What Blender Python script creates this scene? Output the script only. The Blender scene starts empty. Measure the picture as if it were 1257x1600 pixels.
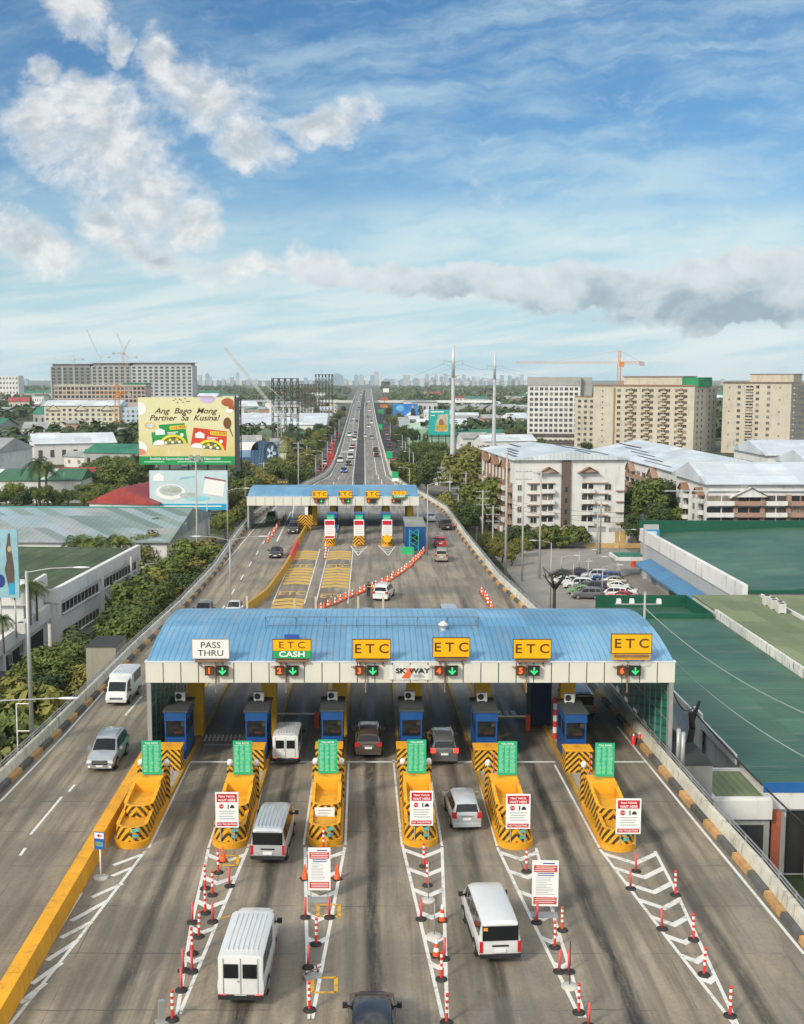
import bpy, bmesh, math, random
from mathutils import Vector, Matrix
R = math.radians
rnd = random.Random(7)
sc = bpy.context.scene
COL = sc.collection
# ---------------------------------------------------------------- camera, sky, sun, exposure
CH, CF, YH, XV = 25.2, 1800.0, 592.0, 577.0      # camera height over the deck, focal length in photo pixels, horizon row, vanishing column
TH = math.atan((800-YH)/CF); CT, ST = math.cos(TH), math.sin(TH)
cam = bpy.data.cameras.new('camera'); camo = bpy.data.objects.new('camera', cam); COL.objects.link(camo)
camo.location = (0,0,CH); camo.rotation_euler = (R(90)-TH,0,0)
cam.sensor_fit = 'VERTICAL'; cam.sensor_height = 36; cam.lens = 36*CF/1600; cam.shift_x = (628.5-XV)/1600
cam.clip_start = .5; cam.clip_end = 60000
sc.camera = camo
EXPO, SKYK, SKYSAT, FILL = .36, .104, 1.28, 1.2    # exposure, sky level, sky saturation, level of the added fill cloud
SUN_EL, SUN_AZ = R(33), R(222)                    # azimuth clockwise from +Y: behind the camera, to its left
world = bpy.data.worlds.new('World'); sc.world = world; world.use_nodes = True
class NT:
    def __init__(s, tree): s.t = tree; s.n = tree.nodes; s.l = tree.links
    def new(s, k, **kw):
        n = s.n.new(k)
        for a, v in kw.items(): setattr(n, a, v)
        return n
    def put(s, sock, v):
        if isinstance(v, bpy.types.NodeSocket): s.l.new(v, sock)
        elif v is not None: sock.default_value = v
    def m(s, op, a, b=None, c=None, clamp=False):
        n = s.new('ShaderNodeMath', operation=op, use_clamp=clamp); s.put(n.inputs[0], a); s.put(n.inputs[1], b); s.put(n.inputs[2], c)
        return n.outputs[0]
    def v(s, op, a, b=None):
        n = s.new('ShaderNodeVectorMath', operation=op); s.put(n.inputs[0], a)
        if op == 'SCALE': s.put(n.inputs['Scale'], b)
        else: s.put(n.inputs[1], b)
        return n.outputs[0]
    def noise(s, vec, scale, detail=4, rough=.55, dist=0, color=False):
        n = s.new('ShaderNodeTexNoise'); s.put(n.inputs['Vector'], vec); n.inputs['Scale'].default_value = scale
        n.inputs['Detail'].default_value = detail; n.inputs['Roughness'].default_value = rough; n.inputs['Distortion'].default_value = dist
        return n.outputs['Color' if color else 'Fac']
    def rng(s, x, a, b, c=0., d=1., smooth=True):
        n = s.new('ShaderNodeMapRange', interpolation_type='SMOOTHSTEP' if smooth else 'LINEAR'); s.put(n.inputs[0], x)
        for i, q in enumerate((a,b,c,d)): s.put(n.inputs[i+1], q)
        return n.outputs[0]
    def mix(s, f, a, b, mode='MIX'):
        n = s.new('ShaderNodeMix', data_type='RGBA', blend_type=mode); s.put(n.inputs[0], f); s.put(n.inputs[6], a); s.put(n.inputs[7], b)
        return n.outputs[2]
    def sep(s, vec):
        n = s.new('ShaderNodeSeparateXYZ'); s.put(n.inputs[0], vec); return n.outputs
    def comb(s, x, y, z):
        n = s.new('ShaderNodeCombineXYZ'); s.put(n.inputs[0], x); s.put(n.inputs[1], y); s.put(n.inputs[2], z); return n.outputs[0]
W = NT(world.node_tree); W.n.clear()
sky = W.new('ShaderNodeTexSky', sky_type='NISHITA', sun_disc=False, sun_elevation=SUN_EL, sun_rotation=SUN_AZ, altitude=0, air_density=1.0, dust_density=.35, ozone_density=3.0)
tcw = W.new('ShaderNodeTexCoord')
dx, dy, dz = W.sep(tcw.outputs['Generated'])
dyc = W.m('MAXIMUM', dy, .06)
cu, cv = W.m('DIVIDE', dx, dyc), W.m('DIVIDE', dz, dyc)
cp = W.comb(cu, cv, 0.)
# heaps of cumulus: (centre, half size, tilt) in hundredths of the distance to the cloud plane
HEAPS = [(160,225,150,95,-38),(75,195,75,62,-25),(230,300,95,75,-30),(120,150,80,55,0),(322,142,110,52,-14),(395,215,62,42,-30),(250,95,40,50,30),(122,28,48,44,-35),(182,62,28,26,0),
         (165,340,72,50,-42),(225,395,66,36,-28),(262,418,42,20,0),(40,378,120,44,-8),(505,188,98,24,2),(300,350,50,62,10),(385,424,92,26,4),(485,418,66,36,0),(60,105,34,22,0)]
BANK = [(600,436,165,26,-3),(740,446,220,32,-4),(900,452,240,38,-3),(1060,468,220,40,-4),(1190,418,150,34,8),(1190,398,100,24,10),(1130,498,140,20,0),(1290,470,120,44,0)]
def pt(px, py):
    t = (800-py)/CF; d = CT+t*ST; return ((px-XV)/CF/d, (t*CT-ST)/d)
warp = W.v('SCALE', W.v('SUBTRACT', W.noise(W.v('MULTIPLY', cp, (1,1.25,1)), 13, 5, .62, color=True), (.5,.5,.5)), .062)
cpw = W.v('ADD', cp, warp)
def field(lst):
    out = None
    for (px,py,rx,ry,t) in lst:
        u0, v0 = pt(px,py)
        mp = W.new('ShaderNodeMapping', vector_type='TEXTURE'); W.put(mp.inputs[0], cpw)
        mp.inputs['Location'].default_value = (u0,v0,0); mp.inputs['Rotation'].default_value = (0,0,R(t)); mp.inputs['Scale'].default_value = (rx/CF*1.25,ry/CF*1.25,1)
        g = W.new('ShaderNodeTexGradient', gradient_type='SPHERICAL'); W.put(g.inputs[0], mp.outputs[0])
        out = g.outputs['Fac'] if out is None else W.m('MAXIMUM', out, g.outputs['Fac'])
    return out
fb = W.noise(W.v('MULTIPLY', cp, (1,1.35,1)), 15, 8, .58, .35)
fb2 = W.noise(W.v('MULTIPLY', W.v('ADD', cp, (.010,-.016,0)), (1,1.35,1)), 15, 6, .58, .35)
fine = W.noise(W.v('MULTIPLY', W.v('ADD', cp, W.v('SCALE', warp, .7)), (1,1.3,1)), 62, 6, .62)
eh, eb = field(HEAPS), field(BANK)
def puff(e, k, lo, hi, a=2.3, f=.8):
    d = W.m('ADD', W.m('MULTIPLY', W.m('POWER', e, .8), k), W.m('ADD', W.m('MULTIPLY', W.m('SUBTRACT', fb, .5), a), W.m('MULTIPLY', W.m('SUBTRACT', fine, .5), f)))
    return W.rng(d, lo, hi), d
(mh, dh), (mb, db) = puff(eh, 1.5, .16, 1.25), puff(eb, 2.1, .30, .95, 1.35, .55)
# thin high veils, drawn out sideways
tilt = W.v('ADD', cp, W.comb(0., W.m('MULTIPLY', cu, -.10), 0.))
st1 = W.noise(W.v('ADD', W.v('MULTIPLY', W.v('ADD', tilt, W.v('SCALE', warp, .5)), (1.15,5.6,1)), (3,1,0)), 3.6, 7, .60, .3)
st2 = W.noise(W.v('MULTIPLY', W.v('ADD', tilt, W.v('SCALE', warp, .8)), (2.2,9.,1)), 7.5, 6, .62)
veil = W.m('MULTIPLY', W.rng(W.m('ADD', st1, W.m('MULTIPLY', W.m('SUBTRACT', st2, .5), .40)), .34, .76), W.rng(cu, -.30, .12, .40, .85))
lowst = W.rng(W.noise(W.v('MULTIPLY', tilt, (1,9,1)), 5.0, 6, .58, .4), .36, .62)
low = W.rng(cv, .02, .17, .97, 0)
glow = W.m('MULTIPLY', W.rng(W.m('ABSOLUTE', W.m('SUBTRACT', cv, .118)), .0, .05, 1, 0), W.m('MULTIPLY', W.rng(cu, -.10, .06), W.rng(st2, .25, .6, .35, .95)))
thin = W.m('MAXIMUM', W.m('MULTIPLY', veil, .72), glow, clamp=True)
lit = W.rng(W.m('SUBTRACT', fb2, fb), -.09, .10, 1, 0)
cf = W.rng(fine, .3, .7, .86, 1.10, False)
ch_ = W.v('SCALE', W.mix(W.m('MULTIPLY', W.rng(dh, .35, 1.5), W.m('SUBTRACT', 1., W.m('MULTIPLY', lit, .9))), (.82,.82,.81,1), (.45,.52,.56,1)), cf)
base_ = W.rng(W.m('ADD', cv, W.m('ADD', W.m('MULTIPLY', cu, -.035), W.m('MULTIPLY', W.m('SUBTRACT', fb, .5), .10))), .040, .098, 1, 0)
cb_ = W.v('SCALE', W.mix(W.m('MULTIPLY', W.m('MULTIPLY', W.rng(db, .25, 1.0), base_), W.m('SUBTRACT', 1., W.m('MULTIPLY', lit, .5))), (.74,.80,.82,1), (.33,.43,.51,1)), W.rng(fine,.3,.7,.93,1.05,False))
hs = W.new('ShaderNodeHueSaturation'); W.put(hs.inputs['Color'], sky.outputs[0]); hs.inputs['Saturation'].default_value = SKYSAT
K = 2**-EXPO
bg = {}
for k, c, s in (('sky',hs.outputs[0],SKYK*K),('thin',(.62,.80,.85,1),K),('lowair',W.mix(lowst,(.46,.70,.80,1),(.78,.87,.885,1)),K),('heap',ch_,K*1.08),('bank',cb_,K),('fillcloud',(1.0,.99,.96,1),FILL)):
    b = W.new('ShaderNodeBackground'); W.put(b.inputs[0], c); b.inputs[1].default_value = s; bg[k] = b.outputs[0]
def mixs(f, a, b):
    n = W.new('ShaderNodeMixShader'); W.put(n.inputs[0], f); W.l.new(a, n.inputs[1]); W.l.new(b, n.inputs[2]); return n.outputs[0]
sh = mixs(thin, bg['sky'], bg['thin'])
sh = mixs(low, sh, bg['lowair'])
sh = mixs(W.m('MULTIPLY', mh, .90), sh, bg['heap'])
sh = mixs(W.m('MULTIPLY', mb, .92), sh, bg['bank'])
# unseen broken cloud added overhead and behind to brighten and soften the daylight
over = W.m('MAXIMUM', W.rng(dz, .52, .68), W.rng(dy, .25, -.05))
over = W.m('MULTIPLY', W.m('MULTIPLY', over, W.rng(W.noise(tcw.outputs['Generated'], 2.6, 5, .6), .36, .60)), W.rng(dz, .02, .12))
sh = mixs(over, sh, bg['fillcloud'])
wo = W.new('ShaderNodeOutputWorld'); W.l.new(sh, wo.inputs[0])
sl = bpy.data.lights.new('sun','SUN'); sl.energy = 2.5; sl.angle = R(11); sl.color = (1,.91,.76)
so = bpy.data.objects.new('sun', sl); COL.objects.link(so)
sd = Vector((math.sin(SUN_AZ)*math.cos(SUN_EL), math.cos(SUN_AZ)*math.cos(SUN_EL), math.sin(SUN_EL)))
so.rotation_euler = sd.to_track_quat('Z','Y').to_euler(); so.location = (-60,-60,80)
sc.view_settings.view_transform = 'Standard'; sc.view_settings.look = 'None'; sc.view_settings.gamma = 1; sc.view_settings.use_curve_mapping = False
sc.view_settings.exposure = EXPO
sc.cycles.max_bounces = 5; sc.cycles.diffuse_bounces = 2; sc.cycles.glossy_bounces = 2; sc.cycles.transmission_bounces = 3; sc.cycles.volume_bounces = 1

# ---------------------------------------------------------------- where things stand
GZ = -9.0                                         # the town lies nine metres under the toll deck
def G(px, py, z=0.):                              # photo point -> ground point on the level z
    s = (py-YH)*CT/(CH-z); zc = CF/s
    return Vector(((px-XV)/s, (zc-(CH-z)*ST)/CT, z))
def PS(py, z=0.): return (py-YH)*CT/(CH-z)
def ZD(D, py): return CH-D*math.tan(TH+math.atan((py-800)/CF))
def XD(px, D, z): return (px-XV)*(D*CT+(CH-z)*ST)/CF
def lerp(a, b, t): return a+(b-a)*t
def interp(tab, x):
    if x <= tab[0][0]: return tab[0][1]
    for (a,b),(c,d) in zip(tab, tab[1:]):
        if x <= c: return lerp(b, d, (x-a)/(c-a))
    return tab[-1][1]
ORD = 'first second third fourth fifth sixth seventh eighth ninth tenth eleventh twelfth thirteenth fourteenth fifteenth sixteenth seventeenth eighteenth nineteenth twentieth'.split()
TENS = ['','','twenty','thirty','forty','fifty','sixty','seventy','eighty','ninety']
def ordn(i):                                      # 0-based
    if i < 20: return ORD[i]
    t, u = divmod(i+1, 10)
    return (TENS[t][:-1]+'ieth') if u == 0 else TENS[t]+'-'+ORD[u-1]
# ---------------------------------------------------------------- materials
_mats = {}
def mat(name, col, rough=.7, metal=0., var=.12, scale=1.5, spec=.35, bump=0., stain=0., emit=0., coat=0., alpha=None):
    if name in _mats: return _mats[name]
    m = bpy.data.materials.new(name); m.use_nodes = True; T = NT(m.node_tree); T.n.clear(); _mats[name] = m
    p = T.new('ShaderNodeBsdfPrincipled'); o = T.new('ShaderNodeOutputMaterial'); T.l.new(p.outputs[0], o.inputs[0])
    p.inputs['Roughness'].default_value = rough; p.inputs['Metallic'].default_value = metal; p.inputs['Specular IOR Level'].default_value = spec
    p.inputs['Coat Weight'].default_value = coat
    c4 = (*col[:3],1)
    tc = T.new('ShaderNodeTexCoord').outputs['Object']
    if var > 0:
        n1 = T.noise(tc, scale, 5, .6); n2 = T.noise(tc, scale*.13, 3, .5)
        f = T.m('ADD', T.rng(n1, .25, .75, 1-var, 1+var, False), T.rng(n2, .3, .7, -var, var, False))
        c = T.v('SCALE', c4[:3], f)
        if stain > 0:                              # dirt that runs down or lies in patches
            n3 = T.noise(T.v('MULTIPLY', tc, (1,1,.22)), scale*1.6, 6, .7)
            c = T.mix(T.m('MULTIPLY', T.rng(n3, .5, .72), stain), c, (.10,.085,.065,1))
        T.put(p.inputs['Base Color'], c)
        T.put(p.inputs['Roughness'], T.rng(n1, .2, .8, max(.03,rough-.08), min(1,rough+.08), False))
        if bump > 0:
            b = T.new('ShaderNodeBump'); b.inputs['Strength'].default_value = bump; b.inputs['Distance'].default_value = .03
            T.put(b.inputs['Height'], T.noise(tc, scale*6, 4, .65)); T.l.new(b.outputs[0], p.inputs['Normal'])
    else: p.inputs['Base Color'].default_value = c4
    if emit > 0:
        p.inputs['Emission Color'].default_value = c4; p.inputs['Emission Strength'].default_value = emit
    if alpha is not None: p.inputs['Alpha'].default_value = alpha
    return m
def nodes(m): return NT(m.node_tree), next(n for n in m.node_tree.nodes if n.type == 'BSDF_PRINCIPLED')
def pattern(name, fn, rough=.6, spec=.35, metal=0., base=None):
    if name in _mats: return _mats[name]
    m = mat(name, (.5,.5,.5), rough, metal, 0, spec=spec); T, p = nodes(m)
    tc = T.new('ShaderNodeTexCoord').outputs['Object']
    T.put(p.inputs['Base Color'], fn(T, tc, p)); return m
# ---------------------------------------------------------------- mesh building
class MB:
    def __init__(s): s.v = []; s.f = []; s.m = []; s.sm = []
    def face(s, pts, m=0, smooth=False):
        i = len(s.v); s.v += [tuple(p) for p in pts]; s.f.append(tuple(range(i, i+len(pts)))); s.m.append(m); s.sm.append(smooth)
    def box(s, x0, x1, y0, y1, z0, z1, m=0, top=None, bottom=True, tx=0., ty=0.):
        i = len(s.v); s.v += [(x0,y0,z0),(x1,y0,z0),(x1,y1,z0),(x0,y1,z0),(x0+tx,y0+ty,z1),(x1-tx,y0+ty,z1),(x1-tx,y1-ty,z1),(x0+tx,y1-ty,z1)]
        fs = [(0,1,5,4),(1,2,6,5),(2,3,7,6),(3,0,4,7),(4,5,6,7)]+([(3,2,1,0)] if bottom else [])
        for k, f in enumerate(fs): s.f.append(tuple(i+q for q in f)); s.m.append(m if (k != 4 or top is None) else top); s.sm.append(False)
    def prism(s, poly, z0, z1, m=0, top=None, hole=False):
        n = len(poly); i = len(s.v); s.v += [(p[0],p[1],z0) for p in poly]+[(p[0],p[1],z1) for p in poly]
        for k in range(n): s.f.append((i+k, i+(k+1)%n, i+n+(k+1)%n, i+n+k)); s.m.append(m); s.sm.append(False)
        s.f.append(tuple(i+n+k for k in range(n))); s.m.append(m if top is None else top); s.sm.append(False)
        s.f.append(tuple(i+n-1-k for k in range(n))); s.m.append(m); s.sm.append(False)
    def tube(s, a, b, r, r2=None, n=8, m=0, cap=True):
        a, b = Vector(a), Vector(b); r2 = r if r2 is None else r2
        d = (b-a).normalized(); u = d.orthogonal().normalized(); w = d.cross(u); i = len(s.v)
        for c, q in ((a,r),(b,r2)):
            s.v += [tuple(c+(u*math.cos(2*math.pi*k/n)+w*math.sin(2*math.pi*k/n))*q) for k in range(n)]
        for k in range(n): s.f.append((i+k, i+(k+1)%n, i+n+(k+1)%n, i+n+k)); s.m.append(m); s.sm.append(n > 5)
        if cap:
            s.f.append(tuple(i+n+k for k in range(n))); s.m.append(m); s.sm.append(False)
            s.f.append(tuple(i+n-1-k for k in range(n))); s.m.append(m); s.sm.append(False)
    def lathe(s, prof, n=14, m=0, c=(0,0,0), ms=None):
        i = len(s.v)
        for r, z in prof: s.v += [(c[0]+r*math.cos(2*math.pi*k/n), c[1]+r*math.sin(2*math.pi*k/n), c[2]+z) for k in range(n)]
        for j in range(len(prof)-1):
            for k in range(n): s.f.append((i+j*n+k, i+j*n+(k+1)%n, i+(j+1)*n+(k+1)%n, i+(j+1)*n+k)); s.m.append(ms[j] if ms else m); s.sm.append(True)
        s.f.append(tuple(i+(len(prof)-1)*n+k for k in range(n))); s.m.append(ms[-1] if ms else m); s.sm.append(False)
    def path(s, pts, r, n=5, m=0):
        for a, b in zip(pts, pts[1:]): s.tube(a, b, r, n=n, m=m, cap=False)
    def loft(s, rings, m=0, closed=True, smooth=True, caps=True):
        n = len(rings[0]); i = len(s.v)
        for rg in rings: s.v += [tuple(p) for p in rg]
        for j in range(len(rings)-1):
            for k in range(n if closed else n-1): s.f.append((i+j*n+k, i+j*n+(k+1)%n, i+(j+1)*n+(k+1)%n, i+(j+1)*n+k)); s.m.append(m); s.sm.append(smooth)
        if caps and closed:
            s.f.append(tuple(i+n-1-k for k in range(n))); s.m.append(m); s.sm.append(False)
            s.f.append(tuple(i+(len(rings)-1)*n+k for k in range(n))); s.m.append(m); s.sm.append(False)
    def mesh(s, name, mats, sharp=None):
        me = bpy.data.meshes.new(name); me.from_pydata(s.v, [], s.f)
        for q in (mats if isinstance(mats,(list,tuple)) else [mats]): me.materials.append(q)
        me.polygons.foreach_set('material_index', s.m); me.polygons.foreach_set('use_smooth', s.sm)
        me.update()
        if sharp: me.set_sharp_from_angle(angle=R(sharp))
        return me
    def build(s, name, mats, parent=None, loc=(0,0,0), rz=0., sharp=None):
        return link(s.mesh(name, mats, sharp), name, parent, loc, rz)
def link(me, name, parent=None, loc=(0,0,0), rz=0.):
    o = bpy.data.objects.new(name, me); COL.objects.link(o); o.location = loc; o.rotation_euler = (0,0,rz)
    if parent: o.parent = parent
    return o
def fixn(o):
    bm = bmesh.new(); bm.from_mesh(o.data); bmesh.ops.recalc_face_normals(bm, faces=bm.faces); bm.to_mesh(o.data); bm.free(); return o
def tag(o, label, cat, group=None, kind=None):
    if label: o['label'] = label
    if cat: o['category'] = cat
    if group: o['group'] = group
    if kind: o['kind'] = kind
    return o
def thing(name, label, cat, loc=(0,0,0), rz=0., group=None):
    o = bpy.data.objects.new(name, None); COL.objects.link(o); o.empty_display_size = .3
    o.location = loc; o.rotation_euler = (0,0,rz); return tag(o, label, cat, group)
def struct(o): o['kind'] = 'structure'; return o
KIDS = {}
def kids(o):
    return [c for c in bpy.data.objects if c.parent == o]
def dup(root, loc, rz, label, group=None, tree=None):
    """a copy of a thing with its parts and sub-parts; tree is the list made by snap()"""
    tree = tree or snap(root); mp = {}
    for o, par in tree:
        c = o.copy(); COL.objects.link(c); mp[o] = c
        if par is not None: c.parent = mp[par]
    r = mp[root]; r.location = loc; r.rotation_euler = (0,0,rz); r['label'] = label
    if group: r['group'] = group
    return r, mp
def snap(root):
    out = [(root,None)]
    ch = {}
    for o in COL.objects:
        if o.parent: ch.setdefault(o.parent, []).append(o)
    st = [root]
    while st:
        p = st.pop()
        for c in ch.get(p, []): out.append((c,p)); st.append(c)
    return out
_txt = {}
def text_mesh(body, size, m, shear=0., xs=1., bold=0., ext=.006, align='CENTER', flat=False):
    k = (body,size,m.name,shear,xs,bold,align,flat)
    if k in _txt: return _txt[k]
    cu_ = bpy.data.curves.new('lettering','FONT'); cu_.body = body; cu_.size = size; cu_.align_x = align; cu_.align_y = 'CENTER'
    cu_.shear = shear; cu_.extrude = ext; cu_.offset = bold; cu_.resolution_u = 3; cu_.space_line = .95
    ob = bpy.data.objects.new('lettering', cu_); COL.objects.link(ob)
    me = bpy.data.meshes.new_from_object(ob); bpy.data.objects.remove(ob); bpy.data.curves.remove(cu_)
    me.name = 'lettering'; me.materials.clear(); me.materials.append(m)
    for v in me.vertices:
        x, y, z = v.co; v.co = (x*xs, y, z) if flat else (x*xs, -z, y)
    _txt[k] = me; return me
def text(body, size, m, parent, loc, name='lettering', rz=0., **kw): return link(text_mesh(body, size, m, **kw), name, parent, loc, rz)
def each(b, name, mats, parent):
    """one part per face of b"""
    for f, m, sm in zip(b.f, b.m, b.sm):
        q = MB(); q.face([b.v[i] for i in f], 0, sm); q.build(name, mats[m], parent)
# ---------------------------------------------------------------- the toll deck
def zr(D): return interp([(480,0),(640,1.6),(785,4.5),(960,7.4),(1154,10),(1400,11.5),(1800,11)], D)
EDL = [(30,-23.0),(66,-22.95),(78,-22.4),(92,-21.9),(104,-21.6),(125,-20.6),(150,-20.1),(180,-20.8),(205,-21),(240,-18.6),(270,-14.9),(300,-11.0),(330,-10.2),(500,-11.3),(785,-12.6),(1154,-13.1),(1800,-13.3)]
EDR = [(30,19.75),(56,19.65),(64,19.3),(90,18.6),(118,17.8),(142,16.0),(180,15.0),(220,14.4),(246,11.3),(268,8.0),(300,5.4),(330,5.3),(500,4.5),(785,3.2),(1154,2.8),(1800,2.6)]
def eL(D): return interp(EDL, D)
def eR(D): return interp(EDR, D)
DS = sorted(set([30,40,50,58,66,72,78,85,92,98,104,112,118,125,133,142,150,165,180,192,205,220,232,240,246,255,262,270,285,300,315,330,380,430,480,540,600,640,700,785,870,960,1050,1154,1280,1400,1600,1800]))
def road_col(T, tc, p):
    x, y, z = T.sep(tc)
    yn = T.m('MULTIPLY', y, .16)
    streak = T.noise(T.comb(T.m('MULTIPLY', x, 1.5), T.m('MULTIPLY', y, .05), 0.), 1., 5, .6)
    patch = T.noise(tc, .09, 5, .6)
    fine = T.noise(tc, 5, 4, .7)
    near = T.rng(y, 120, 230, 0, 1)
    col = T.mix(T.rng(patch, .38, .60), (.195,.170,.132,1), (.320,.268,.195,1))
    col = T.mix(T.m('MULTIPLY', near, .8), col, (.245,.245,.235,1))
    col = T.mix(T.rng(streak, .42, .66, 0, .72), col, (.120,.106,.086,1))
    # oil and rubber down the middle of each toll lane, and the two wheel paths beside it
    lane = T.m('ABSOLUTE', T.m('SUBTRACT', T.m('FRACT', T.m('ADD', T.m('DIVIDE', T.m('SUBTRACT', T.m('ADD', x, T.m('MULTIPLY', T.m('SUBTRACT', T.noise(T.comb(0.,T.m('MULTIPLY',y,.09),0.), 1., 2), .5), .5)), .15), 5.22), .5)), .5))
    lane = T.m('MULTIPLY', lane, 5.22)
    inpl = T.m('MULTIPLY', T.rng(x, -13, -12), T.rng(y, 118, 150, 1, 0))
    inpl = T.m('MULTIPLY', inpl, T.rng(x, 16.6, 17.2, 1, 0))
    wob = T.m('ADD', T.noise(T.comb(T.m('MULTIPLY',x,2.2),yn,0.), 2.0, 6, .75), T.m('MULTIPLY', T.m('SUBTRACT', fine, .5), .5))
    oil = T.m('MULTIPLY', T.rng(lane, .12, .62, 1, 0), T.rng(wob, .30, .58, .5, 1))
    lg = T.noise(T.comb(T.m('FLOOR', T.m('DIVIDE', T.m('ADD', x, 2.4), 5.22)), 7., 0.), 3.1, 0)
    oil = T.m('MULTIPLY', oil, T.m('MULTIPLY', inpl, T.rng(lg, .3, .6, .8, 1)))
    wheel = T.m('MULTIPLY', T.rng(T.m('ABSOLUTE', T.m('SUBTRACT', lane, .95)), .1, .55, 1, 0), T.m('MULTIPLY', inpl, T.rng(wob, .3, .7, .2, .8)))
    under = T.m('MULTIPLY', T.rng(y, 66, 76), T.rng(y, 104, 118, 1, 0))
    col = T.mix(T.m('MULTIPLY', wheel, .5), col, (.105,.10,.092,1))
    col = T.mix(T.m('MULTIPLY', oil, .93), col, (.022,.020,.018,1))
    # drips, patches, saw-cut joints
    spots = T.rng(T.noise(tc, 1.9, 3, .5), .68, .76)
    col = T.mix(T.m('MULTIPLY', spots, .5), col, (.07,.064,.056,1))
    jy = T.m('ABSOLUTE', T.m('SUBTRACT', T.m('FRACT', T.m('DIVIDE', T.m('ADD', y, T.m('MULTIPLY', T.m('SUBTRACT', T.noise(tc,.6,2),.5),.25)), 4.6)), .5))
    joint = T.m('MULTIPLY', T.rng(jy, .003, .012, 1, 0), T.rng(T.noise(tc,.4,3), .42, .6))
    jx = T.m('ABSOLUTE', T.m('SUBTRACT', T.m('FRACT', T.m('DIVIDE', T.m('ADD', x, 1.15), 2.61)), .5))
    joint = T.m('MAXIMUM', joint, T.m('MULTIPLY', T.rng(jx, .004, .016, 1, 0), T.rng(T.noise(tc,.23,3), .45, .62)))
    col = T.mix(T.m('MULTIPLY', joint, .75), col, (.055,.05,.045,1))
    col = T.mix(T.rng(T.noise(T.comb(T.m('MULTIPLY',x,.25),T.m('MULTIPLY',y,.11),2.), 1., 1, .3), .60, .63, 0, .28), col, (.165,.165,.160,1))
    blot = T.noise(T.comb(T.m('MULTIPLY',x,.55),T.m('MULTIPLY',y,.12),5.), 1., 6, .68, .5)
    col = T.mix(T.rng(blot, .46, .70, 0, .55), col, (.115,.102,.082,1)); col = T.mix(T.rng(blot, .30, .44, .30, 0), col, (.36,.33,.27,1))
    col = T.v('SCALE', col, T.rng(fine, .2, .8, .78, 1.22, False))
    b = T.new('ShaderNodeBump'); b.inputs['Strength'].default_value = .25; b.inputs['Distance'].default_value = .02
    T.put(b.inputs['Height'], fine); T.l.new(b.outputs[0], p.inputs['Normal'])
    T.put(p.inputs['Roughness'], T.m('SUBTRACT', T.rng(fine,.2,.8,.74,.92), T.m('MULTIPLY', oil, .32)))
    return col
M_road = pattern('concrete_road', road_col, .8)
M_wallc = mat('retaining_concrete', (.36,.34,.30), .85, var=.2, scale=.7, stain=.6)
b = MB()
for a, c in zip(DS, DS[1:]):
    n = 6
    for k in range(n):
        b.face([(lerp(eL(a)-.35,eR(a)+.35,k/n),a,zr(a)),(lerp(eL(a)-.35,eR(a)+.35,(k+1)/n),a,zr(a)),(lerp(eL(c)-.35,eR(c)+.35,(k+1)/n),c,zr(c)),(lerp(eL(c)-.35,eR(c)+.35,k/n),c,zr(c))])
    for e, s in ((eL,-1),(eR,1)):
        lo = (lambda q: GZ-.5) if a < 480 else (lambda q: zr(q)-2.2)
        q = [(e(a)+s*.35,a,zr(a)),(e(c)+s*.35,c,zr(c)),(e(c)+s*.35,c,lo(c)),(e(a)+s*.35,a,lo(a))]
        b.face(q if s > 0 else q[::-1], 1)
    if a >= 480: b.face([(eL(a)-.35,a,zr(a)-2.2),(eL(c)-.35,c,zr(c)-2.2),(eR(c)+.35,c,zr(c)-2.2),(eR(a)+.35,a,zr(a)-2.2)], 1)
b.face([(eL(30)-.35,30,0),(eL(30)-.35,30,GZ-.5),(eR(30)+.35,30,GZ-.5),(eR(30)+.35,30,0)], 1)
b.face([(eL(480)-.35,480.02,-2.0),(eR(480)+.35,480.02,-2.0),(eR(480)+.35,480.02,GZ-.5),(eL(480)-.35,480.02,GZ-.5)], 1)
for D in range(520, 1800, 40): b.box(eL(D)+5, eR(D)-5, D-1, D+1, GZ-.5, zr(D)-2.19, 1)
struct(b.build('road', [M_road, M_wallc]))
# darker asphalt reserve between the two carriageways
M_asph = mat('dark_asphalt', (.060,.058,.056), .85, var=.25, scale=.5)
b = MB()
dd = [252,262,270,285,300,330,380,430,480,540,600,640,700,785,870,960,1050,1154,1280,1400]
def med(D): return interp([(252,-2.2),(300,-2.6),(500,-3.5),(785,-4.8),(1154,-5.2)], D)
for a, c in zip(dd, dd[1:]):
    wa, wc = (1.35 if q > 290 else .4+.95*(q-252)/38 for q in (a,c))
    b.face([(med(a)-wa,a,zr(a)+.006),(med(a)+wa,a,zr(a)+.006),(med(c)+wc,c,zr(c)+.006),(med(c)-wc,c,zr(c)+.006)])
struct(b.build('road_median', M_asph))
# ---------------------------------------------------------------- painted markings
def worn(name, col, wear=.55):
    def f(T, tc, p):
        n = T.noise(tc, 3.2, 6, .75); n2 = T.noise(tc, .35, 3, .6)
        w = T.rng(T.m('ADD', n, T.m('MULTIPLY', T.m('SUBTRACT', n2, .5), .6)), .50, .70, 0, wear)
        return T.mix(w, (*col,1), (.17,.155,.13,1))
    return pattern(name, f, .75)
M_white = worn('white_road_paint', (.66,.66,.62)); M_yel = worn('ochre_road_paint', (.56,.36,.085), .6); M_yel2 = worn('yellow_road_paint', (.62,.36,.03), .75)
mk = MB()
def line(p, q, w, m=0, z=.006):
    p, q = Vector(p[:2]), Vector(q[:2]); d = (q-p).normalized(); n = Vector((-d.y,d.x))*w/2
    z0, z1 = zr(p.y)+z, zr(q.y)+z
    mk.face([(*(p-n),z0),(*(q-n),z1),(*(q+n),z1),(*(p+n),z0)] if True else None, m)
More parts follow.
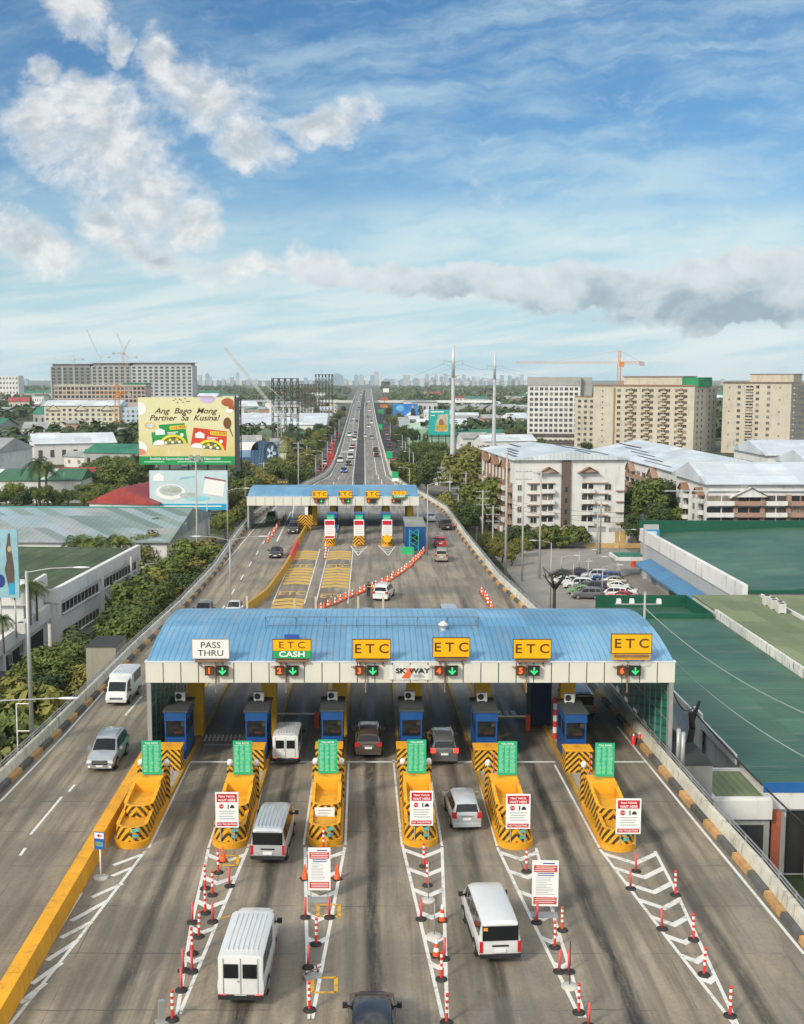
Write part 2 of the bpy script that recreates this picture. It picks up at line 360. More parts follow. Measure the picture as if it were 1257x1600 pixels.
def pl(pts, w, m=0, z=.006):
    for a, c in zip(pts, pts[1:]): line(a, c, w, m, z)
GORES = [([(326,1327),(299,1448),(277,1585)],[(387.6,1325),(340,1440),(281,1585)],5),([(477,1324),(479,1440),(484,1592)],[(539,1324),(517,1440),(488,1592)],6),
         ([(629,1320),(655,1430),(692,1590)],[(691,1324),(695,1440),(699,1590)],6),([(777.5,1324),(833,1440),(907,1590)],[(838,1325),(868,1440),(914,1590)],6),
         ([(938,1327),(1040,1462),(1150,1604)],[(1024,1330),(1060,1400),(1154,1604)],8)]
for L, Rr, n in GORES:
    L = [G(*q) for q in L]; Rr = [G(*q) for q in Rr]
    pl(L, .16); pl(Rr, .16)
    def at(P, y): return Vector((interp(sorted((q.y,q.x) for q in P), y), y))
    y1 = L[0].y-.3; y0 = L[-1].y
    for k in range(n):
        y = lerp(y1, y0+2.2, (k+.15)/n)
        a, c = at(L, y), at(Rr, y)
        if (c-a).length < .55: continue
        ap = (a+c)/2; ap.y -= (c-a).length*.42
        wv = .3
        for e in (a, c):
            s = 1 if e is a else -1
            q = [(e.x,e.y-wv*.75),(ap.x,ap.y-wv),(ap.x,ap.y+wv*.55),(e.x,e.y+wv*.75)]
            mk.face([(u,v,.0075) for u, v in (q if s > 0 else q[::-1])])
pl([G(227,1330), G(120,1471), G(14,1604)], .16)
for (a,c) in [((530,605),(665,555)),((525,655),(620,615)),((430,755),(575,690)),((335,865),(505,770)),((285,945),(430,870)),((220,1050),(360,960)),((150,1160),(290,1060)),((95,1250),(215,1155))]:
    line(G(a[0]/2.993,1150+a[1]/2.993), G(c[0]/2.993,1150+c[1]/2.993), .26, 0, .0078)
pl([G(128,1395), G(20,1575)], .12)
pl([G(0,1253), G(100,1150), G(153,1091), G(240,990), G(300,930), G(352,880), G(398,826), G(440,783), G(500,748)], .15)          # left edge line
for y0, y1, x0, x1 in ((1337,1325,31.7,40),(1304,1245,48,97),(1237,1226,108,117),(1118,1088,196,222)): line(G(x0,y0), G(x1,y1), .16)
for k in range(8): line((-16.1-.04*k,112+k*10.5), (-16.15-.04*k,116+k*10.5), .17)
pl([G(965,1135), G(1007,1187), G(1257,1491)], .16)                                                # right edge line
for i, (xa, xb) in enumerate(((298,388),(418,498),(540,627),(668,748),(792,868),(940,1008))): line(G(xa,1190.5), G(xb,1190.5), .28)
for x, y in ((318,1152),(358,1152),(318,1161),(360,1161)): pass
for k in range(9):
    p = G(320+k*6.6,1158); line(p, (p.x-.05,p.y+1.5), .14)
pl([G(320,1152), G(381,1152)], .12); pl([G(318,1164), G(380,1164)], .12)
for k in range(5):
    p = G(760+k*11,1117); line(p, (p.x,p.y+1.2), .35)
line(G(776,1122), G(822,1122), .25, 2)
for (x0,x1,ya,yb) in ((205,315,1130,1200),(232,330,790,845),(1050,1120,560,605)):                                # yellow detector loops
    if x0 > 900: x0, x1, ya, yb = (x0-1050)+345*2.993-420*2.993+0, (x1-1050)+345*2.993-420*2.993+10, ya, yb
    q = [G(420+x0/2.993,1150+yb/2.993), G(420+x1/2.993,1150+yb/2.993), G(420+x1/2.993,1150+ya/2.993), G(420+x0/2.993,1150+ya/2.993)]
    pl(q+[q[0]], .16, 2, .0085)
pl([G(520,1322),G(539,1322)], .12, 2, .009); pl([G(344,1436),G(362,1430)], .14, 2, .009); pl([G(350,1349),G(378,1340)], .14, 2, .009)
# island edge lines
for (a,c) in (((475,1320),(493,1195)),((540,1320),(545,1193)),((628,1320),(615,1187)),((691,1322),(672,1207)),((777,1322),(742,1195)),((937,1325),(867,1195)),((233,1325),(297,1192)),((326,1325),(368,1200)),((388,1323),(418,1195))):
    line(G(*a), G(*c), .13)
# the far approach: two lanes paved with ochre arrowhead bars and the letters ETC
for XC, w, top, bot in ((-9.12,3.5,168,119.5),(-4.2,3.3,168,133)):
    y = top
    txt = [155.5, 135.5] if XC < -8 else [155.5,133.8]
    while y > bot:
        if not any(abs(y-1-t) < 3.4 for t in txt):
            for s in (-1,1):
                q = [(XC,y+.55),(XC+s*w/2,y-.35),(XC+s*w/2,y-2.0),(XC,y-1.1)]
                mk.face([(u,v,.007) for u, v in (q if s < 0 else q[::-1])], 1)
        y -= 2.18
for k in range(7): line(G(370+(300+k*10)/3.1425, 740+(370+k*2)/3.1425), G(370+(300+k*10)/3.1425, 740+(372+k*2)/3.1425), .01) if False else None
for (x0,x1) in ((-10.9,-10.9),(-7.3,-7.3),(-6.0,-6.0),(-2.4,-2.4)): line((x0,128),(x1,170), .12)
for px0, px1, pyb in ((572,626,843),(597,597,843),(705,766,843)): pass
for X in (-1.55,2.75):
    for s in (-1,1): line((X,163.5),(X+s*1.35,174), .16)
    for k in range(3):
        for s in (-1,1): line((X,167+k*2.4),(X+s*(.55+.3*k),168.3+k*2.4), .2)
pl([(-13.2,200),(-14.2,212),(-15.4,236)], .2); pl([(-13.2,200),(-12.4,214)], .2)
pl([G(455,770+30),G(433,846)], .25)
# carriageway lines far off
fd = [258,300,360,430,500,600,700,785,900,1050,1154,1300]
for a, c in zip(fd, fd[1:]):
    for off in (.9,): line((eL(a)+off,a),(eL(c)+off,c), .22)
    line((eR(a)-1.0,a),(eR(c)-1.0,c), .22)
    for q in (med,): line((q(a)-1.6,a),(q(c)-1.6,c), .16); line((q(a)+1.6,a),(q(c)+1.6,c), .16)
for D in range(262, 1100, 14):
    l, r_, mm = eL(D), eR(D), med(D)
    line((lerp(l+.9,mm-1.6,.5),D),(lerp(l+.9,mm-1.6,.5),D+7), .2)
    line((lerp(mm+1.6,r_-1,.55),D),(lerp(mm+1.6,r_-1,.55),D+(14 if D < 420 else 7)), .2)
for D in (395,452,520,620): mk.face([(eL(D)+.9,D,zr(D)+.008),(med(D)-1.7,D,zr(D)+.008),(med(D)-1.7,D+11,zr(D+11)+.008),(eL(D)+.9,D+11,zr(D+11)+.008)], 3)
M_pale = mat('pale_slab', (.33,.32,.29), .8, var=.2, scale=.3)
struct(mk.build('road_markings', [M_white, M_yel, M_yel2, M_pale]))
for XC, w, ys in ((-9.12,3.5,(155.5,135.5)),(-4.2,3.3,(155.5,133.8))):
    for y in ys:
        struct(text('ETC', 3.4, M_yel, None, (XC,y-1.2,.009), 'road_lettering', flat=True, xs=.5*w/3.4*1.05, bold=.06, ext=0))
# ---------------------------------------------------------------- parapets
M_par = mat('weathered_parapet', (.56,.54,.46), .85, var=.16, scale=1.2, stain=.75)
M_kb, M_ky = mat('black_kerb', (.10,.10,.095), .8, var=.3, scale=2), mat('ochre_kerb', (.46,.27,.11), .8, var=.22, scale=2, stain=.5)
M_rail = mat('galvanised_steel', (.36,.37,.37), .5, .6, var=.15, scale=2)
def parapet(edge, s, D0, D1, name, label, seg, kerb_to):
    t = thing(name, label, 'parapet', (edge(D0),D0,0))
    ox, oy = edge(D0), D0
    w, k, r = MB(), MB(), MB()
    def P(D, off, z): return (edge(D)+s*off-ox, D-oy, zr(D)+z)
    ds = [D0]
    while ds[-1] < D1: ds.append(ds[-1]+(seg if ds[-1] < kerb_to else 24))
    for i, (a, c) in enumerate(zip(ds, ds[1:])):
        fl = lambda q: q if s > 0 else q[::-1]
        # upright wall with a sloped foot
        for (o0,z0),(o1,z1) in (((.0,0),(.0,.30)),((.0,.30),(.10,.95)),((.10,.95),(.34,.95)),((.34,.95),(.34,0))):
            w.face(fl([P(c,o0,z0),P(a,o0,z0),P(a,o1,z1),P(c,o1,z1)]))
        if a < kerb_to:
            g = .06
            for (o0,z0),(o1,z1) in (((-.34,.0),(-.30,.30)),((-.30,.30),(-.004,.34))):
                k.face(fl([P(c-g,o0,z0),P(a+g,o0,z0),P(a+g,o1,z1),P(c-g,o1,z1)]), i%2)
            k.face([P(a+g,-.34,0),P(a+g,-.3,.3),P(a+g,0,.34),P(a+g,0,0)], i%2); k.face([P(c-g,-.34,0),P(c-g,-.3,.3),P(c-g,0,.34),P(c-g,0,0)], i%2)
        if a < 330:
            for z in (1.22,1.02): r.tube(P(a,.42,z), P(c,.42,z), .045, n=5, cap=False)
            r.tube(P(a,.42,.3), P(a,.42,1.25), .05, n=5)
    w.face([P(D0,.0,0),P(D0,.0,.3),P(D0,.1,.95),P(D0,.34,.95),P(D0,.34,0)])
    w.build('wall', M_par, t); k.build('kerb', [M_kb, M_ky], t); r.build('rail', M_rail, t)
    return t
parapet(eL, -1, 31, 1780, 'parapet', 'weathered concrete parapet with striped kerb and pipe rail along the left road edge', 2.05, 250)
parapet(eR, 1, 31, 1780, 'parapet', 'cream parapet with black and ochre kerb along the right road edge, by green roofs', 2.3, 280)
# tall yellow barrier between the bypass and the first toll lane
M_yp = mat('yellow_paint', (.72,.34,.016), .6, var=.14, scale=1.1, stain=.42)
b = MB()
for D0, D1 in ((31,44.95),(45,59.95),(60,74)):
    b.face([(-14.97,D0,.9),(-14.97,D0,0),(-14.97,D1,0),(-14.97,D1,.9)][::-1]); b.face([(-14.2,D0,0),(-14.2,D1,0),(-14.3,D1,.9),(-14.3,D0,.9)])
    b.face([(-14.97,D0,.9),(-14.3,D0,.9),(-14.3,D1,.9),(-14.97,D1,.9)]); b.face([(-14.97,D0,0),(-14.2,D0,0),(-14.3,D0,.9),(-14.97,D0,.9)]); b.face([(-14.97,D1,0),(-14.97,D1,.9),(-14.3,D1,.9),(-14.2,D1,0)])
o = b.build('yellow_barrier', M_yp); tag(o, 'long plain yellow concrete barrier left of the first toll island', 'barrier')
# ---------------------------------------------------------------- toll plaza: canopy
M_blue = None
def roof_col(c0, c1, per, axis=0, worn_=.35, blotch=.12):
    def f(T, tc, p):
        x, y, z = T.sep(tc); a = (x,y,z)[axis]
        fr = T.m('ABSOLUTE', T.m('SUBTRACT', T.m('FRACT', T.m('DIVIDE', a, per)), .5))
        rib = T.rng(fr, .34, .46)
        n = T.noise(tc, blotch, 5, .65); n2 = T.noise(T.comb(T.m('MULTIPLY',x,.15 if axis else 1.4),T.m('MULTIPLY',y,1.4 if axis else .15),z), 1., 4, .6)
        sheet = T.noise(T.comb(T.m('FLOOR',T.m('DIVIDE',a,per*4)),T.m('FLOOR',T.m('DIVIDE',(y,x,y)[axis],6.)),0.), 7.7, 0)
        c = T.mix(T.rng(n,.35,.68), (*c0,1), (*c1,1))
        c = T.mix(T.rng(n2,.52,.78,0,worn_), c, (.30,.30,.28,1))
        c = T.v('SCALE', c, T.rng(sheet,.3,.7,.86,1.12,False))
        b = T.new('ShaderNodeBump'); b.inputs['Strength'].default_value = .6; b.inputs['Distance'].default_value = .05
        T.put(b.inputs['Height'], rib); T.l.new(b.outputs[0], p.inputs['Normal'])
        return T.v('SCALE', c, T.rng(rib,0,1,1.0,.86))
    return f
M_blue = pattern('blue_metal_roof', roof_col((.10,.265,.43),(.185,.37,.53),.40,0,.5), .42, .5)
M_fas = mat('cream_fascia', (.66,.65,.57), .5, var=.05, scale=.3, stain=.05)
M_seam = mat('dark_seam', (.10,.10,.09), .7, var=.2)
M_ycol = mat('yellow_column', (.55,.33,.02), .6, var=.15, scale=.8, stain=.3)
M_gsteel = mat('grey_steel', (.38,.39,.38), .45, .4, var=.12)
def screen_col(T, tc, p):
    x, y, z = T.sep(tc)
    r = T.rng(T.m('ABSOLUTE', T.m('SUBTRACT', T.m('FRACT', T.m('MULTIPLY', T.m('ADD', z, T.m('MULTIPLY', y, .25)), 1.7)), .5)), .3, .45)
    n = T.noise(tc, .6, 4)
    c = T.mix(T.rng(n,.35,.65), (.014,.19,.14,1), (.025,.27,.20,1))
    return T.mix(T.m('MULTIPLY', r, .8), c, (.008,.06,.055,1))
M_screen = pattern('green_screen', screen_col, .35, .5)
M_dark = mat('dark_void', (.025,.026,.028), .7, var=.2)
CX0, CX1, CD = -14.65, 20.05, 73.8
def canopy(name, label, x0, x1, D, zb, zt, depth, rise, panel, cols, colmat, base_y0, sidewalls):
    t = thing(name, label, 'canopy', (0,D,0))
    w = x1-x0
    f = MB(); n = round(w/panel)
    f.box(x0, x1, 0, .35, zb, zt, 0); f.box(x0, x0+.35, .36, depth, zb, zt, 0); f.box(x1-.35, x1, .36, depth, zb, zt, 0); f.box(x0, x1, depth+.01, depth+.35, zb, zt, 0)
    for k in range(1, n): f.box(x0+k*w/n-.03, x0+k*w/n+.03, -.012, -.002, zb+.02, zt-.02, 1)
    f.box(x0-.05, x1+.05, -.03, .4, zt+.001, zt+.09, 2)
    f.build('fascia', [M_fas, M_seam, mat('gutter_white', (.62,.68,.72), .4, var=.08)], t)
    r = MB(); seg = 26; hc = depth/2; Rr = (hc*hc+rise*rise)/(2*rise); a0 = math.asin(hc/Rr)
    rows = []
    for i in range(seg+1):
        a = lerp(-a0, a0, i/seg); rows.append((hc+Rr*math.sin(a)+.1, zt+.1+rise-Rr+Rr*math.cos(a)))
    m = 48
    for (ya,za),(yb,zb_) in zip(rows, rows[1:]):
        for k in range(m):
            xa, xb = lerp(x0+.1,x1-.1,k/m), lerp(x0+.1,x1-.1,(k+1)/m)
            r.face([(xa,ya,za),(xb,ya,za),(xb,yb,zb_),(xa,yb,zb_)], 0, True)
    for xx, fl in ((x0+.1,1),(x1-.1,-1)):
        pts = [(xx,y,z) for y, z in rows]; r.face(pts if fl < 0 else pts[::-1], 0)
    r.build('roof', M_blue, t)
    c = MB(); c.box(x0+.4, x1-.4, .4, depth-.1, zb+.15, zb+.25); 
    for y in (2.5,7,11.5,16):
        if y < depth-1: c.box(x0+.4, x1-.4, y, y+.3, zb-.25, zb+.148)
    c.build('ceiling', mat('canopy_ceiling', (.20,.21,.20), .7, var=.15), t)
    for (x, y, sx, sy) in cols:
        q = MB(); q.box(-sx/2, sx/2, -sy/2, sy/2, base_y0, zb+.14); q.build('column', colmat, t, (x,y,0))
    for x in (x0+.18, x1-.18):
        q = MB(); q.box(-.14,.14,-.14,.14,0,zb-.002); q.build('corner_post', M_gsteel, t, (x,.2,0))
    for (x, ya, yb, za, zb2) in sidewalls:
        q = MB(); q.box(-.05,.05,0,yb-ya,za,zb2,0)
        k = 0
        while k*1.55 < yb-ya: q.box(-.09,.09,k*1.55,k*1.55+.08,za,zb2-.01,1); k += 1
        for z in (za+1.8, za+3.6): q.box(-.075,.075,0,yb-ya,z,z+.07,1)
        q.build('side_screen', [M_screen, M_gsteel], t, (x,ya,0))
    return t
ISL = [(-12.95,59.6,-.014),(-7.6,59.6,-.012),(-2.43,59.8,.0),(2.8,59.8,.0),(7.98,59.5,.018),(13.5,59.2,-.002)]
def isl(i, ly, lx=0.):
    x, y, r = ISL[i]; return Vector((x+lx*math.cos(r)-ly*math.sin(r), y+lx*math.sin(r)+ly*math.cos(r), 0))
cols = [(isl(i,19.6).x+(.35 if i not in (0,) else .5), isl(i,19.6).y-CD, 1.05, .9) for i in range(6)]
canopy('toll_canopy', 'wide toll canopy with arched blue roof and cream fascia over six lanes', CX0, CX1, CD, 5.4, 6.75, 17.0, 1.12, 1.16, cols, M_ycol, .26,
       [(CX0+.2,.4,16.5,.02,5.35),(CX1-.25,.4,16.5,.9,5.35)])
# ---------------------------------------------------------------- signs on the canopy
M_sy = mat('sign_yellow', (.86,.44,.008), .4, var=.03, scale=.7); M_sw = mat('sign_white', (.78,.78,.76), .4, var=.03); M_sg = mat('sign_green', (.02,.36,.13), .4, var=.05)
M_black = mat('black_lettering', (.02,.02,.022), .5, var=0); M_brn = mat('brown_lettering', (.10,.045,.012), .5, var=0); M_wl = mat('white_lettering', (.85,.85,.83), .5, var=0)
M_rust = mat('rusty_steel', (.22,.13,.08), .8, var=.3, scale=3)
def signboard(x, D, z0, w, h, kind, label, s=1.):
    t = thing('lane_sign', label, 'sign', (x,D,z0), group='lane signs along the canopy')
    b = MB(); b.box(-w/2,w/2,0,.12,0,h,1); b.box(-w/2+.045,w/2-.045,-.012,-.001,.045 if kind != 'cash' else h*.42,h-.045,0)
    if kind == 'cash': b.box(-w/2+.045,w/2-.045,-.012,-.001,.045,h*.42-.02,2)
    b.build('panel', [M_sw if kind == 'pass' else M_sy, M_brn if kind != 'pass' else M_gsteel, M_sg], t)
    q = MB()
    for k in (-.3,.3): q.box(k*w-.05,k*w+.05,.13,.22,-.5,h*.8)
    q.box(-w*.42,w*.42,-.06,.3,-.2,-.06); q.box(-w*.42,w*.42,.28,.34,-.34,-.26); q.build('bracket', M_rust, t)
    if kind == 'pass':
        text('PASS', .56*s, M_black, t, (0,-.02,h*.69), xs=1.15); text('THRU', .56*s, M_black, t, (0,-.02,h*.29), xs=1.15)
    elif kind == 'cash':
        text('E T C', .62*s, M_brn, t, (0,-.02,h*.69), xs=1.2); text('CASH', .50*s, M_wl, t, (0,-.02,h*.23), xs=1.35, bold=.012)
    else: text('E T C', .86*s, M_brn, t, (0,-.02,h*.5), xs=1.12, bold=.012)
    return t
SX = [(300,359,'pass','white PASS THRU sign at the left end of the blue roof'),(426,487,'cash','yellow and green ETC CASH sign on the canopy edge'),(551,611,'etc','yellow ETC sign between the ETC CASH sign and the white banner'),
      (676,735,'etc','yellow ETC sign just right of the white banner, above lane four'),(802,862,'etc','yellow ETC sign above lane five, second from the right end of the roof'),(955,1019,'etc','yellow ETC sign with torn worn strip beneath, at right end of blue roof')]
for i, (a, c, k, lab) in enumerate(SX):
    D = 73.55; z0 = 7.05 if i < 5 else 7.4
    x0, x1 = XD(a,D,7.6), XD(c,D,7.6); zc_ = {3:7.15}.get(i, z0)
    t = signboard((x0+x1)/2, D, zc_, x1-x0, 1.32, k, lab)
    if i == 5:
        q = MB(); q.box(-1.25,1.25,0,.05,-.42,-.02); q.build('lower_strip', mat('faded_ochre', (.62,.33,.03), .6, var=.15), t)
        text('RFID ONLY', .34, mat('faded_lettering', (.36,.22,.06), .6, var=0), t, (0,-.012,-.22), xs=1.1)
        q = MB(); pr = [(-1.0,-.50),(-.3,-.64),(.5,-.66),(1.0,-.5),(1.25,-.2)]
        for (xa,za),(xb,zb2) in zip(pr, pr[1:]):
            q.face([(xa,-.1,za-.06),(xb,-.12,zb2-.07),(xb,-.16,zb2+.10),(xa,-.14,za+.05)]); q.face([(xa,-.1,za-.06),(xa,-.14,za+.05),(xb,-.16,zb2+.10),(xb,-.12,zb2-.07)])
        q.build('torn_cover', M_sw, t)
M_led_r = mat('red_lamp_digit', (1.,.13,.02), .5, var=0, emit=.55); M_led_g = mat('green_lamp_arrow', (.03,.7,.2), .5, var=0, emit=.4)
M_box = mat('signal_housing', (.028,.026,.024), .6, var=.2)
M_boxb = mat('signal_housing_brown', (.10,.045,.025), .6, var=.2)
def lane_signal(x, D, z, digit, label, s=1., green=True):
    t = thing('lane_signal', label, 'lane signal', (x,D,z), group='lane signals on the canopy fascia')
    b = MB(); b.box(-.78,-.22,0,.22,-.30,.30); b.box(-.80,-.20,-.05,.0,.301,.33); b.build('number_box', M_boxb, t)
    text(digit, .52, M_led_r, t, (-.5,-.012,0), 'digit', bold=.02)
    b = MB(); b.box(.0,.74,0,.22,-.32,.32); b.box(-.03,.77,-.06,.0,.321,.35); b.build('arrow_box', M_box, t)
    a = MB(); e = -.012
    if green:
        for q in ([(.32,.24),(.42,.24),(.42,-.16),(.32,-.16)],[(.37,-.26),(.12,.0),(.18,.06),(.37,-.13)],[(.37,-.26),(.37,-.13),(.56,.06),(.62,.0)]): a.face([(u,e,v) for u, v in q][::1])
        for f in a.f: pass
        a.build('arrow', M_led_g, t)
    q = MB(); q.box(-.04,.04,.02,.1,-1.5,1.0) if s == 1 else q.box(-.04,.04,.02,.1,-.4,.5); q.box(-.95,.9,.05,.11,.18,.24)
    q.build('mounting_pole', M_rust, t, (-.1,.16,0))
    return t
names6 = ['the PASS THRU sign','the ETC CASH sign','the ETC sign left of the banner','the ETC sign right of the banner','the ETC sign over lane five','the worn ETC sign']
for i, px in enumerate((339,449,574,698,826,984)):
    lane_signal(XD(px,73.4,6.05), 73.4, ZD(73.4,1048.5), '123456'[i], 'lane signal numbered %s with green arrow under %s' % ('123456'[i], names6[i]))
# banner
x0, x1 = XD(608,73.7,6), XD(676,73.7,6)
t = thing('banner', 'white cloth banner reading SKYWAY hung on the cream fascia', 'banner', ((x0+x1)/2,73.74,5.62))
b = MB(); w = x1-x0
for k in range(12):
    xa, xb = -w/2+k*w/12, -w/2+(k+1)*w/12; ya, yb = (-.02-.03*math.sin(k*1.9) for k in (k,k+1))
    b.face([(xa,ya,0),(xb,yb,0),(xb,yb,.98),(xa,ya,.98)])
b.build('cloth', mat('banner_cloth', (.66,.67,.64), .7, var=.08, stain=.25), t)
for s_, xo in (('SK',-.66),('WAY',.57)): text(s_, .46, M_black, t, (xo,-.07,.60), xs=1.25, bold=.012)
q = MB(); q.face([(-.62,-.075,.12),(-.1,-.075,.12),(.16,-.075,.78),(-.06,-.075,.78)]); q.face([(-.42,-.076,.80),(-.26,-.076,.80),(-.1,-.076,.62),(-.18,-.076,.55)])
q.build('emblem', mat('banner_orange', (.72,.13,.03), .6, var=0), t)
q = MB()
for k in range(3): q.box(.12,.95-.1*k,-.08,-.07,.20+.07*k,.225+.07*k)
q.build('small_print', mat('grey_print', (.35,.37,.40), .6, var=0), t)
# bare sign frame on the roof, vent, fallen blue panel
def roofz(D): 
    hc = 8.5; rise = 1.12; Rr = (hc*hc+rise*rise)/(2*rise); y = D-CD-.1-hc; return 6.85+rise-Rr+math.sqrt(Rr*Rr-y*y)
D = 79.5; x0, x1 = XD(415,D,8.6), XD(748,D,8.6); zt_, zb_ = ZD(D,964), ZD(D,991)
b = MB()
for z in (zt_,(zt_+zb_)/2,zb_): b.tube((x0,D,z),(x1,D,z),.022,n=4)
n = 7
for k in range(n+1):
    x = lerp(x0,x1,k/n); b.tube((x,D,zb_),(x,D,zt_),.022,n=4); b.tube((x,D,roofz(D)),(x,D,zb_),.03,n=5); b.tube((x,D+1.5,roofz(D+1.5)),(x,D,zt_),.02,n=4)
tag(b.build('sign_frame', mat('brown_steel', (.10,.085,.075), .7, var=.2)), 'long bare brown steel sign frame standing on the blue roof', 'sign frame')
b = MB(); b.lathe([(.22,0),(.22,.4),(.36,.42),(.36,.5),(.08,.72)], 10); o = b.build('roof_vent', mat('vent_white', (.62,.62,.60), .6, var=.15)); o.location = (XD(693,79,8.5),79,roofz(79)-.1)
tag(o, 'small white capped vent on the blue roof above the ETC sign', 'vent')
b = MB(); b.box(-.5,.5,-.02,.02,0,.4); o = b.build('panel_scrap', mat('deep_blue_panel', (.012,.06,.28), .5, var=.2)); o.location = (XD(456,77,8),77,roofz(77)-.02); o.rotation_euler = (R(-20),0,0)
tag(o, 'scrap of deep blue panel on the roof behind the ETC CASH sign', 'panel')
# ---------------------------------------------------------------- toll islands
def hz(name, c1, c2, fr, ky=.9):
    def f(T, tc, p):
        x, y, z = T.sep(tc)
        v = T.m('ADD', T.m('ADD', T.m('ABSOLUTE', x), z), T.m('MULTIPLY', y, ky))
        s = T.rng(T.m('ABSOLUTE', T.m('SUBTRACT', T.m('FRACT', T.m('MULTIPLY', v, fr)), .5)), .235, .265)
        n = T.noise(tc, 2.5, 5, .7)
        s = T.m('MULTIPLY', s, T.rng(T.noise(tc, 7, 4, .7), .30, .48, .35, 1))
        c = T.mix(s, (*c1,1), (*c2,1))
        return T.mix(T.rng(n,.48,.75,0,.5), c, (.12,.09,.05,1))
    return pattern(name, f, .55)
M_haz = hz('hazard_paint', (.72,.36,.012), (.05,.03,.016), 1.95)
M_haz2 = hz('hazard_paint_fine', (.74,.38,.015), (.026,.02,.016), 2.6)
M_islc = mat('island_concrete', (.33,.31,.27), .8, var=.2, stain=.4)
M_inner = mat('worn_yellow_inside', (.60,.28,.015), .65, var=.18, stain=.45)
M_teal = mat('sticker_teal', (.10,.42,.38), .5, var=.25, scale=6)
M_panel = mat('white_panel', (.80,.80,.78), .4, var=.03)
def u_wall(b, hw, y0, y1, th, zlo, z0, z1, m_out, m_top, m_in, floor):
    """a boat-shaped wall: rounded bow at y0, open to the rear at y1, its rim rising from z0 to z1"""
    def ring(h, ys):
        pts = [(-h, y1)]
        for k in range(13):
            a = math.pi+math.pi*k/12; pts.append((h*math.cos(a), ys+h*.85+h*.85*math.sin(a)))
        return pts+[(h,y1)]
    o, i = ring(hw, y0), ring(hw-th, y0+th)
    def zz(y): return lerp(z0, z1, max(0,min(1,(y-y0-.6)/(y1-y0-.6))))
    n = len(o)
    for k in range(n-1):
        (ax,ay),(bx,by) = o[k], o[k+1]; (cx,cy),(dx_,dy_) = i[k], i[k+1]
        b.face([(ax,ay,zlo),(bx,by,zlo),(bx,by,zz(by)),(ax,ay,zz(ay))], m_out)
        b.face([(ax,ay,zz(ay)),(bx,by,zz(by)),(dx_,dy_,zz(by)),(cx,cy,zz(ay))], m_top)
        b.face([(dx_,dy_,floor),(cx,cy,floor),(cx,cy,zz(ay)),(dx_,dy_,zz(by))], m_in)
    b.face([(p[0],p[1],floor) for p in i], m_in)
lanes6 = ['lane %s' % q for q in ('one','two','three','four','five','six')]
def make_island(i):
    x, y, r = ISL[i]
    t = thing('toll_island', 'yellow toll island with striped boat-shaped bow, left of %s' % lanes6[i], 'toll island', (x,y,0), r, 'yellow toll islands')
    b = MB(); hw = .98
    poly = [(hw*math.cos(math.pi+math.pi*k/14), .95+.95*math.sin(math.pi+math.pi*k/14)) for k in range(15)]+[(hw-.04,6.6),(-hw+.04,6.6)]
    b.prism(poly, 0, .34, 0); b.build('nose_plinth', M_yp, t)
    b = MB(); b.box(-.9,.9,6.61,36,0,.24,0,1); b.box(-.9,-.72,6.61,36,.241,.30); b.box(.72,.9,6.61,36,.241,.30); b.build('long_plinth', [mat('ochre_edge', (.42,.24,.03), .7, var=.25, stain=.5), M_islc], t)
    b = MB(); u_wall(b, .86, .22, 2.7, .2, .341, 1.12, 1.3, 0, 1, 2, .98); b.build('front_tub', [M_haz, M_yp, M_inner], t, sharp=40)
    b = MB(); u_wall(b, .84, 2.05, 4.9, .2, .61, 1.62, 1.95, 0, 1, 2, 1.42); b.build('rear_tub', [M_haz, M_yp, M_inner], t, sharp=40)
    b = MB(); b.box(-.84,.84,4.91,6.35,.342,2.06,0,tx=.04); 
    b.box(-.86,-.842,4.95,6.3,.4,1.95,1); b.box(.842,.86,4.95,6.3,.4,1.95,1); b.build('block', [M_yp, M_haz], t)
    if True:
        b = MB(); a = R(18)
        for zz_, ww in ((.95,.36),(.62,.3)):
            b.face([(.15,.20,zz_-.1),(.15+ww,.262 if ww<.33 else .285,zz_-.06),(.15+ww,.26 if ww<.33 else .283,zz_+.14),(.15,.198,zz_+.1)])
        b.build('sticker', M_teal, t)
    # guard rails behind
    b = MB()
    for yy in range(8,11): b.tube((.55,yy,.24),(.55,yy,1.2),.03,n=5)
    b.tube((.55,8,1.2),(.55,10,1.2),.03,n=5); b.tube((.55,8,.8),(.55,10,.8),.03,n=5); b.build('handrail', M_gsteel, t)
    return t
for i in range(6): make_island(i)
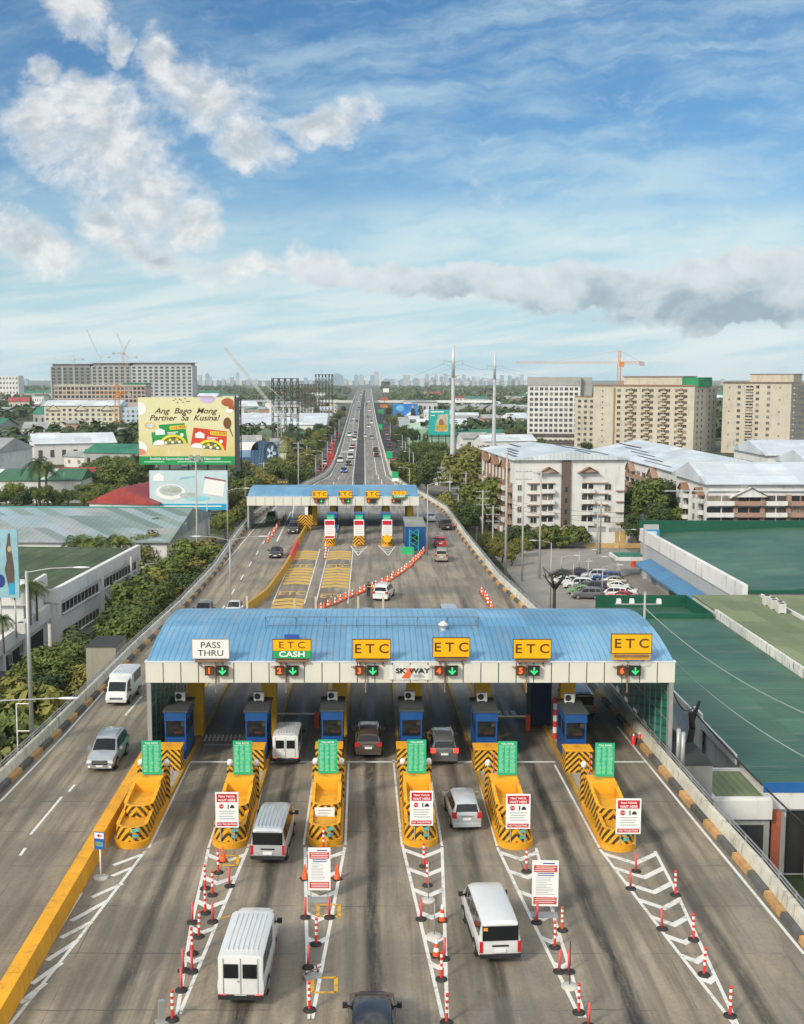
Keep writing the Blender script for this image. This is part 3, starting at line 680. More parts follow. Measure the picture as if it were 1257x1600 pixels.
# bumper blocks, striped posts, boards, booths
M_boo = mat('booth_blue', (.011,.072,.24), .4, var=.10, stain=.15); M_broof = mat('booth_roof', (.055,.06,.062), .7, var=.25)
M_glass = mat('dark_glass', (.018,.022,.025), .08, var=0, spec=.7); M_in = mat('booth_interior', (.10,.095,.085), .8, var=.5, scale=3)
M_brd = mat('board_green', (.015,.40,.19), .45, var=.08, scale=2); M_rows = mat('pale_green_print', (.32,.66,.47), .6, var=0)
M_redp, M_whtp, M_blkp = mat('red_plastic', (.72,.045,.03), .45, var=.1), mat('white_plastic', (.80,.79,.76), .45, var=.06), mat('black_rubber', (.03,.03,.03), .8, var=.3)
M_org = mat('orange_plastic', (.75,.10,.02), .5, var=.12)
M_ac = mat('appliance_white', (.58,.58,.55), .5, var=.1, stain=.3)
for i in range(6):
    r = ISL[i][2]; L_ = lanes6[i]
    p = isl(i, 11.9, -.15); b = MB(); b.box(-.85,.85,0,1.2,.24,1.62); b.box(-.9,.9,-.04,1.24,1.63,1.72,1); o = b.build('crash_block', [M_haz2, M_yp], None, p, r)
    tag(o, 'black and yellow chevron crash block before the booth left of '+L_, 'crash block', 'chevron crash blocks')
    for s in (-1,1):
        p = isl(i, 6.95, s*.78)
        t = thing('striped_post', 'thin black and yellow striped post %s of the green board left of %s' % ('left' if s < 0 else 'right', L_), 'post', p, r, 'striped posts beside the tariff boards')
        b = MB(); b.box(-.17,.17,-.17,.17,.26,2.25); b.build('shaft', M_haz2, t)
        b = MB(); b.lathe([(.05,2.251),(.05,2.3),(.16,2.34),(.17,2.55),(.1,2.66)], 10); b.build('lamp_cap', M_whtp, t)
    if i in (0,3,4,5):
        p = isl(i, 6.95, .42 if i == 0 else -.42); b = MB(); 
        for k in range(8): b.tube((0,0,.24+k*.36),(0,0,.6+k*.36),.045,n=8,m=k%2,cap=k==7)
        tag(b.build('marker_pole', [M_redp, mat('pink_faded', (.62,.16,.16), .5)], None, p, r), 'slim red pole beside the green board left of '+L_, 'pole')
    p = isl(i, 5.8, .12 if i < 2 else (.0 if i < 4 else .22)); p.z = 2.06
    t = thing('tariff_board', 'green toll rates board on the yellow block left of '+L_, 'board', p, r+[.05,0,0,0,-.02,-.03][i], 'green tariff boards')
    b = MB(); b.box(-.56,.56,0,.06,.08,2.1); b.build('panel', M_brd, t)
    text('TOLL RATES', .135, M_wl, t, (0,-.012,1.96), bold=.003)
    q = MB(); rr = random.Random(i)
    for k in range(21):
        z = 1.80-k*.078
        for (xa,xb) in ((-.48,-.2),(-.14,.1),(.16,.48)): q.box(xa, xb-rr.random()*.1, -.008, -.002, z, z+.032)
    q.box(-.5,.5,-.008,-.002,1.85,1.865); q.build('price_rows', M_rows, t)
    q = MB()
    for s in (-.4,.4): q.box(s-.04,s+.04,.061,.12,0,1.9)
    q.build('leg', M_gsteel, t)
    # booth
    p = isl(i, 14.1, .0)
    t = thing('toll_booth', 'blue toll booth under the canopy left of '+L_, 'toll booth', (p.x,p.y,.24), r, 'blue toll booths')
    hw = .70; ln = 3.1
    b = MB(); b.box(-hw,hw,0,ln,0,1.5); b.build('lower_wall', M_boo, t)
    b = MB()
    for xx in (-hw+.05,hw-.05):
        for yy in (.05,1.5,ln-.05): b.box(xx-.05,xx+.05,yy-.05,yy+.05,1.501,2.62)
    b.build('window_frame', M_boo, t)
    b = MB(); b.box(-hw+.06,hw-.06,.03,.05,1.55,2.6); b.box(-hw+.03,-hw+.05,.12,ln-.12,1.55,2.6); b.box(hw-.05,hw-.03,.12,ln-.12,1.55,2.6)
    b.build('window', mat('booth_glass', (.02,.025,.028), .08, var=0, spec=.4, alpha=.45), t)
    b = MB(); b.box(-hw+.15,hw-.1,1.0,1.3,1.51,2.0,0); b.box(-.35,.05,.5,.75,1.51,1.85,1); b.box(.35,.6,.2,.3,2.2,2.55,2); b.box(-hw+.1,hw-.1,ln-.3,ln-.1,1.51,2.6,0); b.box(-.1,.45,.25,.33,1.66,1.8,3)
    b.build('counter', [M_in, M_dark, mat('yellow_notice', (.70,.62,.15), .6), mat('red_notice', (.55,.12,.10), .6)], t)
    b = MB(); b.box(-hw-.03,hw+.03,-.05,ln,2.62,3.2,0); b.build('upper_band', M_boo, t)
    b = MB(); b.box(-hw-.12,hw+.12,-.1,ln+.2,3.201,3.3,0); b.build('roof', M_broof, t)
    p = isl(i, 16.3, -.05); 
    a = thing('air_conditioner', 'white air conditioner on the roof of the booth left of '+L_, 'air conditioner', (p.x,p.y,3.545), r, 'air conditioners on booth roofs')
    b = MB(); b.box(-.34,.34,0,.34,.06,.62); b.box(-.3,-.22,.02,.32,0,.06); b.box(.22,.3,.02,.32,0,.06); b.build('housing', M_ac, a)
    b = MB(); b.lathe([(.21,0),(.21,.012),(.16,.014)], 16); o = b.build('fan_grille', M_dark, a, (-.09,-.001,.34)); o.rotation_euler = (R(90),0,0)
# things standing behind the booths
for i, lab in ((0,'orange box on the plinth behind the first booth'),(1,'orange box on the plinth behind the second booth')):
    p = isl(i, 20.6, -.1); b = MB(); b.box(-.4,.4,0,.8,.24,1.7); b.box(-.42,.42,-.02,.82,1.701,1.76); tag(b.build('cabinet', M_org if i == 0 else M_ycol, None, p), lab, 'cabinet')
p = isl(5, 22, -1.1); b = MB(); b.box(-.75,.75,0,2.2,.24,3.3); b.box(-.8,.8,-.05,2.25,3.301,3.42); tag(b.build('blue_cabin', mat('cabin_navy', (.010,.03,.085), .6, var=.2), None, p), 'dark blue cabin behind the last yellow column on the right', 'cabin')
p = isl(5, 19, -.55); b = MB()
for k in range(7): b.tube((0,0,.24+k*.42),(0,0,.66+k*.42),.16,n=10,m=k%2,cap=k==6)
tag(b.build('warning_post', [M_redp, M_whtp], None, p), 'thick red post beside the last yellow column on the right', 'post')
for k, (x, y) in enumerate(((990,1163),(994,1160))):
    q = G(x,y); b = MB(); b.lathe([(.16,0),(.16,.5),(.06,.62),(.05,.75)], 10, ms=[0,0,1]); o = b.build('fire_extinguisher', [M_redp, M_whtp], None, q+Vector((k*.25,0,0)))
    tag(o, 'red fire extinguisher on the road by the right parapet under the canopy, %s one' % ('left' if k == 0 else 'right'), 'fire extinguisher', 'fire extinguishers')
# lane lamps and boom arms
for i, (px, py) in enumerate(((470,1107),(270,1105),(800,1111))):
    q = G(px,py+30); D = q.y; b = MB(); x0 = XD(px-42,D,1.1); x1 = XD(px+22,D,1.1)
    b.box(x0,x1,D-.04,D+.04,1.0,1.1,0); b.box(x1,x1+.3,D-.15,D+.15,0,1.15,1)
    if i != 1: tag(b.build('boom_gate', [M_whtp, M_org], None), ['white boom gate lowered before the white van in lane two','','white boom gate across lane five under the canopy'][i], 'boom gate')
# ---------------------------------------------------------------- vehicles
def paint(name, col, metal=.0, rough=.32, coat=.6): return mat('car_paint_'+name, col, rough, metal, .06, scale=.8, spec=.5, coat=coat, stain=.08)
P_silver = paint('silver', (.40,.43,.46), .55, .38); P_white = paint('white', (.64,.65,.64)); P_grey = paint('grey', (.17,.175,.18), .5); P_black = paint('black', (.018,.019,.021))
P_brown = paint('brown', (.115,.085,.07), .45); P_red = paint('red', (.42,.03,.022)); P_blue = paint('blue', (.03,.08,.25), .2); P_beige = paint('beige', (.38,.34,.27), .4); P_green = paint('green', (.14,.28,.10)); P_navy = paint('navy', (.03,.035,.05), .3)
P_lsil = paint('light_silver', (.52,.55,.57), .4, .36)
M_cgl = mat('car_glass', (.010,.012,.014), .10, var=0, spec=.42); M_tyre = mat('tyre_rubber', (.018,.018,.018), .85, var=.2); M_rim = mat('wheel_rim', (.42,.43,.44), .35, .8, .1)
M_trim = mat('black_trim', (.022,.022,.024), .6, var=.15); M_tail = mat('tail_lamp_red', (.48,.012,.012), .25, var=0, spec=.6, coat=.5); M_taillit = mat('tail_lamp_lit', (1,.05,.03), .3, var=0, emit=1.5)
M_head = mat('head_lamp', (.75,.77,.78), .12, var=0, spec=.8, coat=.5); M_plate = mat('number_plate', (.72,.74,.72), .5, var=0); M_foglit = mat('fog_lamp_lit', (1,.75,.4), .3, var=0, emit=1.2)
M_amber = mat('amber_lamp', (.7,.25,.02), .3, var=0)
# station: y, bottom, belt, roof, half width, half roof width
SHAPES = {
 'suv': dict(st=[(-2.32,.46,.90,.93,.80,.72),(-2.28,.34,1.08,1.12,.88,.76),(-2.16,.30,1.12,1.62,.91,.66),(-1.85,.28,1.12,1.78,.925,.67),(-.9,.26,1.10,1.84,.93,.69),(.20,.26,1.07,1.82,.93,.69),(.45,.26,1.06,1.72,.93,.68),(1.20,.28,1.04,1.09,.925,.82),(1.95,.30,.97,1.00,.90,.76),(2.24,.34,.82,.85,.84,.68),(2.36,.42,.66,.68,.76,.62)],
  side=[(-2.05,-1.35),(-1.27,-.34),(-.26,.85)], ws=(6,7), rw=(1,2), wb=1.36, wr=.38, tail=(.60,.90,.86,1.14), head=.80, plate=.78, rails=True),
 'mpv': dict(st=[(-2.12,.42,.86,.89,.76,.68),(-2.08,.32,1.02,1.06,.82,.70),(-1.90,.28,1.06,1.56,.845,.60),(-1.6,.26,1.06,1.66,.85,.61),(-.6,.24,1.04,1.70,.85,.63),(.25,.24,1.02,1.68,.85,.63),(.5,.24,1.0,1.60,.85,.62),(1.35,.26,.98,1.02,.845,.74),(1.85,.28,.88,.91,.82,.70),(2.07,.34,.72,.75,.76,.62),(2.13,.4,.6,.62,.70,.56)],
  side=[(-1.8,-1.15),(-1.07,-.15),(-.07,1.05)], ws=(6,7), rw=(1,2), wb=1.30, wr=.32, tail=(.58,.83,.78,1.12), head=.72, plate=.74),
 'sedan': dict(st=[(-2.2,.40,.78,.81,.76,.70),(-2.12,.32,.93,.96,.84,.74),(-1.65,.26,.97,1.01,.87,.74),(-.78,.24,.95,1.40,.875,.58),(-.3,.23,.94,1.46,.875,.60),(.3,.23,.93,1.44,.875,.60),(1.25,.25,.92,.97,.87,.72),(1.9,.27,.82,.85,.85,.70),(2.16,.33,.66,.69,.79,.64),(2.24,.4,.56,.58,.70,.56)],
  side=[(-1.35,-.55),(-.47,.2),(.28,1.05)], ws=(5,6), rw=(2,3), wb=1.32, wr=.32, tail=(.5,.83,.70,.90), head=.68, plate=.62),
 'van': dict(st=[(-2.40,.46,1.02,1.06,.86,.80),(-2.37,.40,1.14,1.86,.92,.72),(-2.25,.36,1.16,1.97,.94,.76),(-1.2,.34,1.16,2.02,.945,.77),(.6,.34,1.16,2.02,.945,.77),(1.15,.34,1.15,1.97,.945,.76),(1.45,.34,1.13,1.80,.94,.74),(2.02,.36,1.02,1.10,.92,.78),(2.30,.38,.78,.84,.88,.74),(2.38,.44,.6,.63,.8,.68)],
  side=[(-2.15,-1.05),(-.97,.1),(.18,.85),(.95,1.75)], ws=(6,7), rw=None, rear=[(-.78,.78,1.16,1.80,'g')], wb=1.40, wr=.34, tail=(.76,.90,.62,1.12), head=.72, plate=.70),
 'boxvan': dict(st=[(-2.42,.50,1.20,2.14,.90,.84),(-2.40,.42,1.22,2.20,.93,.88),(-1.2,.40,1.22,2.24,.94,.88),(.78,.40,1.22,2.22,.94,.88),(.82,.38,1.20,2.02,.86,.76),(1.45,.38,1.18,1.98,.86,.74),(1.72,.38,1.12,1.84,.86,.72),(2.14,.40,1.02,1.10,.85,.74),(2.34,.42,.80,.85,.83,.74),(2.40,.48,.6,.62,.79,.7)],
  side=[(-2.2,-1.5),(-1.4,-.7),(-.6,.1),(1.0,1.95)], ws=(6,7), rw=None, rear=[(-.66,-.09,1.28,1.86,'g'),(.09,.66,1.28,1.86,'g'),(-.012,.012,.62,2.1,'t'),(-.70,.70,.60,.615,'t'),(-.70,-.685,.6,2.1,'t'),(.685,.70,.6,2.1,'t'),(-.13,-.05,1.12,1.18,'t')], wb=1.30, wr=.33, tail=(.58,.82,.44,.60), head=.72, plate=.52),
 'pickup': dict(st=[(-2.6,.5,1.02,1.04,.86,.84),(-2.56,.42,1.04,1.06,.90,.86),(-1.0,.40,1.06,1.08,.92,.86),(-.96,.40,1.08,1.66,.92,.66),(-.75,.40,1.08,1.78,.92,.67),(.35,.40,1.06,1.78,.92,.68),(.55,.40,1.05,1.70,.92,.68),(1.25,.40,1.04,1.09,.91,.80),(2.1,.42,1.0,1.03,.89,.77),(2.42,.46,.84,.87,.84,.7),(2.5,.52,.66,.68,.78,.64)],
  side=[(-.85,-.15),(-.07,.95)], ws=(6,7), rw=(2,3), wb=1.5, wr=.38, tail=(.66,.88,.72,1.0), head=.80, plate=.6),
}
def car_parts(kind):
    S = SHAPES[kind]; st = S['st']; out = []
    def sec(s):
        y, zb, be, ro, w, wr = s; h = ro-be; q = min(.09, h*.35); e = min(.13, wr*.2)
        half = [(w*.86,zb),(w*.975,zb+.10),(w,(zb+be)*.5+.05),(w*.985,be-.10),(w*.955,be),(wr+.02,ro-q),(wr-e,ro),(0,ro+.018)]
        pts = [(x,y,z) for x, z in half]+[(-x,y,z) for x, z in half[-2::-1]]
        return pts
    b = MB(); b.loft([sec(s) for s in st], 0)
    me = b.mesh('body', [P_white, M_trim], sharp=32)
    bm = bmesh.new(); bm.from_mesh(me); bmesh.ops.recalc_face_normals(bm, faces=bm.faces); bm.to_mesh(me); bm.free()
    out.append(('body', me, (0,0,0), None))
    def at(y):
        for a, c in zip(st, st[1:]):
            if y <= c[0]:
                t = (y-a[0])/(c[0]-a[0]); return [lerp(p,q,t) for p, q in zip(a,c)]
        return list(st[-1])
    ys = sorted(s[0] for s in st)
    for (ya, yb) in S['side']:
        yy = [ya]+[y for y in ys if ya+.04 < y < yb-.04]+[yb]
        for sgn in (-1,1):
            g = MB()
            for p, q in zip(yy, yy[1:]):
                quad = []
                for y, tt in ((p,.10),(q,.10),(q,.92),(p,.92)):
                    s = at(y); h = s[3]-s[2]; qq = min(.09, h*.35); x0, z0, x1, z1 = s[4]*.955, s[2], s[5]+.02, s[3]-qq
                    quad.append((sgn*(lerp(x0,x1,tt)+.012), y, lerp(z0,z1,tt)+.004))
                g.face(quad if sgn > 0 else quad[::-1])
            out.append(('side_window', g.mesh('side_window', M_cgl), (0,0,0), None))
    def slope(i, j, t0, t1, inset, nm, s):
        a, c = st[i], st[j]; g = MB()
        def p(t, k):
            y, zb, be, ro, w, wr = [lerp(u,v,t) for u, v in zip(a,c)]; x = max(.2, wr-inset)
            return (k*x, y, ro+.018*(1-abs(k))+.016)
        n = 4
        for k in range(n):
            u, v = -1+2*k/n, -1+2*(k+1)/n
            f = [p(t0,u),p(t0,v),p(t1,v),p(t1,u)]; g.face(f if s > 0 else f[::-1], 0, True)
        me = g.mesh(nm, M_cgl)
        for q in me.vertices: q.co.y += .014*s*-1*0
        out.append((nm, me, (0,.012*s,0), None))
    slope(*S['ws'], .06, .93, .07, 'windscreen', 1)
    if S['rw']: 
        slope(*S['rw'], .10 if kind != 'sedan' else .1, .90, .06, 'rear_window', 1)
        nm, me, loc, _ = out[-1]; out[-1] = (nm, me, (0,-.016,0), None)
    yr = st[0][0]
    def rear_y(z): return interp(sorted((s[3],s[0]) for s in st[:3]), z)
    for (xa,xb,za,zb,k) in S.get('rear', []):
        g = MB(); y0, y1 = min(yr, rear_y(za))-.03, min(yr+.04, rear_y(zb))-.03
        g.box(xa,xb,yr-.03,yr+.06,za,zb)
        out.append(('rear_window' if k == 'g' else 'door_seam', g.mesh('rear_window' if k == 'g' else 'door_seam', M_cgl if k == 'g' else mat('seam_grey',(.30,.30,.29),.6,var=.1)), (0,0,0), None))
    xa, xb, za, zb = S['tail']
    for sgn in (-1,1):
        g = MB(); x0, x1 = sorted((sgn*xa, sgn*xb)); d = .17 if kind in ('suv','mpv','sedan') else .06
        g.box(x0,x1,yr-.03,yr+d,za,zb); out.append(('tail_light', g.mesh('tail_light', M_tail), (0,0,0), None))
        g = MB(); yf = st[-1][0]; z = S['head']; wv = st[-2][4]
        x0, x1 = sorted((sgn*wv*.62, sgn*wv*1.0)); g.box(x0,x1,yf-.26,yf-.01,z-.17,z-.01,0,ty=0)
        out.append(('headlight', g.mesh('headlight', M_head), (0,0,0), None))
        g = MB(); ym = S['side'][-1][1]-.12; s = at(ym); g.box(*sorted((sgn*(s[4]+.02),sgn*(s[4]+.22))),ym-.07,ym+.06,s[2]+.02,s[2]+.22); g.box(*sorted((sgn*(s[4]-.06),sgn*(s[4]+.04))),ym-.03,ym+.03,s[2]+.04,s[2]+.10)
        out.append(('wing_mirror', g.mesh('wing_mirror', M_trim), (0,0,0), None))
    w = st[1][4]
    g = MB(); g.box(-w*.96,w*.96,yr-.07,yr+.15,st[1][1]-.02,st[1][1]+.16); out.append(('rear_bumper', g.mesh('rear_bumper', M_trim), (0,0,0), None))
    wf = st[-2][4]; yf = st[-1][0]
    g = MB(); g.box(-wf*.95,wf*.95,yf-.2,yf+.05,st[-1][1]-.1,st[-1][1]+.12); out.append(('front_bumper', g.mesh('front_bumper', P_white if kind != 'pickup' else M_trim), (0,0,0), None))
    g = MB(); zg = S['head']; g.box(-wf*.60,wf*.60,yf-.3,yf+.025,zg-.30,zg+.01,0); g.box(-wf*.56,wf*.56,yf+.0255,yf+.04,zg-.06,zg-.02,1); g.box(-wf*.56,wf*.56,yf+.0255,yf+.04,zg-.16,zg-.13,1); out.append(('grille', g.mesh('grille', [M_trim, M_rim]), (0,0,0), None))
    if kind in ('suv',):
        for sgn in (-1,1): g = MB(); g.box(*sorted((sgn*wf*.74,sgn*wf*.86)),yf-.1,yf+.06,st[-1][1]-.02,st[-1][1]+.06); out.append(('fog_lamp', g.mesh('fog_lamp', M_head), (0,0,0), None))
    if kind in ('van','boxvan'):
        g = MB(); zt = 2.02 if kind == 'van' else 2.24
        for k in range(-3,4): x = k*.2; g.box(x-.035,x+.035,-2.05,.55,zt-.03,zt+.018*(1-abs(x)/.78)+.022)
        out.append(('roof_ribs', g.mesh('roof_ribs', P_white), (0,0,0), None))
        for sgn in (-1,1):
            g = MB(); x0, x1 = sorted((sgn*.93,sgn*.955)); g.box(x0,x1,-2.2,2.0,st[3][1]-.02,st[3][1]+.14); out.append(('side_sill', g.mesh('side_sill', M_trim if kind == 'van' else mat('rusty_sill',(.22,.15,.11),.8,var=.4,scale=6)), (0,0,0), None))
    if kind in ('van','suv','mpv','sedan'):
        zc = .92 if kind == 'van' else (.90 if kind != 'sedan' else .78); g = MB(); g.box(-.36,.36,yr-.035,yr+.12,zc-.03,zc+.035); out.append(('tailgate_strip', g.mesh('tailgate_strip', M_rim if kind != 'van' else M_trim), (0,0,0), None))
    if kind == 'boxvan':
        g = MB(); g.box(-.88,.88,yr-.02,yr+.05,.5,.6); out.append(('rust_band', g.mesh('rust_band', mat('rust_streaks',(.30,.19,.12),.9,var=.6,scale=7)), (0,0,0), None))
    g = MB(); z = S['plate']; g.box(-.24,.24,yr-.05,yr-.0,z-.07,z+.07); out.append(('number_plate', g.mesh('number_plate', M_plate), (0,0,0), None))
    g = MB(); g.box(-.22,.22,yf+.01,yf+.07,st[-1][1]+.0,st[-1][1]+.12); out.append(('number_plate', g.mesh('number_plate', M_plate), (0,0,0), None))
    if S.get('rails'):
        for sgn in (-1,1):
            g = MB(); g.tube((sgn*.60,-1.7,1.86),(sgn*.60,.2,1.89),.025,n=5); out.append(('roof_rail', g.mesh('roof_rail', M_gsteel), (0,0,0), None))
    # wheels
    r = S['wr']; ya, yb = -S['wb'], S['wb']
    g = MB(); g.tube((-.11,0,0),(.11,0,0),r,n=18); tyre = g.mesh('wheel', M_tyre)
    g = MB(); g.tube((0,0,0),(.012,0,0),r*.66,n=14); g.tube((.012,0,0),(.02,0,0),r*.2,n=8); rim = g.mesh('rim', M_rim)
    for y in (ya,yb):
        for sgn in (-1,1):
            g = MB(); s = at(y); x = s[4]
            g.tube((sgn*(x-.2),y,r),(sgn*(x+.004),y,r),r*1.2,n=18)
            out.append(('wheel_arch', g.mesh('wheel_arch', M_trim), (0,0,0), None))
    for y in (ya,yb):
        for sgn in (-1,1): out.append(('wheel', tyre, (sgn*(at(y)[4]-.09),y,r), (rim, sgn*.113)))
    return out
PARTS = {k: car_parts(k) for k in SHAPES}
OPT = {}
def setmat(o, i, m):
    o.material_slots[i].link = 'OBJECT'; o.material_slots[i].material = m
def car(kind, pnt, going, paint_, label, cat, L=None, rz=0., lit=False, z=0., group=None, sx=1., sy=1., parts=True, skip=()):
    """pnt: where the middle of the car stands; going=True drives away from the camera"""
    r = (0 if going else math.pi)+rz
    t = thing({'suv':'suv','mpv':'minivan','sedan':'sedan','van':'passenger_van','boxvan':'box_van','pickup':'pickup_truck'}[kind], label, cat, pnt, r, group)
    t.scale = (sx,sx*sy,sx)
    for nm, me, loc, ex in PARTS[kind]:
        if nm in skip: continue
        o = link(me, nm, t, loc)
        if nm in ('body','front_bumper','roof_ribs'): setmat(o, 0, paint_)
        if nm == 'rear_bumper' and kind in ('van','mpv','suv','sedan'): setmat(o, 0, paint_ if kind != 'van' else M_trim)
        if nm == 'wing_mirror' and kind in ('suv','mpv','sedan'): setmat(o, 0, paint_)
        if nm == 'fog_lamp' and 'fog lamps lit' in label: setmat(o, 0, M_foglit)
        if nm == 'tail_light' and lit: setmat(o, 0, M_taillit)
        if ex:
            q = link(ex[0], 'rim', o, (ex[1],0,0), 0 if ex[1] > 0 else math.pi)
    return t
def ahead(px, py, kind, sy=1.): p = G(px,py,.36); p.z = 0; p.y -= SHAPES[kind]['st'][0][0]*sy; return p            # rear foot seen at px,py
def facing(px, py, kind): p = G(px,py,.3); p.z = 0; p.y += SHAPES[kind]['st'][-1][0]; return p            # front foot seen at px,py
car('suv', facing(157,1201,'suv'), False, P_silver, 'silver SUV driving towards us on the bypass, fog lamps lit', 'suv', rz=R(-1), group=None)
car('boxvan', facing(183,1099,'boxvan'), False, P_white, 'white van driving towards us on the bypass beside the left parapet', 'van', rz=R(-1.5))
car('boxvan', ahead(447,1190,'boxvan'), True, P_white, 'small white van with two rear windows stopped at the second booth', 'van', sx=.93, lit=True, rz=R(-1))
car('suv', ahead(576,1178,'suv'), True, P_brown, 'dark brown SUV paying in lane three beside the third booth', 'suv', lit=False)
car('suv', ahead(694,1188,'suv'), True, P_grey, 'dark grey SUV with roof rails in lane four beside the fourth booth', 'suv', lit=True, rz=R(1))
car('mpv', ahead(727,1290,'mpv'), True, P_lsil, 'silver minivan waiting in lane four, right of the WAIT HERE sign', 'minivan', rz=R(3))
car('van', ahead(422,1343,'van',1.1), True, P_lsil, 'silver passenger van in lane two, ahead of the white box van', 'van', rz=R(-2.5), sx=1.0, sy=1.1)
car('boxvan', ahead(381,1562,'boxvan',1.2), True, P_white, 'large white box van with rusty bumper at the bottom of lane two', 'van', rz=R(-2.2), lit=True, sx=1.01, sy=1.2)
car('van', ahead(775,1497,'van',1.12), True, P_white, 'clean white passenger van with wide black rear window in lane four', 'van', rz=R(4), skip=('roof_ribs',), sx=1.0, sy=1.12)
car('suv', Vector((.12,41.3,0)), True, P_black, 'black car cut off by the bottom edge of the photo, in lane three', 'car', skip=('roof_rail','headlight'))
car('van', ahead(910,1118,'van'), True, P_grey, 'dark van driving out from under the canopy in lane six', 'van', rz=R(1))
# between the two plazas
car('suv', ahead(601,935,'suv'), True, P_white, 'white SUV stopped by the diagonal row of cones beside two people', 'suv', rz=R(-12))
car('sedan', ahead(574,973,'sedan'), True, P_silver, 'silver sedan half hidden behind the blue roof, left of the white SUV', 'sedan', rz=R(-8))
car('van', ahead(704,978,'van'), True, P_lsil, 'silver van half hidden behind the blue roof, right of the white SUV', 'van')
car('pickup', facing(315,968,'pickup'), False, P_grey, 'dark pickup truck behind the orange road barriers at the left parapet', 'pickup truck')
car('sedan', facing(363,962,'sedan'), False, P_white, 'white sedan driving towards us just left of the yellow barrier', 'sedan')
car('sedan', facing(430,870,'sedan'), False, P_navy, 'dark sedan driving towards us beyond the white one', 'sedan')
car('suv', facing(458,832,'suv'), False, P_black, 'black SUV coming out from under the far canopy', 'suv')
car('suv', facing(423,815,'suv'), False, P_green, 'pale green SUV under the left end of the far canopy', 'suv')
car('mpv', ahead(689,853,'mpv'), True, P_red, 'red hatchback passing right of the far plaza', 'hatchback')
car('suv', ahead(692,875,'suv'), True, P_beige, 'grey beige SUV behind the red hatchback', 'suv', rz=R(-4))
car('sedan', ahead(673,813,'sedan'), True, P_lsil, 'pale silver sedan farthest right of the far canopy', 'sedan', rz=R(6))
car('pickup', ahead(698,826,'pickup'), True, P_black, 'black pickup ahead of the red hatchback by the right parapet', 'pickup truck', rz=R(5))
t = [o for o in COL.objects if o.get('label','').startswith('clean white passenger van')][0]
b = MB(); b.box(-.74,-.56,-2.45,-2.431,1.62,1.76); b.build('window_sticker', mat('sticker_amber', (.75,.33,.03), .5, var=0), t)
# small far traffic: one mesh each
def far_car_mesh(kind, pm):
    b = MB()
    vs = {'suv':(.92,4.6,1.8,.55,.95),'sedan':(.88,4.4,1.42,.28,.9),'van':(.94,4.8,2.05,.8,1.1),'bus':(1.25,11,3.1,2,2)}[kind]
    w, L, h, fr, be = vs; y0, y1 = -L/2, L/2
    b.box(-w,w,y0,y1,.3,be,0,tx=.04,ty=.06)
    g0, g1 = y0+(.12 if kind != 'sedan' else .7), y1-(1.35 if kind != 'bus' else .1)
    b.box(-w+.06,w-.06,g0,g1,be+.001,h-.06,1,tx=.16,ty=.32); b.box(-w+.21,w-.21,g0+.3,g1-.3,h-.059,h,0,tx=.03,ty=.04)
    for s in (-1,1):
        x0, x1 = sorted((s*w*.6,s*w*.96)); b.box(x0,x1,y0-.03,y0+.1,.75,.98,2); b.box(x0,x1,y1-.1,y1+.03,.6,.78,3)
        for y in (y0+.85,y1-.85): b.tube((s*(w-.18),y,.33),(s*(w+.01),y,.33),.33,n=10,m=4)
    return b.mesh('far_'+kind, [pm, M_cgl, M_tail, M_head, M_tyre])
FAR = {k: far_car_mesh(k, P_white) for k in ('suv','sedan','van','bus')}
def far_car(kind, p, going, pm, label, lit=False, group=None, rz=0.):
    o = link(FAR[kind], {'suv':'suv','sedan':'sedan','van':'passenger_van','bus':'bus'}[kind], None, p, (0 if going else math.pi)+rz)
    setmat(o, 0, pm)
    if lit: setmat(o, 2, M_taillit)
    tag(o, label, 'bus' if kind == 'bus' else 'car', group); return o
def onroad(px, py):                               # where the ray through a photo point meets the deck's long profile
    lo, hi = 120., 1800.
    for _ in range(40):
        m_ = (lo+hi)/2
        if ZD(m_, py) > zr(m_): lo = m_
        else: hi = m_
    return Vector((XD(px,lo,zr(lo)), lo, zr(lo)))
CN = {id(P_white):'white',id(P_black):'black',id(P_silver):'silver',id(P_lsil):'pale silver',id(P_red):'red',id(P_blue):'blue',id(P_grey):'grey',id(P_navy):'dark',id(P_beige):'beige',id(P_brown):'brown'}
L_far = [(532,722,'suv',P_white),(545,727,'sedan',P_navy),(538,738,'sedan',P_blue),(548,716,'suv',P_lsil),(549.5,706,'suv',P_white),(551.5,700,'sedan',P_red),(554,689,'van',P_white),(546.5,682,'van',P_white),(556,679,'sedan',P_grey),(553,656,'sedan',P_white),(558,660,'sedan',P_black),(561.5,640,'suv',P_silver),(560.5,628,'sedan',P_white),(564,617,'suv',P_white)]
R_far = [(587,706,'suv',P_black),(588.8,714,'sedan',P_navy),(581.5,686,'suv',P_silver),(576.8,668,'suv',P_white),(581.2,662,'van',P_white),(575.5,653,'sedan',P_grey),(578,643,'sedan',P_white),(571.5,683,'sedan',P_lsil),(576.5,628,'van',P_white),(573.5,633,'sedan',P_grey)]
for lst, going, side in ((L_far,False,'left'),(R_far,True,'right')):
    srt = sorted(lst, key=lambda q: -q[1])
    for i, (px,py,k,pm) in enumerate(srt):
        far_car(k, onroad(px,py), going, pm, '%s car on the far %s carriageway, %s beyond the far canopy' % (CN[id(pm)], side, ordn(i)), group='cars far along the elevated road')
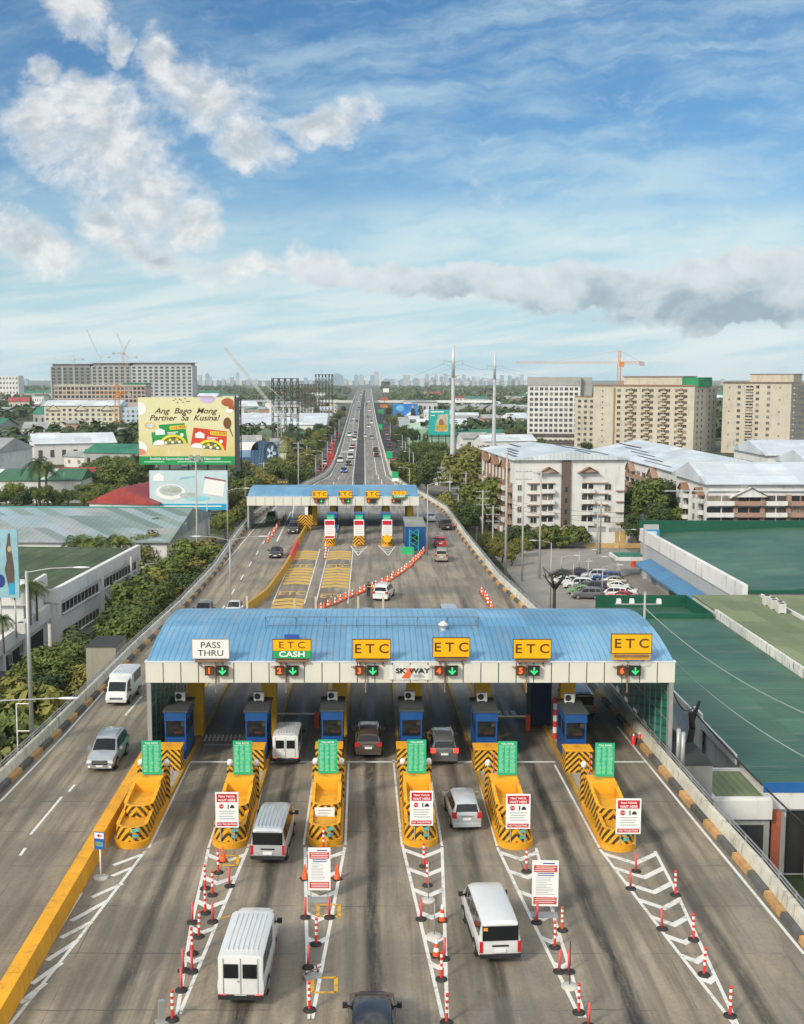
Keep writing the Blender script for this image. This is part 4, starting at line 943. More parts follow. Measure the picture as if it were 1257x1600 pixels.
# ---------------------------------------------------------------- posts, cones, signs, people on the deck
def post_proto(striped, name):
    b = MB()
    b.lathe([(.26,0),(.26,.05),(.14,.07),(.07,.10)], 14, 2)
    if striped:
        z = .10; k = 0
        for h in (.32,.12,.12,.12,.12,.12,.10): b.tube((0,0,z),(0,0,z+h),.062,n=10,m=k%2,cap=k==6); z += h; k += 1
    else: b.tube((0,0,.1),(0,0,1.0),.06,.055,n=10,m=0)
    return b.mesh(name, [M_redp, M_whtp, M_blkp])
M_pink = mat('faded_pink_plastic', (.66,.10,.10), .55, var=.15)
PS_, PP_ = post_proto(True,'bollard_post'), post_proto(False,'bollard_post')
b = MB(); b.box(-.22,.22,-.22,.22,0,.05,1); b.lathe([(.17,.05),(.115,.36),(.112,.36),(.085,.52),(.085,.52),(.03,.80)], 14, ms=[0,0,0,0,0]); CONE = b.mesh('traffic_cone', [M_org, M_blkp])
b = MB(); b.box(-.22,.22,-.22,.22,0,.05,1); b.lathe([(.17,.05),(.135,.24),(.105,.42),(.075,.60),(.03,.82)], 14, ms=[0,2,0,2,0]); CONE2 = b.mesh('traffic_cone', [M_org, M_blkp, M_whtp])
POSTS = {2:[('A',269.6,1594),('P',284,1548),('P',287,1517),('P',301,1519),('A',301,1491),('A',311,1464),('P',300.7,1442),('A',321.4,1427),('P',333,1441),('A',320.7,1389),('A',332.4,1399),('P',359,1385),('A',341.5,1364),('C',349,1346)],
 3:[('A',484,1579),('P',482,1512),('A',494,1476),('P',477.5,1434),('P',515,1434),('C',477,1374),('C',527,1374),('A',506,1328)],
 4:[('A',698,1599),('A',690,1531),('D',682,1494),('P',694,1499),('D',691.6,1439),('P',658,1437),('A',668,1384),('A',663,1354)],
 5:[('A',822.6,1362),('P',838.7,1442),('O',878.8,1454),('A',867,1481),('P',873.8,1519),('P',889.5,1519),('A',904.8,1583),('P',919.5,1604)],
 6:[('P',994,1362),('P',985.7,1389),('A',1055.8,1399),('P',1034.8,1452),('A',1084,1469),('A',1100,1524),('A',1141,1588)]}
for g_, lst in POSTS.items():
    cnt = {}
    srt = sorted(lst, key=lambda q: -q[2])
    for k, px, py in srt:
        nm = {'A':'red and white banded','P':'plain red','C':'orange','D':'orange white-banded','O':'orange banded'}[k]; i = cnt.get(k,0); cnt[k] = i+1
        o = link({'A':PS_,'P':PP_,'C':CONE,'D':CONE2,'O':PS_}[k], 'traffic_cone' if k in 'CD' else 'bollard_post', None, G(px,py), rnd.random()*.6)
        if k == 'P': setmat(o, 0, M_pink)
        if k == 'O': setmat(o, 0, M_org)
        o.rotation_euler.x = R(rnd.uniform(-2,2)); o.rotation_euler.y = R(rnd.uniform(-2,2)); o.scale = (1,1,1.0 if k != 'A' else 1.12)
        tag(o, '%s %s, %s from bottom in the markings left of lane %s' % (nm, 'cone' if k in 'CD' else 'post', ordn(i), 'zero one two three four five six'.split()[g_]), 'cone' if k in 'CD' else 'post', 'posts and cones on the striped markings')
# rows of cones beyond the blue roof
def row(pts, n, dens, lab, start=0, me=None, grp='orange cones in rows beyond the blue roof'):
    P = [G(*q) for q in pts]; seg = [(b_-a_).length for a_, b_ in zip(P,P[1:])]; tot = sum(seg)
    for i in range(n):
        d = tot*(1-(1-i/(n-1))**dens) if n > 1 else 0
        for a_, b_, s in zip(P,P[1:],seg):
            if d <= s+1e-6: p = a_.lerp(b_, d/s); break
            d -= s
        o = link(me or (CONE2 if i%2 else CONE), 'traffic_cone', None, p+Vector((rnd.uniform(-.15,.15),rnd.uniform(-.15,.15),0)), rnd.random())
        o.scale = (1.0,1.0,1.0)
        tag(o, lab % ordn(i), 'cone', grp)
row([(498,955),(540,936),(573.7,923),(605.5,909),(640.5,886),(669,857)], 58, 1.0, 'orange cone in the diagonal row, %s from the blue roof end')
row([(753,925),(770,954)], 11, 1.0, 'orange cone in the short right row, %s from its far end')
row([(418,848),(446,808)], 15, 1.0, 'orange cone left of the dark sedan, %s from the near end of its row')
row([(507,873),(511,852),(516,828)], 12, 1.0, 'orange cone before the first far toll island, %s from the near end', me=CONE2)
# sign panels
def frame_panel(t, w, h, th=.05, m=M_panel):
    b = MB(); b.box(-w/2,w/2,0,th,0,h); return b.build('panel', m, t)
M_sred = mat('sign_red', (.50,.012,.03), .45, var=.05); M_grey = mat('grey_print', (.35,.37,.40), .6, var=0); M_navy = mat('navy_print', (.03,.07,.25), .5, var=0)
def wait_sign(i, px0, px1, py0, py1, where):
    D = isl(i,.14).y; z1, z0 = ZD(D,py0), ZD(D,py1); x0, x1 = XD(px0,D,2), XD(px1,D,2); w, h = x1-x0, z1-z0
    t = thing('wait_sign', 'red and white WAIT HERE NO TAILGATING sign on the island left of lane %s' % where, 'sign', ((x0+x1)/2,D,z0), R([0,2,0,-2,0,-2][i]) if False else 0, 'WAIT HERE signs')
    frame_panel(t, w, h)
    b = MB(); e = -.006; b.box(-w*.44,w*.44,e,-.001,h*.72,h*.955); b.box(-w*.44,w*.44,e,-.001,h*.04,h*.15); b.build('red_field', M_sred, t)
    text('Next Vehicle', h*.088, M_wl, t, (0,-.012,h*.885), xs=.95, bold=.002); text('WAIT HERE', h*.098, M_wl, t, (0,-.012,h*.775), xs=.95, bold=.003); text('NO TAILGATING', h*.068, M_wl, t, (0,-.012,h*.095), xs=1.0, bold=.002)
    b = MB(); n = 8; c = (-w*.24,h*.60); r = w*.11
    b.face([(c[0]+r*math.cos(R(22.5+45*k)),-.004,c[1]+r*math.sin(R(22.5+45*k))) for k in range(8)]); b.build('stop_mark', M_sred, t); text('STOP', w*.075, M_wl, t, (c[0],-.008,c[1]))
    b = MB(); b.box(w*.03,w*.08,-.004,-.001,h*.53,h*.66); b.box(w*.13,w*.33,-.004,-.001,h*.55,h*.60); b.box(w*.17,w*.29,-.004,-.001,h*.601,h*.64); b.build('car_mark', M_black, t)
    b = MB()
    for k in range(4): b.box(-w*(.36-.04*(k%2)),w*(.36-.05*(k%3)),-.004,-.001,h*(.45-.07*k),h*(.475-.07*k))
    b.build('small_print', M_grey, t)
    b = MB()
    for s in (-.3,.3): b.box(s*w-.03,s*w+.03,.06,.10,-(z0-.345),h*.9)
    b.build('leg', M_gsteel, t); return t
wait_sign(1,337,373,1238,1293,'two'); wait_sign(3,641,677,1236,1290,'four'); wait_sign(4,791,829,1241,1295,'five'); wait_sign(5,963,1002,1248,1303,'six')
D = isl(2,2.0).y; z1, z0 = ZD(D,1262), ZD(D,1284); x0, x1 = XD(492,D,1.6), XD(523,D,1.6); w, h = x1-x0, z1-z0
t = thing('notice_sign', 'small white notice with red corner arrow on the island left of lane three', 'sign', ((x0+x1)/2,D,z0)); frame_panel(t, w, h)
b = MB(); b.face([(w*.28,-.004,h*.08),(w*.46,-.004,h*.08),(w*.46,-.004,h*.34)]); b.face([(w*.2,-.004,h*.34),(w*.26,-.004,h*.40),(w*.40,-.004,h*.2),(w*.34,-.004,h*.14)]); b.build('corner_arrow', M_sred, t)
b = MB()
for k in range(3): b.box(-w*.34,w*(.36-.1*k),-.004,-.001,h*(.78-.2*k),h*(.85-.2*k))
b.build('small_print', M_grey, t); b = MB(); b.box(-.04,.04,.06,.12,-.7,h*.6); b.build('leg', M_gsteel, t)
def notice_board(px0, px1, py0, py1, pyb, label, rz=0.):
    p = G((px0+px1)/2, pyb); D = p.y; z1, z0 = ZD(D,py0), ZD(D,py1); w = XD(px1,D,1.5)-XD(px0,D,1.5); h = z1-z0
    t = thing('notice_board', label, 'notice board', (p.x,D,0), rz, 'tall white notice boards')
    o = frame_panel(t, w, h, .06); o.location.z = z0
    b = MB(); b.box(-w*.44,w*.44,-.006,-.001,z0+h*.75,z0+h*.90); b.box(-w*.44,w*.44,-.006,-.001,z0+h*.05,z0+h*.2); b.build('red_field', mat('poster_red', (.52,.045,.04), .5, var=.05), t)
    b = MB(); rr = random.Random(int(px0))
    for zz_ in (.865,.825,.785,.165,.125,.085): b.box(-w*rr.uniform(.34,.41),w*rr.uniform(.34,.41),-.010,-.007,z0+h*(zz_-.006),z0+h*(zz_+.006))
    b.build('white_print', M_wl, t)
    b = MB()
    for k in range(2): b.box(-w*.3,w*.33,-.005,-.001,z0+h*(.715-.045*k),z0+h*(.735-.045*k))
    b.box(-w*.1,w*.35,-.005,-.001,z0+h*.93,z0+h*.955); b.build('blue_print', M_navy, t)
    b = MB()
    for k in range(11): b.box(-w*.36,w*rr.uniform(.0,.38),-.005,-.001,z0+h*(.63-.037*k),z0+h*(.641-.037*k))
    b.build('small_print', M_grey, t)
    b = MB()
    for s in (-.38,.38): b.tube((s*w,.03,0),(s*w,.09,z1-.1),.025,n=5); b.tube((s*w,.9,0),(s*w,.1,z1-.4),.025,n=5)
    b.box(-w*.5,w*.5,-.25,.3,0,.06); b.build('stand', M_gsteel, t); return t
notice_board(482,517,1325,1391,1407,'tall white and red notice board standing in the markings left of lane three')
notice_board(831,872,1345,1416,1431,'tall white and red notice board standing in the markings left of lane five', R(-2))
# blue arrow sign by the yellow barrier
p = G(158,1372); t = thing('arrow_sign', 'small blue sign with red arrow on a white pole beside the yellow barrier', 'sign', p)
b = MB(); b.lathe([(.40,0),(.40,.06),(.33,.09),(.1,.1),(.04,.14)], 18); b.build('round_base', mat('pale_concrete', (.48,.46,.42), .8, var=.15), t)
b = MB(); b.tube((0,0,.1),(0,0,1.75),.04,n=8); b.build('pole', M_whtp, t)
b = MB(); b.box(-.28,.28,-.07,-.03,1.55,2.45,0); b.box(-.25,.25,-.076,-.071,2.12,2.42,1); b.box(-.2,.2,-.076,-.071,1.7,1.95,2); b.box(-.2,.1,-.079,-.077,1.76,1.9,3)
o = b.build('panel', [mat('sign_blue', (.015,.10,.36), .45, var=.05), M_panel, mat('sign_blue_pale', (.10,.30,.50), .5, var=.2), mat('sign_olive', (.22,.26,.06), .5)], t); o.rotation_euler.z = R(-14)
b = MB(); 
for q in ([(-.13,2.27),(.02,2.39),(.02,2.15)],[(.02,2.31),(.14,2.31),(.14,2.23),(.02,2.23)]): b.face([(u,-.082,v) for u, v in q][::-1])
o = b.build('arrow', M_sred, t); o.rotation_euler.z = R(-14)
# portable poles with round bases
for (px,py,top,lab) in ((669.6,1407,1347,'bare pole on round white base left of lane four, nearer the island'),(679,1463,1412,'bare pole on round white base left of lane four, farther from the island'),(890.5,1542,1471,'dark thin pole on a round white base left of lane five')):
    p = G(px,py); t = thing('portable_pole', lab, 'pole', p, 0, 'portable poles on round bases')
    b = MB(); b.lathe([(.36,0),(.36,.05),(.28,.09),(.05,.12)], 16); b.build('round_base', mat('pale_concrete', (.48,.46,.42)), t)
    b = MB(); b.tube((0,0,.1),(.0,.02,max(1.2,ZD(p.y,top))),.022,n=6); b.build('pole', M_gsteel if top != 1471 else M_dark, t)
p = G(488,1527); t = thing('toppled_stand', 'low broken grey sign stand lying in the markings left of lane three', 'stand', p, .3)
b = MB(); b.box(-.35,.35,-.2,.2,0,.12); b.build('base', M_gsteel, t); b = MB(); b.tube((-.3,.1,.13),(.35,-.15,.5),.03); b.tube((.3,.15,.12),(.1,-.2,.7),.03); b.build('leg', M_rust, t)
p = G(253,1597); b = MB(); b.box(-.12,.12,-.1,.1,0,.9); b.box(-.25,.25,-.2,.2,0,.05); o = b.build('metal_guard', M_gsteel, None, p, .4); tag(o, 'short bent metal guard at the bottom of the markings left of lane two', 'guard')
# people by the white SUV
M_skin = mat('skin', (.22,.115,.07), .55, var=.05); M_hair = mat('black_hair', (.012,.011,.010), .6)
def person(p, label, shirt, legs, rz, arm):
    t = thing('person', label, 'person', p, rz)
    bm = bmesh.new(); lay = None
    V = {}
    J = {'pelvis':(0,0,.95,.13),'waist':(0,0,1.1,.12),'chest':(0,.0,1.32,.15),'neck':(0,.01,1.48,.055),'head':(0,.03,1.58,.085),'crown':(0,.02,1.68,.075),
         'lh':(-.09,0,.9,.095),'lk':(-.10,.03,.5,.065),'la':(-.10,-.02,.09,.045),'lt':(-.11,.13,.03,.035),'rh':(.09,0,.9,.095),'rk':(.12,.04,.5,.065),'ra':(.12,-.02,.09,.045),'rt':(.13,.13,.03,.035),
         'ls':(-.19,0,1.40,.065),'le':(-.26,.02,1.13,.047),'lw':(-.24,.14+arm*.1,.92,.033),'lf':(-.235,.19+arm*.1,.84,.026),'rs':(.19,0,1.40,.065),'re':(.26,.03,1.14,.047),'rw':(.20,.2,1.0+arm*.12,.033),'rf':(.16,.26,.98+arm*.14,.026)}
    E_ = ['pelvis-waist','waist-chest','chest-neck','neck-head','head-crown','pelvis-lh','lh-lk','lk-la','la-lt','pelvis-rh','rh-rk','rk-ra','ra-rt','chest-ls','ls-le','le-lw','lw-lf','chest-rs','rs-re','re-rw','rw-rf']
    me = bpy.data.meshes.new('body'); ks = list(J); me.from_pydata([J[k][:3] for k in ks], [tuple(ks.index(q) for q in e.split('-')) for e in E_], [])
    o = bpy.data.objects.new('body', me); COL.objects.link(o); o.parent = t
    sk = o.modifiers.new('skin','SKIN'); 
    if not me.skin_vertices: me.attributes
    for i, k in enumerate(ks): me.skin_vertices[0].data[i].radius = (J[k][3],J[k][3]); me.skin_vertices[0].data[i].use_root = (k == 'pelvis')
    o.modifiers.new('sub','SUBSURF').render_levels = 1
    me.materials.append(M_skin)
    def shell(name, prof, m, c=(0,0)): b = MB(); b.loft([[(c[0]+rx*math.cos(2*math.pi*k/14), c[1]+ry*math.sin(2*math.pi*k/14), z) for k in range(14)] for rx, ry, z in prof]); return b.build(name, m, t)
    shell('shirt', [(.19,.14,.90),(.185,.14,1.1),(.215,.155,1.3),(.235,.13,1.40),(.10,.08,1.47)], shirt)
    shell('sleeve', [(.085,.085,1.18),(.085,.085,1.30),(.06,.06,1.43)], shirt, (-.225,.01)); shell('sleeve', [(.085,.085,1.18),(.085,.085,1.30),(.06,.06,1.43)], shirt, (.225,.01))
    for s in (-1,1): shell('trouser_leg', [(.07,.075,.06),(.085,.09,.5),(.115,.125,.88),(.10,.12,.95)], legs, (s*.11,.015))
    shell('hair', [(.095,.10,1.60),(.10,.105,1.66),(.085,.09,1.73),(.03,.03,1.77)], M_hair, (0,.0))
    if arm > .5: 
        b = MB(); b.box(-.236,.236,-.165,-.158,1.18,1.24); b.box(-.236,.236,.158,.165,1.18,1.24); b.build('vest_band', M_whtp, t)
    return t
person(G(576,932), 'person in a dark red vest with white band standing left of the other', mat('vest_maroon', (.16,.03,.03), .8, var=.15), mat('dark_trousers', (.03,.03,.04), .85), R(200), 1.)
person(G(585,933), 'person in yellow shirt and dark trousers beside the white SUV', mat('shirt_yellow', (.50,.42,.12), .8, var=.12), mat('dark_trousers', (.03,.03,.04), .85), R(160), .2)
# posts and barriers just behind the blue roof
for px, tp, lab in ((387,935,'first'),(461,940,'second'),(494,936,'third'),(560,935,'fourth'),(599,936,'fifth')):
    D = 110; p = Vector((XD(px,D,0),D,0)); b = MB(); b.box(-.1,.1,-.1,.1,0,ZD(D,tp)+0.2); o = b.build('gate_post', mat('cream_post', (.55,.48,.36), .7, var=.12), None, p); tag(o, 'thin cream post rising behind the blue roof, %s from the left' % lab, 'post', 'cream posts behind the roof')
for px, lab in ((303,'left'),(324,'right')):
    D = 107.5; p = Vector((XD(px,D,0),D,0)); t = thing('road_barrier', 'small orange and white road barrier before the dark pickup, %s one' % lab, 'barrier', p, 0, 'road barriers before the pickup')
    b = MB()
    for z in (.5,.95): 
        for k in range(5): b.box(-.65+k*.26,-.65+(k+1)*.26-.002,-.03,.03,z,z+.22,k%2)
    b.build('rail', [M_org, M_whtp], t)
    for s in (-1,1): b = MB(); b.box(s*.6-.04,s*.6+.04,-.28,.28,0,.08); b.box(s*.6-.04,s*.6+.04,.031,.1,.08,1.3); b.build('leg', M_org, t)
# low ochre and red divider curving up to the far plaza
def divider(pts, w, h, m, name, label, cat, seg=2.4, m2=None):
    P = [G(*q) for q in pts]; b = MB(); i = 0
    o0 = P[0].copy()
    for a_, c_ in zip(P,P[1:]):
        L = (c_-a_).length; n = max(1,round(L/seg)); d = (c_-a_).normalized(); nn = Vector((-d.y,d.x,0))
        for k in range(n):
            q0, q1 = a_+d*(L*k/n+.04)-o0, a_+d*(L*(k+1)/n-.04)-o0
            r0 = [q0-nn*w/2, q0+nn*w/2, q0+nn*w*.22+Vector((0,0,h)), q0-nn*w*.22+Vector((0,0,h))]; r1 = [v+(q1-q0) for v in r0]
            b.loft([r0,r1], i%2 if m2 else 0, smooth=False); i += 1
    o = b.build(name, [m]+([m2] if m2 else []), None, o0); fixn(o); return tag(o, label, cat)
divider([(386,956),(418,931),(443,896),(454,877)], .6, .9, mat('ochre_barrier', (.48,.27,.03), .65, var=.15, stain=.3), 'jersey_barrier', 'ochre concrete divider curving up from the blue roof to the far plaza', 'barrier')
divider([(454.5,876),(465.5,851)], .6, .9, M_redp, 'jersey_barrier', 'red plastic divider between the two ochre ones left of the far plaza', 'barrier')
divider([(466,850),(478,829)], .6, .9, mat('ochre_barrier', (.48,.27,.03)), 'jersey_barrier', 'short ochre divider ending at the striped board of the far plaza', 'barrier')
# ---------------------------------------------------------------- trees: prototypes
def leaf_mat(name, c):
    def f(T, tc, p):
        oi = T.new('ShaderNodeObjectInfo')
        n = T.noise(tc, .55, 3, .6); n2 = T.noise(tc, 3.5, 2, .5)
        k = T.m('ADD', T.m('MULTIPLY', n, .55), T.m('MULTIPLY', oi.outputs['Random'], .45))
        a = T.mix(T.rng(k, .25, .70), (c[0]*.62,c[1]*.66,c[2]*.7,1), (c[0]*1.75,c[1]*1.45,c[2]*1.2,1))
        p.inputs['Subsurface Weight'].default_value = 0
        a = T.mix(T.rng(oi.outputs['Random'],.80,.88,0,.55), a, (.150,.130,.040,1)); a = T.mix(T.rng(oi.outputs['Random'],.18,.10,0,.5), a, (.030,.060,.022,1))
        return T.v('SCALE', a, T.rng(n2, .3, .7, .75, 1.3, False))
    return pattern(name, f, .6, .25)
LEAF = [leaf_mat('foliage_deep', (.062,.098,.026)), leaf_mat('foliage_mid', (.088,.125,.026)), leaf_mat('foliage_olive', (.115,.128,.030))]
M_bark = mat('bark', (.11,.085,.06), .9, var=.3, scale=3)
def crown(rr, h, r, base, nclump, nleaf, s, flat=1.):
    b = MB(); cz = (h+base)/2; rz_ = (h-base)/2
    cl = []
    for i in range(nclump):
        a = rr.random()*6.283; u = rr.uniform(-.75,1); q = math.sqrt(max(0,1-u*u*.8))*rr.uniform(.35,.80)
        cl.append((r*q*math.cos(a), r*q*math.sin(a), cz+rz_*.72*u*flat, r*rr.uniform(.26,.44)))
    for (cx, cy, cz_, cr) in cl:
        for _ in range(nleaf):
            v = Vector((rr.gauss(0,1), rr.gauss(0,1), rr.gauss(0,1))).normalized(); d = cr*rr.random()**.33
            c = Vector((cx,cy,cz_))+Vector((v.x*d, v.y*d, v.z*d*.75))
            n = (v*.9+Vector((rr.uniform(-.7,.7), rr.uniform(-.7,.7), .35+rr.uniform(-.3,.6)))).normalized()
            u = n.orthogonal().normalized(); w = n.cross(u); an = rr.random()*6.283
            u, w = u*math.cos(an)+w*math.sin(an), w*math.cos(an)-u*math.sin(an)
            k = s*rr.uniform(.6,1.3); b.face([c-u*k*.8, c-w*k*.35+u*.1*k, c+u*k*.8, c+w*k*.45])
    return b
def trunk(rr, h, r, base):
    b = MB(); pts = [Vector((0,0,-.3))]
    for k in range(1,4): pts.append(Vector((rr.uniform(-.25,.25),rr.uniform(-.25,.25),base*1.25*k/3)))
    R0 = .035*h+.05
    for k in range(3): b.tube(pts[k], pts[k+1], R0*(1-.2*k), R0*(.8-.2*k), 8, cap=False)
    for k in range(5):
        a = k*1.256+rr.random(); e = pts[3]+Vector((math.cos(a)*r*.55, math.sin(a)*r*.55, (h-base)*rr.uniform(.25,.5))); b.tube(pts[3 if k%2 else 2], e, R0*.4, R0*.12, 5, cap=False)
    return b
TREE = []
for sd_, (h, r, ba, nc, nl, s, m) in enumerate([(9,4.2,2.2,22,150,.42,0),(8,4.6,1.8,24,140,.45,1),(11,4.4,3,24,150,.45,0),(7,3.6,1.2,18,150,.40,2),(12,5.6,3.2,30,150,.5,1)]):
    rr = random.Random(100+sd_)
    cb = crown(rr, h, r, ba, nc, nl, s); tb = trunk(rr, h, r, ba)
    TREE.append((cb.mesh('crown', LEAF[m]), tb.mesh('trunk', M_bark), h))
rr = random.Random(55)
BUSH = []
for sd_ in range(3): BUSH.append(crown(random.Random(60+sd_), 3.2, 2.2, .2, 13, 130, .34).mesh('shrub', LEAF[(sd_+1)%3]))
def palm_mesh(rr, h):
    c, t = MB(), MB()
    for k in range(5): t.tube((.1*math.sin(k*.5),0,h*k/5-.2*(k==0)),(.1*math.sin(k*.5+.5),0,h*(k+1)/5),.2-.015*k,.185-.015*k,8,cap=False)
    for i in range(19):
        a = i*2.4+rr.random()*.3; el = rr.uniform(-.1,1.1); L = rr.uniform(2.0,2.9); pts = []
        for k in range(6):
            u = k/5; rr_ = L*u*math.cos(el)*(1-.12*u); z = h+L*(math.sin(el)*u-.75*u*u); pts.append(Vector((rr_*math.cos(a), rr_*math.sin(a), z)))
        sd = Vector((-math.sin(a), math.cos(a), 0))
        for p, q in zip(pts, pts[1:]):
            for s in (-1,1):
                for e in (0,.33,.66):
                    o = p.lerp(q, e); o2 = p.lerp(q, e+.28); tip = o+sd*s*.55+(q-p)*.9+Vector((0,0,-.22)); c.face([o,o2,tip])
            c.face([p-sd*.03,q-sd*.03,q+sd*.03,p+sd*.03])
    return c, t
PALM = []
for k in range(2): c_, t_ = palm_mesh(random.Random(80+k), 5.5); PALM.append((c_.mesh('fronds', LEAF[k]), t_.mesh('trunk', M_bark), 5.5))
def tree(k, p, label, h=None, group=None, sx=1., palm=False):
    cm, tm, hh = (PALM if palm else TREE)[k % (2 if palm else 5)]
    t = thing('palm_tree' if palm else 'tree', label, 'palm' if palm else 'tree', p, rnd.random()*6.28, group)
    s = (h or hh)/hh; t.scale = (s*sx,s*sx,s)
    link(cm, 'crown', t); link(tm, 'trunk', t); return t
def shrub(k, p, label, h=3., group=None, sx=1.):
    o = link(BUSH[k%3], 'shrub', None, p, rnd.random()*6.28); s = h/3.2; o.scale = (s*sx,s*sx,s); return tag(o, label, 'shrub', group)
# ---------------------------------------------------------------- buildings
_win = {}
M_wfr = mat('window_frame_pale', (.52,.52,.50), .6, var=.1)
def win_mesh(kind, w, h, m1, m2):
    k = (kind, round(w,2), round(h,2), m1.name, m2.name)
    if k in _win: return _win[k]
    b = MB()
    if kind == 'window':
        b.box(-w/2,w/2,-.05,-.01,0,h,0); f = .09
        b.box(-w/2-f,w/2+f,-.09,-.051,-f,0,1); b.box(-w/2-f,w/2+f,-.09,-.051,h,h+f,1); b.box(-w/2-f,-w/2,-.09,-.051,.001,h-.001,1); b.box(w/2,w/2+f,-.09,-.051,.001,h-.001,1); b.box(-.03,.03,-.08,-.051,.001,h-.001,1)
    elif kind == 'balcony':
        b.box(-w/2+.1,w/2-.1,-.05,-.01,.02,h*.92,0)
        b.box(-w/2,w/2,-1.15,-.055,-.14,0,1); b.box(-w/2,w/2,-1.15,-1.03,.001,h*.40,1); b.box(-w/2,-w/2+.1,-1.029,-.055,.001,h*.40,1); b.box(w/2-.1,w/2,-1.029,-.055,.001,h*.40,1)
        b.box(-.1,.1,-.3,-.055,.001,h*.9,1)
    elif kind == 'opening': b.box(-w/2,w/2,-.03,-.01,0,h,0)
    elif kind == 'strip':
        b.box(-w/2,w/2,-.05,-.01,0,h,0)
        n = max(2,round(w/1.5))
        for i in range(n+1): x = -w/2+w*i/n; b.box(x-.05,x+.05,-.09,-.051,0,h,1)
        b.box(-w/2,w/2,-.3,-.055,-.12,-.001,1)
    elif kind == 'column': b.box(-w/2,w/2,-.35,-.01,0,h,1)
    elif kind == 'band': b.box(-w/2,w/2,-.5,-.01,0,h,1)
    elif kind == 'gable':
        b.face([(-w/2,-1.2,0),(w/2,-1.2,0),(0,-1.2,h)],1)
        for s in (-1,1): q = [(s*w/2*1.15,-1.5,-.1),(s*w/2*1.15,.0,-.1),(0,.0,h+.06),(0,-1.5,h+.06)]; b.face(q if s > 0 else q[::-1],0); b.face([(a,c,d-.15) for a,c,d in (q if s < 0 else q[::-1])],0)
    me = b.mesh(kind, [m1, m2]); _win[k] = me; return me
def bldg(name, label, w, d, h, wall, loc, rz=0., group=None, cat='building', wname='wall'):
    t = thing(name, label, cat, loc, rz, group); t['wdh'] = (w,d,h)
    b = MB(); b.box(0,w,0,d,0,h); b.build(wname, wall, t); return t
def put(t, face, items, kind, m1, m2, name=None, cap=100, cnt=None):
    """items: (centre along the wall, sill height, width, height)"""
    w, d, h = t['wdh']; n = 0; rest = MB()
    for (u, z, ww, hh) in items:
        if face == 'front': loc, rz = (u,0,z), 0.
        elif face == 'left': loc, rz = (0,d-u,z), -math.pi/2
        else: loc, rz = (w,u,z), math.pi/2
        me = win_mesh(kind, ww, hh, m1, m2)
        if n < cap: link(me, name or kind, t, loc, rz); n += 1
        else:
            c, s = math.cos(rz), math.sin(rz); i = len(rest.v)
            rest.v += [(loc[0]+v.co.x*c-v.co.y*s, loc[1]+v.co.x*s+v.co.y*c, loc[2]+v.co.z) for v in me.vertices]
            for p in me.polygons: rest.f.append(tuple(i+k for k in p.vertices)); rest.m.append(p.material_index); rest.sm.append(False)
    if rest.v: o = rest.build((name or kind), [m1, m2], t); o['kind'] = 'stuff'
def gable_roof(t, rise, m, over=.5, along='y', z=None, me_name='roof', x0=0., x1=None, y0=0., y1=None, gm=None):
    w, d, h = t['wdh']; z = h if z is None else z; x1 = w if x1 is None else x1; y1 = d if y1 is None else y1
    b = MB(); X0, X1, Y0, Y1 = x0-over, x1+over, y0-over, y1+over; e = .18
    if along == 'y': xm = (X0+X1)/2; A = [(X0,Y0,z),(xm,Y0,z+rise),(X1,Y0,z)]; B = [(X0,Y1,z),(xm,Y1,z+rise),(X1,Y1,z)]
    else: ym = (Y0+Y1)/2; A = [(X0,Y1,z),(X0,ym,z+rise),(X0,Y0,z)]; B = [(X1,Y1,z),(X1,ym,z+rise),(X1,Y0,z)]
    up = lambda p: (p[0],p[1],p[2]+e)
    b.face([up(A[0]),up(A[1]),up(B[1]),up(B[0])][::-1]); b.face([up(A[1]),up(A[2]),up(B[2]),up(B[1])][::-1])
    b.face([A[0],A[1],up(A[1]),up(A[0])]); b.face([A[1],A[2],up(A[2]),up(A[1])]); b.face([B[0],up(B[0]),up(B[1]),B[1]]); b.face([B[1],up(B[1]),up(B[2]),B[2]])
    b.face([A[0],up(A[0]),up(B[0]),B[0]]); b.face([A[2],B[2],up(B[2]),up(A[2])])
    b.face([A[0],A[2],A[1]], 1); b.face([B[0],B[1],B[2]], 1); b.face([A[0],B[0],B[2],A[2]], 1)
    o = b.build(me_name, [m, gm or m], t); return fixn(o)
def flat_roof(t, m, par=.5, pm=None, th=.25):
    w, d, h = t['wdh']; b = MB(); b.box(-.05,w+.05,-.05,d+.05,h+.001,h+.06)
    b.build('roof', m, t)
    if par and pm:
        q = MB(); q.box(-.06,w+.06,-.06,th,h+.061,h+par); q.box(-.06,w+.06,d-th,d+.06,h+.061,h+par); q.box(-.06,th,th+.001,d-th-.001,h+.061,h+par); q.box(w-th,w+.06,th+.001,d-th-.001,h+.061,h+par); q.build('roof_edge', pm, t)
def wallm(name, c, stain=.35, scale=.35): return mat(name, c, .85, var=.08, scale=scale, stain=stain)
M_wh = wallm('white_wall', (.66,.66,.64)); M_cream = wallm('cream_wall', (.56,.53,.42)); M_tan = wallm('tan_wall', (.50,.455,.37), .35); M_grw = wallm('grey_wall', (.36,.36,.35)); M_brw = wallm('brown_wall', (.26,.155,.095), .2); M_pink = wallm('pinkish_brown_wall', (.36,.23,.17), .2)
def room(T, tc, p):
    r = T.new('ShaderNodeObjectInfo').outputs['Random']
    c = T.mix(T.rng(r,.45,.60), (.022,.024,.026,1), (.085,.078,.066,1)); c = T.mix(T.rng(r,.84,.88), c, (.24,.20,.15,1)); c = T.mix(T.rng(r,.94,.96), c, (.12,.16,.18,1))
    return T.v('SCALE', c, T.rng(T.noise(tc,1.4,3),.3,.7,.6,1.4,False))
M_shade = pattern('room_dark', room, .35, .5)
